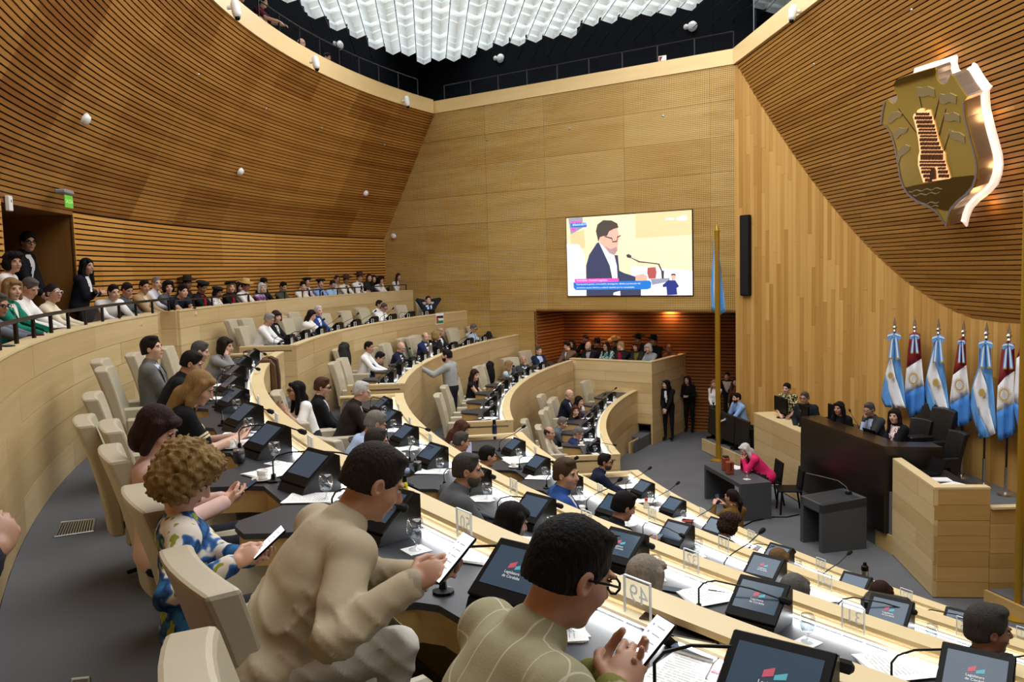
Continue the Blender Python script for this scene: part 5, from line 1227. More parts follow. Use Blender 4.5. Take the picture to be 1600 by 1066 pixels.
def head_sdf(S, H, Mh, s, fem, c=None):
    """H head centre, Mh columns right, forward, up"""
    T = lambda x, y, z: H+Mh@np.array([x, y, z])*s
    E = lambda c_, r, k=.02, op=1: S.ell(T(*c_), np.array(r)*s, 'skin', k*s, Mh, op)
    C = lambda a, b, ra, rb, k=.012, op=1: S.cone(T(*a), T(*b), ra*s, rb*s, 'skin', k*s, op)
    j = .94 if fem else 1.0
    E((0, -.014, .030), (.075, .096, .088)); E((0, .030, -.040), (.060*j, .062, .078*j), .03)
    E((0, .02, -.085), (.044*j, .05, .03), .02); E((0, .066, -.100), (.022*j, .018, .017), .02)
    for sd in (-1, 1):
        E((sd*.036, .058, -.028), (.026, .026, .024), .02); E((sd*.032, .098, .006), (.017, .014, .011), .014, -1)
        E((sd*.077, -.004, -.008), (.010, .020, .031), .008); E((sd*.081, .001, -.006), (.006, .010, .018), .005, -1)
        E((sd*.034, .080, .026), (.024, .011, .008), .012)
    C((0, .086, .010), (0, .108, -.028), .009, .013, .012); E((.011, .094, -.032), (.009, .010, .008), .006); E((-.011, .094, -.032), (.009, .010, .008), .006)
    E((0, .085, -.056), (.023, .013, .007), .006); E((0, .084, -.067), (.020, .012, .007), .006)
def hair_sdf(style, H, Mh, s):
    S = Sdf(); T = lambda x, y, z: H+Mh@np.array([x, y, z])*s
    E = lambda c_, r, k=.02, op=1: S.ell(T(*c_), np.array(r)*s, 'hair', k*s, Mh, op)
    C = lambda a, b, ra, rb, k=.02, op=1: S.cone(T(*a), T(*b), ra*s, rb*s, 'hair', k*s, op)
    face = lambda: (E((0, .098, -.040), (.078, .078, .104), .012, -1))
    if style == 'short':
        E((0, -.017, .034), (.081, .102, .097)); E((0, -.045, -.02), (.078, .07, .075)); E((0, .038, .100), (.052, .040, .020)); face(); E((0, -.005, -.085), (.12, .14, .05), .01, -1)
        for sd in (-1, 1): E((sd*.088, .005, -.012), (.022, .026, .035), .01, -1)
    elif style == 'thinning':
        E((0, -.02, .02), (.081, .10, .088)); face(); E((0, .03, .10), (.058, .085, .05), .01, -1); E((0, -.005, -.08), (.12, .14, .05), .01, -1)
        for sd in (-1, 1): E((sd*.088, .005, -.012), (.022, .026, .035), .01, -1)
    elif style == 'bald':
        E((0, -.03, .0), (.082, .085, .06)); face(); E((0, .0, .085), (.12, .13, .06), .01, -1); E((0, -.005, -.075), (.12, .14, .04), .01, -1); E((0, .09, .0), (.2, .075, .2), .01, -1)
    elif style == 'full':
        E((0, -.017, .042), (.086, .107, .100)); E((0, -.05, -.02), (.082, .07, .08)); E((0.01, .042, .108), (.058, .044, .028)); face(); E((0, -.005, -.088), (.12, .14, .05), .01, -1)
        for sd in (-1, 1): E((sd*.09, .008, -.014), (.02, .024, .034), .01, -1)
    elif style == 'bob':
        E((0, -.017, .036), (.087, .106, .098)); E((0, -.05, -.05), (.092, .07, .10))
        for sd in (-1, 1): C((sd*.078, .015, .05), (sd*.086, .012, -.10), .030, .026)
        E((0, .07, .075), (.066, .028, .03)); face()
    elif style == 'bobfringe':
        E((0, -.017, .036), (.09, .108, .1)); E((0, -.05, -.05), (.096, .072, .1))
        for sd in (-1, 1): C((sd*.08, .02, .05), (sd*.088, .03, -.07), .03, .026)
        face(); E((0, .082, .058), (.066, .026, .03))
    elif style in ('long', 'longwavy'):
        E((0, -.017, .036), (.086, .106, .098)); E((0, -.065, -.06), (.092, .055, .12)); C((0, -.085, -.10), (0, -.10, -.30), .075, .06)
        for sd in (-1, 1): C((sd*.076, .02, .05), (sd*.088, .0, -.10), .028, .032); C((sd*.088, .0, -.10), (sd*.10, .02, -.28), .034, .024)
        E((.02, .072, .082), (.05, .024, .026)); face()
    elif style in ('curly', 'curlyshort'):
        g = 1.0 if style == 'curly' else .86
        E((0, -.02, .05), (.125*g, .125*g, .105*g)); E((0, -.06, -.03), (.125*g, .085*g, .10*g))
        for sd in (-1, 1): E((sd*.085*g, .0, -.02), (.045, .06, .085))
        E((0, .06, .095), (.085, .05, .045)); face()
    elif style == 'bun':
        E((0, -.017, .034), (.081, .102, .095)); E((0, -.045, -.02), (.078, .066, .07)); E((0, -.125, .045), (.042, .038, .042)); face(); E((0, -.005, -.085), (.12, .14, .05), .01, -1)
    elif style == 'pony':
        E((0, -.017, .034), (.081, .102, .095)); E((0, -.045, -.02), (.078, .066, .07)); C((0, -.11, .03), (0, -.16, -.05), .03, .036); C((0, -.16, -.05), (0, -.14, -.24), .036, .02); face(); E((0, -.005, -.085), (.12, .14, .05), .01, -1)
    return S
POSES = {  # wrists relative to the middle of the shoulders: (right, forward, up) for the right hand and the left hand
 'desk': ((.10, .40, -.30), (-.10, .40, -.30)), 'clasp': ((.035, .36, -.29), (-.035, .37, -.29)), 'phone': ((.065, .34, -.20), (-.065, .34, -.21)),
 'read': ((.14, .38, -.30), (-.04, .40, -.30)), 'lap': ((.08, .30, -.42), (-.08, .30, -.42)), 'down': ((.24, .04, -.52), (-.24, .04, -.52)), 'front': ((.04, .20, -.46), (-.04, .21, -.47)),
 'cross': ((-.10, .20, -.22), (.10, .22, -.20)), 'rail': ((.16, .44, -.26), (-.16, .44, -.26)), 'low': ((.20, .24, -.44), (-.20, .24, -.44))}
PEOPLE = {}; NP = 0
def person(key, label, pos, yaw, pose='desk', lean=12, hy=0, hp=10, roll=0, top='#20242c', shirt=None, tie=None, sleeve='long', bottom='#1d1f25', hair=('short', '#2b2420'), skin='light',
           s=1.0, fem=False, stand=False, lod=None, hands=None, glasses=None, hat=None, beard=None, collar=True, group=None, curl=.5, open_=1.0, scarf=None, wrinkle=0.0, pole=None, hz=None, twist=0, cat='person', chair_=None, palms=None, legs=True, fz=None, hold=None, band_=None):
    """pos = world place of the head's centre; yaw = heading the body faces; hy, hp = turn and nod of the head"""
    global NP
    H0 = np.array(pos, float); depth = float((H0-CAM)@AZ)
    if stand and fz is not None: s = max(.75, min(1.2, (H0[2]-fz)/1.615))
    if lod is None: lod = 0 if depth < 4.6 else (1 if depth < 11 else 2)
    hb, hh, hn = ((.0105, .0052, .0042), (.018, .0085, .0065), (.027, .0115, .0085))[lod]
    fwd0 = np.array([math.cos(R_(yaw)), math.sin(R_(yaw)), 0]); L = R_(lean)
    tl = np.array([0, math.sin(L), math.cos(L)]); nk = unit(np.array([0, math.sin(L*.8)+.10, math.cos(L*.8)]))
    sw = (.168 if fem else .192)*s; TL = .50*s
    # local frame: x right, y forward, z up; the head's centre is put at H
    rel = tl*TL+nk*.158*s+np.array([0, .022*s, 0])
    hipz = .52*s if not stand else .93*s
    hip = np.array([0, 0, hipz]); H = hip+rel
    Rw = np.array([[fwd0[1], fwd0[0], 0], [-fwd0[0], fwd0[1], 0], [0, 0, 1.0]])   # local -> world
    root = H0-Rw@H
    gz = 0.0 if fz is None or stand else max(-.25, min(.3, fz-root[2]))
    a, b = R_(-hy), R_(-hp)
    Mh = rotz(-a)@rotx(b)@roty(R_(roll))
    if hz is None: pass
    S = Sdf(); tm = 'top'; jk = bool(shirt) and sleeve == 'long'; cl = .0 if sleeve == 'bare' else (.017 if jk else .010); tw = 1.10 if jk else 1.0
    U = lambda t, x=0, y=0: hip+tl*t*s+np.array([x*s, 0, 0])+np.array([0, math.cos(L), -math.sin(L)])*y*s
    Mt = np.stack([np.array([1, 0, 0.]), np.array([0, math.cos(L), -math.sin(L)]), tl], 1)
    g = .9 if fem else 1.0; j = 1.0
    S.ell(U(.02), np.array([.172*(1.02 if fem else 1), .135, .13])*s, tm if not stand else 'bottom', .05, Mt); S.ell(U(.16, 0, .008), np.array([.158*g, .125, .16])*s*tw, tm, .06, Mt)
    if jk and not stand: S.ell(U(-.04, 0, -.01), np.array([.185, .152, .13])*s, tm, .05, Mt)
    S.ell(U(.32, 0, .006), np.array([.174*g, .126*g, .17])*s*tw, tm, .06, Mt)
    if fem:
        for sd in (-1, 1): S.ell(U(.31, sd*.072, .088), np.array([.062, .055, .062])*s, tm, .04, Mt)
    sh = [U(.445, sd*sw/s*.86, -.005) for sd in (1, -1)]
    shr = .080 if jk else .064
    for sd in (1, -1): S.cone(U(.458, sd*.10*g, -.012), U(.445, sd*sw/s*.90, -.008), .062*s, shr*s, tm, .04)
    S.ell(U(.44, 0, -.02), np.array([.12, .085, .07])*s, tm, .05, Mt)
    nb = U(.47, 0, -.005); hc = H+Mh@np.array([0, -.02, -.06])*s
    if lod == 2: S.cone(nb, hc, .056*s*g, .053*s*g, 'skin', .03)
    if collar: S.cone(U(.468, 0, -.004), nb+unit(hc-nb)*.050*s, .078*s*g, .064*s*g, 'shirt' if shirt else tm, .012)
    if jk and collar: S.cone(U(.455, 0, -.008), nb+unit(hc-nb)*.028*s, .100*s*g, .080*s*g, tm, .007)
    elif not collar: S.cone(U(.455, 0, -.004), nb+unit(hc-nb)*.016*s, .088*s*g, .069*s*g, tm, .015)
    if not wrinkle and lod < 2 and sleeve == 'long': wrinkle = .0032
    # arms
    R0 = POSES.get(pose, POSES['desk']); W = []; BND = []
    mid = U(.445)
    for q, sd in enumerate((1, -1)):
        off = np.array(R0[q])
        c = mid+np.array([off[0], off[1], off[2]])*s
        pl = np.array([sd*.55, -.35, -.8]) if pole is None else np.array([sd*pole[0], pole[1], pole[2]])
        if hands and hands[q] is not None:
            hq = hands[q]
            if isinstance(hq, str):
                if hq == 'chin': c = H+Mh@np.array([sd*.035, .085, -.135])*s
                elif hq == 'cheek': c = H+Mh@np.array([sd*.085, .06, -.12])*s
                elif hq == 'behind': c = H+Mh@np.array([sd*.11, -.07, -.01])*s; pl = np.array([sd*.9, .25, .75])
                elif hq == 'mouth': c = H+Mh@np.array([sd*.02, .13, -.14])*s
                elif hq == 'eye': c = H+Mh@np.array([sd*.05, .16, -.08])*s
            elif len(hq) == 3: c = mid+np.array(hq)*s
            else: c = Rw.T@(np.array(hq[:3])-root)          # world place
        if hold is not None:
            ph = Rw.T@(np.array(hold)-root); fd = ph-mid; fd = unit(np.array([fd[0], fd[1], fd[2]*.5])); rd = np.array([fd[1], -fd[0], 0]); c = ph+rd*sd*(.10 if sd > 0 else .02)*s-fd*(.085 if sd > 0 else .13)*s+np.array([0, 0, -.065 if sd > 0 else -.085]); pl = np.array([sd*.85, -.25, -.5])
        e, c = ik(sh[q], c, .285*s, .25*s, pl)
        r0, r1, r2 = (.052*g+cl)*s, (.044*g+cl)*s, (.034*g+cl)*s
        if jk: r0, r1, r2 = .074*g*s, .060*g*s, .046*g*s
        if sleeve == 'long':
            S.cone(sh[q], e, r0, r1, tm, .018 if jk else .03); S.cone(e, c+unit(e-c)*.012*s, r1, r2, tm, .014)
            if shirt and lod < 2: S.cone(c+unit(e-c)*.02*s, c+unit(c-e)*.010*s, r2*.9, r2*.88, 'shirt', .004)
        elif sleeve == 'short':
            S.cone(sh[q], sh[q]+(e-sh[q])*.72, r0+.006, r1+.012, tm, .03); S.cone(sh[q], e, r0-.012, r1-.008, 'skin', .01); S.cone(e, c, r1-.008, r2-.008, 'skin', .02)
        else:
            S.cone(sh[q], e, r0-.01, r1-.004, 'skin', .02); S.cone(e, c, r1-.004, r2-.004, 'skin', .02)
        if band_: BND.append((sh[q], e, r0))
        W.append((c, unit(c-e), sd))
    if legs:
        for sd in (1, -1):
            h0 = hip+np.array([sd*.085*s, 0, -.01])
            if stand:
                kn = h0+np.array([sd*.015, .01, -.43*s]); an = np.array([sd*.10*s, -.01, .09*s])
                S.cone(h0, kn, .088*s, .06*s, 'bottom', .04); S.cone(kn, an, .058*s, .042*s, 'bottom', .03); S.ell((an[0], .06*s, .045*s), np.array([.045, .13, .045])*s, 'shoe', .02)
            else:
                kn = h0+np.array([sd*.05*s, .40*s, .02*s]); an = np.array([sd*.12*s, .34*s, .09*s+gz])
                S.cone(h0, kn, .088*s, .064*s, 'bottom', .05); S.cone(kn, an, .06*s, .045*s, 'bottom', .03); S.ell((an[0], an[1]+.06*s, .045*s+gz), np.array([.045, .13, .045])*s, 'shoe', .02)
    disp = None
    if wrinkle:
        def disp(X):
            z = X[..., 2]; y = X[..., 1]; x = X[..., 0]
            m = 1.0/(1+np.exp((z-(H[2]-.24*s))*90))
            sx = np.abs(x)
            seam = 0.0 if not jk else (.004*np.exp(-((sx-.168*s)/.007)**2)*(np.abs(z-(mid[2]-.05*s)) < .11*s)+.0025*np.exp(-(x/.006)**2)*(y < hip[1]+math.sin(L)*.25)*(z < mid[2]+.03))
            rid = wrinkle*(1.1-np.abs(np.sin(z*30+x*14+np.sin(y*20+x*9)*1.5)))**2*.9*np.exp(-((z-(hip[2]+.16*s))/.16)**2) if jk else 0.0
            rid = rid+(wrinkle*(1.0-np.abs(np.sin((z+y)*34+x*10)))**2*.8*(sx > .15*s) if jk else 0.0)
            return seam-m*rid+m*wrinkle*.6*(np.sin(z*46+np.sin(x*9)*2.2+y*12)*.55+np.sin(z*23-x*17+np.sin(y*14)*1.6)*.7+np.sin(x*31+z*12+y*25)*.35)
    V, Q = S.mesh(hb, disp); Vb = (V-hip)@Mt/s; C = V[Q].mean(1); mi, names = S.classify(C, 'top')
    def slot(n):
        if n not in names: names.append(n)
        return names.index(n)
    # opening of a jacket over the shirt
    Ct = (C-hip)@Mt/s
    if shirt and collar:
        t = Ct[:, 2]; v = (Ct[:, 1] > .03) & (t < .50) & (t > .16) & (np.abs(Ct[:, 0]) < .006+open_*.058*np.clip((t-.16)/.32, 0, 1)*1.2); top_i = names.index('top') if 'top' in names else -1
        mi[v & (mi == top_i)] = slot('shirt')
        if tie:
            vv = v & (np.abs(Ct[:, 0]) < .024) & (mi == slot('shirt')); mi[vv] = slot('tie')
    Vs, Qs, ms = [V], [Q], [mi]; nV = len(V)
    # head, finer
    Hs = Sdf(); head_sdf(Hs, H, Mh, s, fem); Hs.cone(nb+unit(hc-nb)*(.03 if lod == 2 else -.01)*s, hc, .056*s*g, .053*s*g, 'skin', .03)
    v, q = Hs.mesh(hh*s); Vs.append(v); Qs.append(q+nV); ms.append(np.full(len(q), slot('skin'))); nV += len(v)
    for (c, d, sd) in W:
        Hd = Sdf(); pn = np.array([-sd*.25, .15, -.9])
        if pose == 'phone' or (palms and 'up' in palms): pn = np.array([-sd*.6, -.1, .75])
        if pose in ('down',): pn = np.array([-sd*1.0, 0, 0])
        if pose in ('front', 'clasp', 'cross'): pn = np.array([-sd*.6, -.5, -.3])
        qi = 0 if sd > 0 else 1; dd = d.copy()
        if hands and isinstance(hands[qi], str):
            to = unit((H+Mh@np.array([0, .02, .01])*s)-c); dd = unit(d*.25+to*1.0+np.array([0, 0, .5])); pn = unit((H-c))
            if hands[qi] == 'behind': dd = unit(np.array([-sd*1., -.25, .15])); pn = np.array([0, 1, 0.])
        if hold is not None:
            dd = unit(unit(ph+fd*.02+np.array([0, 0, .01])-c)+d*.25) if sd > 0 else unit(d*.35+fd*.8+np.array([0, 0, .12])-rd*sd*.10); pn = unit(-rd*sd*.8+np.array([0, 0, -.45])) if sd > 0 else unit(np.array([0, 0, 1.])-fd*.3-rd*sd*.25); curl = .8 if sd > 0 else .5
        hand(Hd, c, dd, pn, sd, s*(.92 if fem else 1.0), curl); v, q = Hd.mesh(hn); Vs.append(v); Qs.append(q+nV); ms.append(np.full(len(q), slot('skin'))); nV += len(v)
    F = [tuple(f) for f in np.concatenate(Qs).tolist()]; V = np.concatenate(Vs); mi = np.concatenate(ms).tolist(); V = V.tolist()
    # eyes, brows, mouth
    mb = MB(); T = lambda x, y, z: H+Mh@np.array([x, y, z])*s
    ids = {k: slot(k) for k in ('eye_white', 'eye_dark', 'lip', 'brow')}
    for sd in (-1, 1):
        mb.m = ids['eye_white']; mb.ell(T(sd*.032, .0785, .005), np.array([.0135, .0105, .0085])*s, Mh)
        mb.m = ids['eye_dark']; mb.ell(T(sd*.032, .0862, .004), np.array([.0058, .0045, .0058])*s, Mh); mb.ell(T(sd*.032, .083, .012), np.array([.015, .008, .0025])*s, Mh)
        mb.m = ids['brow']; mb.ell(T(sd*.034, .087, .027), np.array([.019, .008, .0042])*s, Mh)
    mb.m = ids['lip']; mb.ell(T(0, .0925, -.0615), np.array([.021, .0075, .0045 if not fem else .0065])*s, Mh)
    V += [tuple(v) for v in mb.V]; F += [tuple(i+nV for i in f) for f in mb.F]; mi += mb.mi
    hm = hairmat(hair[1] if hair else '#3a302a')
    mm = {'skin': skinmat(skin), 'top': clothmat(top), 'shirt': clothmat(shirt or '#e8e8e8'), 'tie': clothmat(tie or '#20222a'), 'bottom': clothmat(bottom), 'shoe': clothmat('#151515'), 'eye_white': M_['eye_white'], 'eye_dark': M_['eye_dark'], 'lip': M_['lip'], 'brow': hm}
    t = thing('person', label, cat, tuple(root), R_(yaw-90), group)
    mesh('body', V, F, [mm[n] for n in names], t, mi, True)
    if jk and collar and lod < 2:
        LV = []; LF = []
        for sd in (-1, 1):
            n0 = len(LV)
            for q_ in range(8):
                tt = .17+.30*q_/7; xi = .006+open_*.058*min(1, max(0, (tt-.16)/.32)); wd = .055*math.sin(math.pi*min(1, (q_+.6)/8.5))**.7+.006
                for xx in (xi-.004, xi+wd*.5, xi+wd):
                    nr = Vb[(np.abs(Vb[:, 0]-sd*xx) < .022) & (np.abs(Vb[:, 2]-tt) < .022)]; yy = (nr[:, 1].max() if len(nr) else .13)+.007
                    LV.append(hip+Mt@np.array([sd*xx, yy, tt])*s)
            for q_ in range(7):
                for c_ in range(2):
                    a_ = n0+q_*3+c_; LF.append((a_, a_+1, a_+4, a_+3) if sd > 0 else (a_+3, a_+4, a_+1, a_))
        lo_ = mesh('lapels', LV, LF, clothmat(top), t); sm_ = lo_.modifiers.new('thickness', 'SOLIDIFY'); sm_.thickness = .004
    if hair:
        hs = hair_sdf(hair[0], H, Mh, s); amp = {'curly': .016, 'curlyshort': .013, 'longwavy': .008}.get(hair[0], .0018); fr = {'curly': 105, 'curlyshort': 120, 'longwavy': 60}.get(hair[0], 150)
        dsp = (lambda X: amp*np.sin(X[..., 0]*fr+1.3*np.sin(X[..., 2]*fr*.6))*np.sin(X[..., 1]*fr+1.1*np.sin(X[..., 0]*fr*.5))*np.sin(X[..., 2]*fr*.9)) if (amp > .005 and lod < 2) else ((lambda X: .0022*np.sin(X[..., 0]*310+2*np.sin(X[..., 2]*60))*np.sin(X[..., 1]*290+2*np.sin(X[..., 2]*50))) if lod == 0 else None)
        v, q = hs.mesh(hh*s*(1.1 if lod else 1.25), dsp); mesh('hair', v, q.tolist(), hm, t, smooth=True)
    if beard:
        Bs = Sdf(); E = lambda c_, r, k=.008, op=1: Bs.ell(H+Mh@np.array(c_)*s, np.array(r)*s, 'h', k, Mh, op)
        E((0, .034, -.055), (.066, .068, .068)); E((0, .06, -.098), (.03, .026, .022)); E((0, .04, .03), (.1, .2, .062), .008, -1); E((0, .11, -.058), (.024, .03, .012), .004, -1); E((0, -.07, -.05), (.1, .08, .1), .01, -1)
        E((0, .09, -.005), (.04, .05, .045), .006, -1)
        v, q = Bs.mesh(hh*s); 
        if len(v): mesh('beard', v, q.tolist(), hairmat(beard), t, smooth=True)
    if band_:
        m = MB()
        for a0_, e0_, r_ in BND:
            for f_ in (.58, .66):
                p_ = a0_+(e0_-a0_)*f_; dd_ = unit(e0_-a0_); m.tube([p_-dd_*.008, p_+dd_*.008], r_+.012, 14)
        m.build('sleeve_stripes', clothmat(band_), t)
    if glasses:
        m = MB(); r = .004 if lod else .003
        for sd in (-1, 1):
            pts = [T(sd*.034+.024*math.cos(k*math.pi/4), .102, .004+.018*math.sin(k*math.pi/4)) for k in range(9)]; m.tube(pts, r*s, 5, False); m.tube([T(sd*.058, .102, .008), T(sd*.078, .06, .010), T(sd*.080, .0, .004)], r*s, 5)
        m.tube([T(-.010, .103, .006), T(.010, .103, .006)], r*s, 5); m.build('glasses', M_[glasses], t)
    if hat:
        kind, hc_ = hat[:2]; m = MB(); up = T(0, -.018, .085 if kind != 'beret' else .075); tilt = Mh@rotx(R_(-6))
        if kind == 'brim': m.lathe([(.10*s, -.02), (.19*s, .012*s), (.195*s, .018*s), (.10*s, 0), (.094*s, .03*s), (.085*s, .085*s), (.06*s, .098*s), (0, .09*s)], up, 16, tilt)
        elif kind == 'beret': m.lathe([(.085*s, -.02*s), (.135*s, .012*s), (.14*s, .03*s), (.10*s, .05*s), (.03*s, .056*s), (0, .055*s)], up, 16, tilt@rotx(R_(12)))
        elif kind == 'cap': m.lathe([(.088*s, -.03*s), (.092*s, 0), (.085*s, .035*s), (.05*s, .06*s), (0, .065*s)], up, 14, tilt); m.box(T(0, .12, .065), (.13*s, .09*s, .008*s), Mh)
        m.build('hat', clothmat(hc_), t, True)
        if kind == 'brim': m = MB(); m.lathe([(.097*s, .0), (.0965*s, .018*s)], up+tilt@np.array([0, 0, .002]), 16, tilt); m.build('hat_band', clothmat('#241812'), t)
    if scarf:
        m = MB(); b0 = U(.47, 0, .07)
        pts = [b0+np.array([.05*math.sin(k), .035*math.cos(k)-.03, .012]) for k in np.linspace(-2.2, 2.2, 8)]; m.tube(pts, .02*s, 6)
        for sd in (-1, 1): m.tube([U(.45, sd*.01, .12), U(.36, sd*.022, .145), U(.27, sd*.03, .15)], [.014, .018, .022], 5)
        m.build('neckerchief', clothmat(scarf), t)
    wh = [root+Rw@c for c, d, sd in W]; info = dict(root=root, Rw=Rw, hip=root+Rw@hip, yaw=yaw, wrists=wh, dirs=[Rw@d for c, d, sd in W], label=label, key=key, o=t, H=H0, fwd=fwd0)
    PEOPLE[key] = info; NP += 1
    return info
def to_hall(p): return (ang(p)+180) % 360
# ================================================================== the people
Zs = {'A': 3.96, 'B': 3.24, 'C': 2.56, 'D': 1.83}
def seat_person(key, row, px, py, label, z=None, R=None, turn=0, chairlab='beige', cpx=None, **kw):
    """a member seated in a row; turn = degrees the body is turned left from facing the hall centre"""
    p = at_R(px, py, R, True) if R else at_z(px, py, Zs[row] if z is None else z)
    yaw = to_hall(p)+turn
    i = person(key, label, p, yaw, fz=ROWS[row]['floor'], group='members at the curved desks', **kw)
    if chairlab and cpx:
        q = at_z(cpx[0], cpx[1], ROWS[row]['floor']+1.14); y2 = to_hall(q); q = q+.47*np.array([math.cos(R_(y2)), math.sin(R_(y2)), 0]); chair(q[0], q[1], ROWS[row]['floor'], y2, 'beige leather conference chair of the '+key)
    elif chairlab:
        h = i['hip']-i['fwd']*.03
        chair(h[0], h[1], ROWS[row]['floor']+max(-.1, min(.14, h[2]-.52-ROWS[row]['floor'])), yaw, 'beige leather conference chair of the '+key)
    return i
HK = dict
# ---- nearest row
i = seat_person('man in the beige blazer', 'A', 585, 752, 'man in a beige blazer hunched over his phone at plate 50', z=4.02, lean=36, hy=-8, hp=30, top='#b5a88d', shirt='#9c937d', hair=('short', '#241c17'), skin='tan', pose='phone', hold=at_d(707, 872, 2.62), s=1.06, wrinkle=.011, bottom='#c9c4ba', curl=.8, turn=-6, cpx=(302, 888))
BEIGE = i
i = seat_person('man in the checked blazer', 'A', 892, 893, 'man in an olive checked blazer with glasses bent over his phone at plate 49', z=4.0, lean=30, hy=0, hp=26, top='check_olive', shirt='#7c7a3e', hair=('short', '#0d0b0a'), skin='tan', pose='phone', hold=at_d(1012, 1008, 2.02), s=1.08, glasses='black_plastic', curl=.8, wrinkle=.003, bottom='#2a2a2a', turn=-14)
CHECK = i
i = seat_person('curly blonde woman', 'A', 292, 745, 'woman with curly blonde hair and a blue floral blouse looking at her phone', z=3.93, lean=-3, hy=-12, hp=34, top='floral_blue', hair=('curly', '#8c7246'), skin='light', pose='phone', fem=True, hold=at_d(420, 848, 3.2), s=1.02, collar=False, curl=.8, turn=-8, cpx=(222, 776))
CURLY = i
i = seat_person('woman in the pink blouse', 'A', 245, 672, 'woman with a dark red-brown bob and a pink blouse', z=3.93, lean=-2, hp=28, hy=-22, top='#d3b0a6', hair=('bob', '#2a1512'), skin='light', pose='phone', fem=True, s=1.05, collar=False, palms='up', turn=-6, cpx=(176, 706))
PINK = i
seat_person('blonde woman in black', 'A', 312, 606, 'woman with long blonde hair and a black top with striped cuffs', z=3.93, lean=24, hp=28, hy=-18, top='#101013', hair=('long', '#8a6c42'), skin='light', pose='phone', fem=True, sleeve='short', s=1.02, collar=False, palms='up', cpx=(172, 664), band_='#d9cba8')
seat_person('dark haired man in the black suit', 'A', 300, 568, 'dark haired man in a black suit leaning over the top desk', z=3.88, lean=26, hp=22, hy=-10, top='#17181d', shirt='#e5e5e8', hair=('short', '#16120f'), skin='tan', pose='clasp', s=1.04)
seat_person('grey haired man in the black suit', 'A', 313, 549, 'grey haired man mostly hidden behind the dark haired man in black', z=3.85, lean=22, hp=16, top='#1e1f25', shirt='#e5e5e8', hair=('short', '#4a4745'), skin='light', pose='clasp')
seat_person('young man in the grey blazer', 'A', 238, 545, 'young dark haired man in a grey blazer leaning back and looking up', z=4.02, lean=-2, hp=-8, hy=-20, top='#6d6d69', shirt='#c3cfe6', hair=('full', '#1c1512'), skin='light', pose='lap', open_=1.3)
seat_person('woman in the grey top', 'A', 352, 541, 'woman with dark bobbed hair and a grey top, hand against her face', z=3.80, lean=24, hp=8, hy=-16, top='#8a8a87', hair=('bob', '#201712'), skin='light', fem=True, hands=['cheek', None], collar=False)
# ---- third row, nearer side
p = at_z(463, 611, 3.42)
person('photographer woman', 'woman in a white T-shirt with long black hair holding a camera', p, 206, stand=True, fz=1.96, hy=5, hp=-4, top='#e6e4e0', sleeve='short', hair=('long', '#0f0c0c'), skin='tan', fem=True, glasses='brown_plastic' if 'brown_plastic' in MATS else 'black_plastic', hands=[(.0, .30, .0), (-.16, .24, -.04)], pose='front', collar=False, bottom='#22252c')
i = PEOPLE['photographer woman']; c = at_z(444, 622, 3.36)
c = i['H']+i['fwd']*.30+np.array([-.02, -.05, -.06]); t = thing('photo_camera', 'black camera with a wide lens held by the woman in the white T-shirt', 'camera', tuple(c), R_(i['yaw']-90))
m = MB(); m.rbox((0, 0, 0), (.15, .07, .10), .015); m.rbox((0, 0, .06), (.06, .06, .035), .01); m.build('body', M_['black_plastic'], t); m = MB(); m.lathe([(.04, 0), (.042, .03), (.046, .10), (.05, .14), (.044, .14), (.03, .10)], (0, .03, 0), 14, rotx(-math.pi/2)); m.build('lens', M_['black_plastic'], t)
seat_person('brown haired man in glasses', 'B', 504, 605, 'man with brown hair and glasses in a dark suit leaning back', lean=6, hp=10, hy=-14, top='#15171c', shirt='#c9cfdc', hair=('full', '#4b3121'), skin='light', pose='lap', glasses='black_plastic')
seat_person('white haired man in brown', 'B', 565, 612, 'white haired man in glasses and a dark brown suit holding a phone', lean=20, hp=14, hy=-6, top='#2b2521', shirt='#d7d9dd', hair=('short', '#b9b6b1'), skin='light', pose='phone', glasses='steel', s=1.05)
seat_person('grey haired man in light blue', 'B', 587, 662, 'grey haired man in a light blue shirt bending over the desk', lean=30, hp=24, top='#a9bcdc', hair=('short', '#77736d'), skin='tan', pose='desk', s=1.04)
seat_person('dark haired man before the light blue shirt', 'B', 589, 690, 'short haired man seen from behind in front of the light blue shirt', lean=24, hp=8, hy=-10, top='#3c4452', shirt='#dfe3ea', hair=('short', '#35302b'), skin='tan', pose='desk')
seat_person('bearded man in the grey suit', 'B', 731, 735, 'bearded grey haired man in a grey suit turned to the stage', lean=18, hp=4, hy=-22, top='#55585c', shirt='#e6e6e8', hair=('short', '#3d3934'), beard='#5a524b', skin='tan', pose='read', s=1.06, turn=-10)
seat_person('black haired woman at the third desk', 'B', 800, 815, 'black haired woman bending low over the desk behind the rim', z=3.12, lean=30, hp=20, hy=-12, top='#16161a', hair=('bob', '#0d0a0b'), skin='light', fem=True, pose='phone', collar=False)
seat_person('ash blonde woman', 'B', 1008, 905, 'woman with long ash blonde hair seen from behind plate 49', z=3.1, lean=14, hp=14, top='#d9d4cb', hair=('long', '#8d8478'), skin='light', fem=True, pose='desk', collar=False)
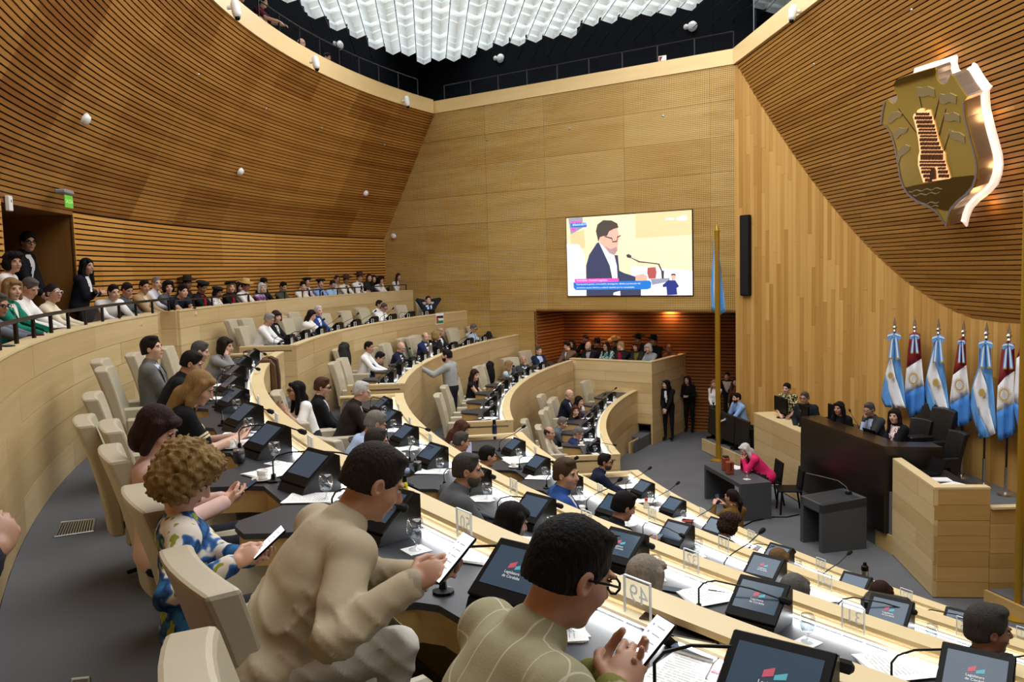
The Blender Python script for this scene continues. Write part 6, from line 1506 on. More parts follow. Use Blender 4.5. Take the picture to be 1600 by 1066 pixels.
# ---- second row, nearer side
seat_person('man in the bright blue suit', 'C', 885, 741, 'man in a bright blue suit and dark tie turned to the stage', z=2.86, lean=4, hp=2, hy=-40, top='#2a4f8f', shirt='#e9eaec', tie='#10131c', hair=('full', '#4a3a2c'), skin='light', pose='desk', s=1.12, turn=-20, open_=1.4)
seat_person('black haired man with a dark phone', 'C', 975, 792, 'black haired man in a black suit holding a dark phone', lean=22, hp=20, hy=-10, top='#101115', shirt='#22242a', hair=('full', '#0d0b0a'), skin='tan', pose='phone', palms='up', s=1.04)
DARKPH = PEOPLE['black haired man with a dark phone']
seat_person('dark haired man behind the laptop', 'C', 762, 713, 'dark haired man low behind the third desk, next to the bearded man', lean=14, hp=12, top='#24262c', hair=('short', '#14100e'), skin='tan', pose='desk')
seat_person('brown haired woman in print', 'C', 721, 671, 'woman with long brown hair and a black and white print top', lean=18, hp=24, top='floral_dark', hair=('long', '#4a2a1c'), skin='light', fem=True, pose='desk', collar=False)
seat_person('grey cropped man', 'C', 721, 690, 'man with grey cropped hair in front of the brown haired woman', z=2.62, lean=18, hp=12, top='#5b6068', hair=('short', '#45423f'), skin='tan', pose='desk')
seat_person('grey haired woman low behind the rim', 'C', 1241, 925, 'grey haired head low behind the rim beside a desk monitor', z=2.45, lean=14, hp=14, top='#4a4a50', hair=('bob', '#5f5d5b'), skin='light', fem=True, pose='desk', collar=False)
seat_person('dark grey haired man in black', 'C', 1545, 984, 'man with dark grey hair in a black suit looking to the stage', z=2.66, lean=8, hp=2, hy=-34, top='#0e0f12', shirt='#d9d9dc', hair=('full', '#3a3836'), skin='brown', pose='desk', s=1.08, turn=-14)
# ---- front row, nearer side
seat_person('bearded man in navy', 'D', 946, 722, 'bearded man in glasses and a navy suit at the front desk', lean=16, hp=4, hy=-20, top='#151d33', shirt='#cfd6e4', hair=('short', '#17120f'), beard='#4a4440', skin='tan', pose='desk', glasses='black_plastic', s=1.04, turn=-10)
seat_person('curly woman in the black vest', 'D', 1140, 820, 'woman with dark curly hair, black vest and pale blue sleeves', lean=18, hp=20, hy=-10, top='#131519', hair=('curlyshort', '#2b1a12'), skin='tan', fem=True, pose='phone', palms='up', collar=False)
seat_person('woman with streaked hair', 'D', 1216, 876, 'streaked blonde hair showing over the second desk', z=1.72, lean=14, hp=20, top='#4b3f38', hair=('bob', '#6d5638'), skin='light', fem=True, pose='desk', collar=False)
seat_person('dark haired person at plate 02', 'D', 1376, 930, 'dark brown hair showing over the second desk by the steel bottle', z=1.72, lean=14, hp=20, top='#2c2c30', hair=('bob', '#2c1a14'), skin='light', fem=True, pose='desk', collar=False)
# ---- farther top row
def far(key, row, px, py, label, dR=1.0, **kw):
    if row in 'CD':
        z = Zs[row]
        for _ in range(40):
            r = np.hypot(*at_z(px, py, z)[:2])-ROWS[row]['R']
            if r < dR-.08 and z > Zs[row]-.3: z -= .01
        return seat_person(key, row, px, py, label, z=z, **kw)
    return seat_person(key, row, px, py, label, R=ROWS[row]['R']+dR, **kw)
far('grey haired man in white', 'A', 421, 499, 'grey haired man in a white shirt looking down at the farther top desk', lean=22, hp=26, hy=-16, top='#e9e8e6', hair=('short', '#8b8a88'), skin='tan', pose='desk', collar=False)
far('brown haired woman in black', 'A', 432, 495, 'short haired brunette in a black jacket behind the man in white', hp=2, hy=-30, top='#17171b', shirt='print_white', hair=('bobfringe', '#2e1f18'), skin='light', fem=True, pose='desk')
far('woman in the white jacket', 'A', 487, 493, 'woman with long dark hair and a white jacket, hand to her face', lean=16, hp=18, hy=-14, top='#eae8e2', shirt='#1a1a1c', hair=('long', '#1b1213'), skin='light', fem=True, hands=['cheek', None])
far('white haired man in bright blue', 'A', 498, 486, 'white haired man in a blue suit behind the woman in white', hp=4, hy=-24, top='#243f86', shirt='#e5e7ec', hair=('short', '#c4c2bf'), skin='light', pose='desk')
far('man in shirt and dark tie', 'A', 600, 481, 'man in glasses with a white shirt and dark tie, writing', lean=22, hp=22, hy=-20, top='#eceae8', shirt='#eceae8', tie='#14161c', hair=('short', '#4b4746'), skin='tan', pose='read', glasses='black_plastic')
far('hidden man by the dark tie', 'A', 593, 476, 'dark hair showing behind the man in shirt and tie', dR=1.35, hp=6, top='#e3e2e0', hair=('short', '#1c1817'), skin='tan', pose='desk', chairlab=None)
far('man with hands behind his head', 'A', 669, 469, 'man in a dark suit leaning back with both hands behind his head', lean=-10, hp=-6, turn=-42, top='#1f2128', shirt='#b9cdea', tie='#1d2a44', hair=('short', '#17130f'), skin='light', hands=['behind', 'behind'], open_=1.3)
# ---- farther third row
far('man in the open white shirt', 'B', 577, 543, 'dark haired man in a white shirt at the farther third desk', hp=4, hy=-20, top='#ebe9e6', hair=('short', '#1e1713'), skin='tan', pose='desk', dR=1.1)
far('man bending in royal blue', 'B', 594, 559, 'dark haired man in a royal blue suit bending over papers', lean=34, hp=26, hy=-14, top='#1f3566', shirt='#dfe3ea', hair=('short', '#15110f'), skin='tan', pose='read', dR=.95)
far('balding man in navy', 'B', 627, 543, 'balding man in glasses and a navy suit reading at the farther third desk', lean=16, hp=22, hy=-14, top='#1a2238', shirt='#e4e4e8', hair=('bald', '#9a958f'), skin='light', pose='read', glasses='steel', dR=1.0)
far('grey haired man in deep blue', 'B', 665, 527, 'grey haired man in a deep blue suit talking to the blonde woman', lean=10, hp=6, hy=-40, top='#1d2c57', shirt='#e2e4ea', hair=('thinning', '#6d6762'), skin='light', pose='desk', dR=1.0)
far('curly blonde woman in black', 'B', 682, 525, 'woman with long curly blonde hair and a black top', lean=10, hp=4, hy=30, top='#141417', hair=('curly', '#8f7648'), skin='light', fem=True, pose='desk', dR=1.0, collar=False, s=.95)
far('man behind the curly blonde', 'B', 689, 519, 'grey man in a dark suit half hidden by the curly blonde woman', hp=4, hy=30, top='#20232b', shirt='#dfe2ea', hair=('thinning', '#7a736c'), skin='tan', pose='desk', dR=1.25, chairlab=None)
far('man in the pale grey blazer', 'B', 740, 513, 'man in glasses and a pale grey blazer at the farther third desk', lean=18, hp=24, hy=-12, top='#a3a6a8', shirt='#8fb3e0', hair=('short', '#5f5a55'), skin='tan', pose='desk', glasses='black_plastic', dR=.95)
far('white haired man in charcoal', 'B', 773, 511, 'white haired man in a charcoal suit writing at the farther third desk', lean=24, hp=30, hy=-12, top='#1b1e26', shirt='#c9d3e4', hair=('short', '#b7b5b1'), skin='light', pose='read', dR=.95)
# ---- farther second row
far('woman in the sleeveless black dress', 'C', 742, 586, 'woman with long brown hair in a sleeveless black dress, orange jacket behind', lean=8, hp=8, hy=-30, top='#121214', sleeve='bare', hair=('long', '#2e1b17'), skin='light', fem=True, pose='desk', dR=1.05, collar=False)
far('blonde woman in pale blue', 'C', 795, 571, 'blonde woman in a pale blue blouse with a black jacket behind', lean=8, hp=14, hy=20, top='#b7cbd4', hair=('long', '#8a6e48'), skin='light', fem=True, pose='desk', dR=1.0, turn=10)
far('bald man with hand on chin', 'C', 818, 563, 'balding man in a grey suit with his hand on his chin', lean=2, hp=0, hy=-36, top='#3d434c', shirt='#e9e9eb', tie='#2a2f3a', hair=('bald', '#77706a'), skin='tan', hands=[None, 'chin'], dR=1.05, turn=-25)
far('man in navy with an open collar', 'C', 842, 548, 'man in a navy blazer and pale blue shirt at the end of the second desk', lean=0, hp=2, hy=-10, top='#16233f', shirt='#b6cbe8', hair=('short', '#4c4039'), skin='light', pose='desk', dR=1.1, turn=-20, open_=1.4)
p = at_z(698, 556, 3.0); p = at_R(698, 556, 18.35)
i = person('standing man in the light grey suit', 'bearded man in a light grey suit standing with a hand on the desk', p, 160, stand=True, fz=1.29, hp=4, hy=8, top='#9a9c99', shirt='#e6e6e4', tie='#17181c', hair=('short', '#1a1411'), beard='#2b201a', skin='light', pose='down', bottom='#1b1c20', hands=[None, (-.30, .42, -.02)], lean=4)
# ---- farther front row
far('bald man in dark navy', 'D', 890, 617, 'balding man in a dark navy suit at the farther front desk', lean=14, hp=18, hy=-20, top='#151b2b', shirt='#c9d0df', hair=('bald', '#8b8580'), skin='light', pose='desk', dR=1.0)
far('dark haired woman in white', 'D', 905, 627, 'woman with long dark hair and a white jacket holding her chin', lean=12, hp=6, hy=-26, top='#ebe9e5', hair=('long', '#150f10'), skin='light', fem=True, hands=[None, 'chin'], dR=.95)
far('brown haired woman in black blouse', 'D', 899, 642, 'woman with long reddish brown hair and a black blouse glancing back', lean=10, hp=4, hy=-70, top='#121215', hair=('long', '#4a261b'), skin='light', fem=True, pose='desk', dR=.95, collar=False)
far('grey haired man in slate', 'D', 879, 661, 'grey haired man in a slate grey suit leaning forward', lean=26, hp=20, hy=-14, top='#5a6268', shirt='#dadde2', hair=('short', '#6a645e'), skin='tan', pose='desk', dR=1.0)
far('man in blue suit and glasses', 'D', 904, 677, 'grey haired man in glasses and a blue suit reading at the desk end', lean=22, hp=26, hy=-16, top='#1c2c54', shirt='#e7e8ec', tie='#20304f', hair=('short', '#6f6b68'), skin='tan', pose='read', glasses='black_plastic', dR=.85)
far('man in the cream jacket', 'D', 859, 677, 'man in a cream jacket seen from behind with a thinning crown', lean=4, hp=2, hy=-20, top='#c9bda5', hair=('thinning', '#2f2a26'), skin='tan', pose='desk', dR=1.35, collar=True, turn=-15, s=1.08)
# ---- spectators on the gallery
GC = []
def gal(key, px, py, label, R=23.35, turn=0, seat=True, **kw):
    p = at_R(px, py, R, True) if px > 100 else at_R(px, py, R, True)
    i = person(key, label, p, to_hall(p)+turn, fz=GAL_Z, group='spectators on the gallery', stand=kw.pop('stand', False), legs=kw.pop('legs', not seat), **kw)
    return i
w_ = '#e9e7e3'
gal('man at the photo edge', -2, 476, 'grey haired man in glasses clasping his hands on the parapet', hp=14, hy=-30, top='#6c7280', hair=('short', '#4a4744'), skin='tan', glasses='black_plastic', pose='rail', lean=22, R=23.3, hands=[(-.05, .5, -.22), (-.12, .5, -.22)])
gal('woman in the green blazer', 19, 452, 'blonde woman in an emerald green blazer', hp=6, hy=-30, top='#157a63', shirt='#e5ddcf', hair=('bob', '#866a45'), skin='light', fem=True, pose='desk', R=23.3, turn=-10)
gal('man reading in white', 47, 450, 'grey haired man in a white shirt looking down at his papers', hp=28, hy=-26, top=w_, hair=('short', '#55504b'), skin='tan', pose='read', R=23.4, lean=18)
gal('woman in cream with glasses', 84, 458, 'dark haired woman in glasses and a cream blouse', hp=-2, hy=-34, top='#e0d6bd', hair=('bun', '#1b1412'), skin='tan', fem=True, glasses='steel', pose='rail', R=23.35)
gal('woman with black curls', 21, 410, 'woman with black curly hair standing before the doorway', hp=4, hy=-40, top='#e4e1db', hair=('curlyshort', '#100d0d'), skin='tan', fem=True, stand=True, pose='front', R=23.75, collar=False)
gal('man in the doorway', 44, 378, 'man in glasses and a dark suit standing in the doorway', hp=6, hy=-40, top='#14151a', shirt='#d9d9dc', hair=('full', '#14110f'), skin='tan', stand=True, pose='front', glasses='black_plastic', R=24.5)
gal('woman in the dark suit', 136, 416, 'woman with long black hair and a dark suit standing by the doorway', hp=2, hy=-20, top='#121420', shirt='#dcdcdf', hair=('long', '#0f0c0d'), skin='tan', fem=True, stand=True, pose='cross', R=23.7)
gal('man leaning in white', 178, 457, 'young dark haired man in a white shirt leaning over the rail', hp=8, hy=-6, top='#e6e3de', hair=('short', '#171310'), skin='light', pose='rail', lean=34, R=23.2, turn=-40)
gal('man in grey tee', 199, 453, 'man with dark hair and a slate T-shirt looking down', hp=24, hy=-30, top='#4b5558', hair=('short', '#1f1915'), skin='tan', R=23.5)
gal('man in tan jacket', 226, 448, 'dark haired man in a tan jacket with a red cord', hp=10, hy=-40, top='#a98e6a', shirt='#d5c6ad', hair=('short', '#15110f'), skin='tan', R=23.5)
gal('grey man in pale shirt', 245, 443, 'grey haired man in a pale shirt against the slatted wall', hp=2, hy=-40, top='#d9dadc', hair=('short', '#77736e'), skin='light', R=23.7)
gal('woman with dark curls', 263, 449, 'woman with dark curly hair turned to the screen', hp=4, hy=-50, top='#5a5d60', hair=('curlyshort', '#17110f'), skin='light', fem=True, R=23.5, collar=False)
gal('boy in navy tee', 286, 455, 'young man in a navy T-shirt stretching his arms over the parapet', hp=8, hy=0, top='#1c2536', sleeve='short', hair=('full', '#14100e'), skin='light', lean=36, R=23.1, turn=-35, hands=[(.2, .55, -.25), (.05, .58, -.25)], collar=False)
gal('man in dark brown hat', 293, 443, 'man in a dark brown wide hat behind the young man in navy', hp=6, hy=-30, top='#2e2126', hair=('short', '#17120f'), skin='brown', hat=('brim', '#2d1f17'), R=23.75)
gal('man in black beret and red scarf', 316, 449, 'man in a black beret and red neckerchief looking down', hp=24, hy=-20, top='#16161a', hair=('short', '#15110f'), skin='brown', hat=('beret', '#17181d'), scarf='#b01f24', R=23.4)
gal('person in black beret and print', 340, 457, 'person in a large black beret and a black and white top', hp=20, hy=-16, top='print_white', hair=('bob', '#1f1a18'), skin='brown', hat=('beret', '#1b1c20'), R=23.3, fem=True, s=.92)
gal('woman in flat cap', 361, 449, 'blonde woman in a black flat cap and red neckerchief', hp=2, hy=-40, top='#15151a', hair=('bob', '#7a5a38'), skin='light', hat=('beret', '#141519'), scarf='#b01f24', fem=True, R=23.4)
gal('woman behind the flat cap', 374, 449, 'dark haired woman between the flat cap and the straw hat', hp=2, hy=-20, top='#2c2c32', hair=('long', '#171111'), skin='light', fem=True, R=23.75)
gal('man in straw hat', 384, 447, 'man in a straw hat, white shirt and red neckerchief', hp=10, hy=-14, top='#dfe0df', hair=('short', '#2c211b'), skin='brown', hat=('brim', '#c2a062'), scarf='#c22a26', R=23.35)
gal('white haired woman in purple', 409, 450, 'white haired woman in a purple patterned top', hp=4, hy=-34, top='purple_print', hair=('bob', '#b9b9b7'), skin='light', fem=True, R=23.35, collar=False)
gal('person in black behind the white hair', 413, 443, 'person in a black cap behind the white haired woman', hp=2, top='#16161c', hair=('short', '#0f0d0c'), skin='tan', hat=('cap', '#121216'), R=23.75)
gal('man in olive grey', 443, 448, 'black haired man in an olive grey shirt looking down', hp=22, hy=-24, top='#45463f', hair=('short', '#0f0c0b'), skin='tan', R=23.4)
gal('boy in cream tee', 474, 447, 'dark haired young man in a cream T-shirt leaning on the parapet', hp=10, hy=-50, top='#dcd6ca', sleeve='short', hair=('full', '#17110f'), skin='light', R=23.3, lean=16, collar=False)
gal('man in pointed beret', 480, 441, 'man in a black beret and pale pink shirt with a dark scarf', hp=2, hy=-40, top='#d9c8cd', hair=('short', '#14100e'), skin='tan', hat=('beret', '#1a1b1f'), scarf='#16161a', R=23.6)
gal('man in beret and blue shirt', 501, 443, 'man in a wide black beret and blue shirt', hp=4, hy=-40, top='#88a3d2', hair=('short', '#17120f'), skin='tan', hat=('beret', '#16171b'), scarf='#23262c', R=23.4)
gal('woman in light blue', 520, 445, 'woman with her hair in a bun and a light blue blouse', hp=14, hy=-36, top='#9cc4e6', hair=('bun', '#17110f'), skin='tan', fem=True, R=23.4)
gal('man behind the bun', 527, 437, 'dark haired man behind the woman in light blue', hp=2, hy=-30, top='#e2e0dc', hair=('short', '#2c221d'), skin='tan', R=23.75)
gal('man in brown hat and cream', 541, 438, 'man in a brown hat and cream shirt with a black scarf', hp=6, hy=-40, top='#dcd9cc', hair=('short', '#17110f'), skin='brown', hat=('brim', '#452a1e'), scarf='#131318', R=23.4)
gal('man in brown hat and white', 562, 434, 'man in a dark red-brown hat and white shirt with crossed arms', hp=2, hy=-40, top='#eae8e4', hair=('short', '#1c1411'), skin='tan', hat=('brim', '#40231d'), scarf='#131318', R=23.4, pose='cross', s=1.05)
gal('woman with long brown hair', 577, 434, 'woman with long wavy brown hair beside the red-brown hat', hp=2, hy=-40, top='#2c2a30', hair=('long', '#3a2118'), skin='light', fem=True, R=23.6)
gal('woman in black beside her', 584, 436, 'dark haired woman in black between two others', hp=2, hy=-40, top='#141418', hair=('long', '#130e0f'), skin='light', fem=True, R=23.75)
gal('woman eating', 595, 438, 'curly dark haired woman in white with her hand at her mouth', hp=8, hy=-10, top='#e6e1dc', hair=('curlyshort', '#1c1211'), skin='tan', fem=True, hands=['mouth', None], R=23.5, collar=False)
gal('woman at the gallery end', 623, 433, 'woman with long brown hair and a white print top at the gallery end', hp=2, hy=-10, top='print_white', hair=('long', '#2c1a16'), skin='tan', fem=True, R=23.4, turn=-20)
# ---- seats in the recess
def rec(key, px, py, off, label, **kw):
    p = at_plane(px, py, WN, WD+off)
    return person(key, label, p, math.degrees(math.atan2(-WN[1], -WN[0]))+kw.pop('turn', -8), fz=1.3, group='spectators in the recess', legs=False, **kw)
rec('man in brown blazer', 886, 541, .45, 'dark haired man in a brown blazer and white shirt at the recess edge', hp=8, top='#6b5646', shirt='#e5e5e6', hair=('full', '#15100e'), skin='light', hands=[None, 'cheek'])
rec('laughing woman', 894, 537, 1.0, 'woman lit orange behind the man in the brown blazer', hp=0, top='#4a3a2a', hair=('long', '#2c1a12'), skin='light', fem=True)
rec('man in the rear with raised hand', 915, 530, 1.1, 'dark haired man behind the bald man with a raised hand', hp=4, top='#15120f', hair=('short', '#120e0c'), skin='brown', hands=['cheek', None])
rec('bald man in black jacket', 919, 541, .45, 'bald man in a black jacket and grey shirt', hp=4, top='#14151a', shirt='#a8a8aa', hair=('bald', '#55504b'), skin='light', beard='#8b8580')
rec('person in dark brim hat', 933, 537, 1.0, 'person in a dark brim hat behind the bald man', hp=4, top='#2a211c', hair=('short', '#17110e'), skin='brown', hat=('brim', '#241812'))
rec('woman in green florals', 947, 541, .45, 'woman with long dark hair, glasses and a green floral blouse', hp=2, top='floral_green', hair=('long', '#241612'), skin='light', fem=True, glasses='black_plastic', collar=False)
rec('man in pale straw hat', 960, 535, 1.0, 'man in a pale straw hat in the recess', hp=10, top='#241d1a', hair=('short', '#17110e'), skin='brown', hat=('brim', '#b08c55'))
rec('older woman in red', 970, 541, .45, 'older fair haired woman in a red top and dark jacket', hp=2, top='#1c1b20', shirt='#a1203a', hair=('bob', '#a5875f'), skin='light', fem=True, hands=[None, 'cheek'], open_=1.6)
rec('woman with red-brown curls', 994, 542, .45, 'woman with short red-brown curls and a dark vest', hp=6, top='#2b2420', shirt='#6c6428', hair=('curlyshort', '#4a2014'), skin='tan', fem=True, pose='clasp')
rec('person in black hat behind the curls', 997, 531, 1.0, 'person in a black hat behind the red-brown curls', hp=2, top='#141210', hair=('short', '#120e0c'), skin='brown', hat=('brim', '#15120f'))
rec('grey haired woman', 1013, 544, .45, 'grey haired woman in a pale grey jumper', hp=2, top='#8d9197', hair=('bobfringe', '#a9a59f'), skin='light', fem=True, collar=False)
rec('man in black hat', 1021, 533, 1.05, 'man in a black wide hat and black shirt standing at the back', hp=0, top='#0f0e0e', hair=('short', '#120e0c'), skin='brown', hat=('brim', '#121010'), s=1.05)
rec('bald man in the shadow', 1045, 545, 1.7, 'bald man in a dim beige jacket at the recess side', hp=2, top='#6b5542', hair=('bald', '#4a3a30'), skin='brown')
# ---- standing in the passage and sitting by the stage
def floor_p(key, px, py, z, yaw, label, fz=0.0, **kw):
    return person(key, label, at_z(px, py, z), yaw, fz=fz, **kw)
floor_p('woman in the black trouser suit', 1041, 601, 1.56, 240, 'woman in a black trouser suit and white blouse standing at the recess corner', stand=True, hp=0, hy=-42, top='#0f1014', shirt='#e9e9ea', hair=('long', '#0d0a0b'), skin='light', fem=True, pose='front', bottom='#0f1014', open_=.8)
floor_p('woman in loose black', 1074, 594, 1.52, 240, 'woman in loose black clothes with folded hands in the passage', stand=True, hp=-4, hy=-10, top='#121110', hair=('long', '#26140f'), skin='light', fem=True, hands=[(.06, .2, -.26), (-.06, .21, -.26)], bottom='#0e0d0d', collar=False)
floor_p('man in purple', 1113, 584, 1.62, 60, 'man in a purple blue jacket seen from behind the pole', stand=True, fz=0, hp=0, top='#2c2566', hair=('short', '#2a1a12'), skin='light', pose='down')
floor_p('woman in the white blouse', 1116, 600, 1.60, 240, 'woman in a white blouse with a dark purse standing by the pole', stand=True, fz=.2, hp=4, top='#e7e5e2', hair=('long', '#8a6a45'), skin='light', fem=True, pose='front', collar=False)
floor_p('man in the open black jacket', 1136, 588, 1.72, 238, 'man in an open black jacket and pale shirt behind the black seats', stand=True, fz=.325, hp=2, top='#121217', shirt='#b9a99c', hair=('short', '#1c130f'), skin='tan', pose='down', open_=2.0)
floor_p('face by the plank wall', 1149, 597, 1.62, 238, 'person half hidden by the end of the plank wall', stand=True, fz=.325, hp=2, top='#5a3a2a', hair=('long', '#3a2016'), skin='light', fem=True, pose='down')
floor_p('man in the light blue shirt', 1151, 622, 1.62, 190, 'dark haired man in a light blue shirt sitting with his hand on his chin', fz=.4, hp=2, hy=0, top='#8fb2e2', hair=('short', '#17120f'), beard='#2f2621', skin='light', hands=['chin', None], turn=0) if False else person('man in the light blue shirt', 'dark haired man in a light blue shirt sitting with his hand on his chin', at_z(1151, 622, 1.47), 185, fz=.25, hp=2, hy=10, top='#8fb2e2', hair=('short', '#17120f'), beard='#2f2621', skin='light', hands=['chin', None])
person('woman in the camouflage print', 'woman in a black and cream print top standing behind the timber side desk', at_z(1229, 607, 2.05), 235, fz=.5, stand=True, hp=6, hy=-10, top='camo', hair=('bun', '#14100e'), skin='light', fem=True, sleeve='short', hands=[(.10, .22, -.36), (-.14, .24, -.36)], lean=14, collar=False)
person('man in glasses at the side desk', 'grey haired man in glasses and a dark suit at the timber side desk', at_z(1257, 622, 2.0), 225, fz=.7, hp=4, hy=0, top='#20232a', shirt='#cfd3d8', hair=('short', '#4a4541'), skin='tan', glasses='black_plastic', hands=[(.15, .14, -.42), (-.15, .14, -.42)], legs=False)
person('long haired woman on the stage', 'woman with long black hair behind the presidential desk', at_z(1311, 638, 2.0), 215, fz=.7, hp=2, top='#141418', hair=('long', '#100c0d'), skin='tan', fem=True, pose='desk', hands=[(.15, .12, -.45), (-.15, .12, -.45)], legs=False, collar=False)
person('man in the grey suit on the stage', 'grey haired man in glasses and a grey suit with his hand on his chin', at_z(1358, 640, 2.04), 198, fz=DZ-.25, hp=14, hy=14, top='#3a3c3d', shirt='#b9c9e4', hair=('short', '#4f4a47'), skin='tan', glasses='steel', hands=['chin', None], lean=18, legs=False, s=1.03)
person('woman in black on the stage', 'woman with long dark hair, black jacket and rose print top on the stage', at_z(1398, 650, 2.06), 190, fz=DZ-.25, hp=2, hy=30, top='#141519', shirt='rose_print', hair=('long', '#1f1314'), skin='light', fem=True, pose='clasp', lean=8, legs=False, open_=1.6, s=1.03)
person('woman in the pink jacket', 'white haired woman in a bright pink jacket bent over the grey table', at_z(1164, 703, 1.13), 178, fz=0, hp=28, hy=18, top='#d92a68', shirt='#16161a', hair=('long', '#c9c7c2'), skin='light', fem=True, hands=['mouth', 'mouth'], lean=38)
person('woman in ochre taking a photo', 'dark haired woman in an ochre jacket raising her phone', at_z(1143, 777, 1.30), 110, fz=0, stand=False, hp=-2, hy=20, top='#6b5124', hair=('pony', '#1c1210'), skin='light', fem=True, hands=[(.05, .30, .02), (-.12, .32, .03)], lean=4)
# ---- the upper walkway
def up(key, px, py, R, label, **kw):
    p = at_R(px, py, R, True); return person(key, label, p, to_hall(p), fz=p[2]-1.6, stand=True, group='people on the upper walkway', **kw)
up('man in black upstairs', 376, -6, 22.6, 'man in a black T-shirt leaning at the upper balustrade', hp=10, top='#101114', sleeve='short', hair=('short', '#14100e'), skin='tan', pose='rail', lean=10)
up('man in maroon upstairs', 411, 4, 22.5, 'man in a maroon T-shirt standing at the upper balustrade', hp=10, top='#5a1a2e', sleeve='short', hair=('short', '#1c1512'), skin='light', pose='rail')
up('bald man upstairs', 471, 68, 22.6, 'bald man peering over the upper fascia', hp=14, top='#c9c6c1', hair=('bald', '#3a302a'), skin='light', pose='down')
up('man with sunglasses upstairs', 511, 90, 22.6, 'dark haired man with sunglasses on his head above the fascia', hp=14, top='#b7b3ae', hair=('short', '#17120f'), skin='tan', pose='down')
# ---- bystander whose hand hangs over the parapet at the edge of the view
p = at_d(-160, 690, 1.55)
person('bystander beside the camera', 'bystander at the parapet whose hand hangs at the edge of the photo', p, 40, fz=GAL_Z, stand=True, hp=10, top='#23262d', hair=('short', '#2c241e'), skin='tan', hands=[tuple(at_d(-13, 868, 1.62))+(1,), None], pose='down', lod=1, curl=1.0)
# ---- phones in hands
def held_phone(info, q, label, sz=(.074, .155, .009), lit=True, tilt=None, off=(0, .07, .035), yaw=None, contents=True, pos=None):
    w0 = info['wrists'][min(q, 1)]; fw = info['fwd']; rt = np.array([fw[1], -fw[0], 0])
    c = (info['wrists'][0]+info['wrists'][1])/2 if q == 2 else w0
    c = c+rt*off[0]+fw*off[1]+np.array([0, 0, off[2]])
    if pos is not None: c = pos
    t = thing('phone', label, 'phone', tuple(c)); t.rotation_euler = (R_(32) if tilt is None else R_(tilt), 0, R_(info['yaw']-90 if yaw is None else yaw))
    m = MB(); m.rbox((0, 0, 0), sz, .004); m.build('case', M_['black_plastic'], t)
    m = MB(); m.box((0, 0, sz[2]/2+.0005), (sz[0]*.92, sz[1]*.95, .001)); m.build('screen', M_['phone_lit'] if lit else M_['screen_blue'], t)
    if lit and contents:
        m = MB()
        for k in range(5): m.box((-.022, .05-.022*k, sz[2]/2+.0013), (.006, .006, .0006)); m.box((.008, .05-.022*k, sz[2]/2+.0013), (.03, .003, .0006))
        m.build('icons', M_['scr_grey'], t)
    return t
plain('phone_lit', '#f3f5fb', .3, emis=.9)
held_phone(BEIGE, 2, 'lit phone in the hands of the man in the beige blazer', off=(-.02, .13, .05), sz=(.085, .18, .01), pos=at_d(707, 872, 2.62), tilt=42)
held_phone(CHECK, 2, 'lit phone in the hands of the man in the checked blazer', off=(-.02, .13, .06), sz=(.078, .155, .01), pos=at_d(1012, 1008, 2.02), tilt=40)
held_phone(CURLY, 2, 'lit phone in the hands of the curly blonde woman', pos=at_d(420, 848, 3.2), tilt=38); held_phone(PINK, 2, 'dark phone in the hands of the woman in the pink blouse', lit=False, off=(0, .12, .05))
held_phone(DARKPH, 2, 'dark phone in the hands of the black haired man', lit=False, off=(0, .11, .05)); held_phone(PEOPLE['white haired man in brown'], 2, 'phone in the hands of the white haired man in brown', lit=False, off=(0, .11, .05))
held_phone(PEOPLE['curly woman in the black vest'], 2, 'dark phone in the hands of the curly woman in the black vest', lit=False, off=(0, .11, .05)); held_phone(PEOPLE['woman in ochre taking a photo'], 2, 'phone raised by the woman in the ochre jacket', lit=False, off=(0, .06, .08), tilt=80)
held_phone(PEOPLE['blonde woman in black'], 2, 'phone in the hands of the blonde woman in black', lit=False, off=(0, .11, .05)); held_phone(PEOPLE['boy in navy tee'], 2, 'phone in the hands of the young man in navy', lit=False, off=(0, .1, .04))
# ================================================================== empty chairs and loose things
def far_chair(row, px, py, label, dR=1.35, group=None):
    p = at_R(px, py, ROWS[row]['R']+dR, True); a = ang(p); q = pol(ROWS[row]['R']+dR-.36, a); chair(q[0], q[1], ROWS[row]['floor'], a+180, label)
for k, (x, y) in enumerate(((386, 517), (452, 508), (467, 503), (511, 496), (543, 490), (571, 485), (629, 480))):
    far_chair('A', x, y, 'empty beige conference chair, %s from the aisle in the farther top row' % ORD[k])
for k, (x, y) in enumerate(((530, 577), (542, 565), (607, 549), (648, 533), (710, 520))): far_chair('B', x, y, 'empty beige conference chair, %s from the aisle in the farther third row' % ORD[k])
for k, (x, y) in enumerate(((693, 634), (703, 619), (717, 604), (753, 583))): far_chair('C', x, y, 'empty beige conference chair, %s from the aisle in the farther second row' % ORD[k], dR=1.25)
for k, (x, y) in enumerate(((841, 668), (855, 650), (868, 635), (920, 603))): far_chair('D', x, y, 'empty beige conference chair, %s from the aisle in the farther front row' % ORD[k], dR=1.25)
for k, (x, y, z) in enumerate(((180, 640, 3.84), (193, 608, 3.82), (213, 584, 3.8), (262, 557, 3.78))):
    p = at_z(x, y, z); a = ang(p); q = pol(21.75, a); chair(q[0], q[1], 2.65, a+180, 'empty beige conference chair by the gallery wall, %s behind the pink blouse' % ORD[k])
for k, (x, y) in enumerate(((497, 632), (505, 655), (527, 678))):
    p = at_z(x, y, 3.08); a = ang(p); q = pol(ROWS['B']['R']+1.0, a); chair(q[0], q[1], 1.96, a+180+(30 if k == 2 else 0), 'empty beige conference chair, %s beside the photographer woman' % ORD[k])
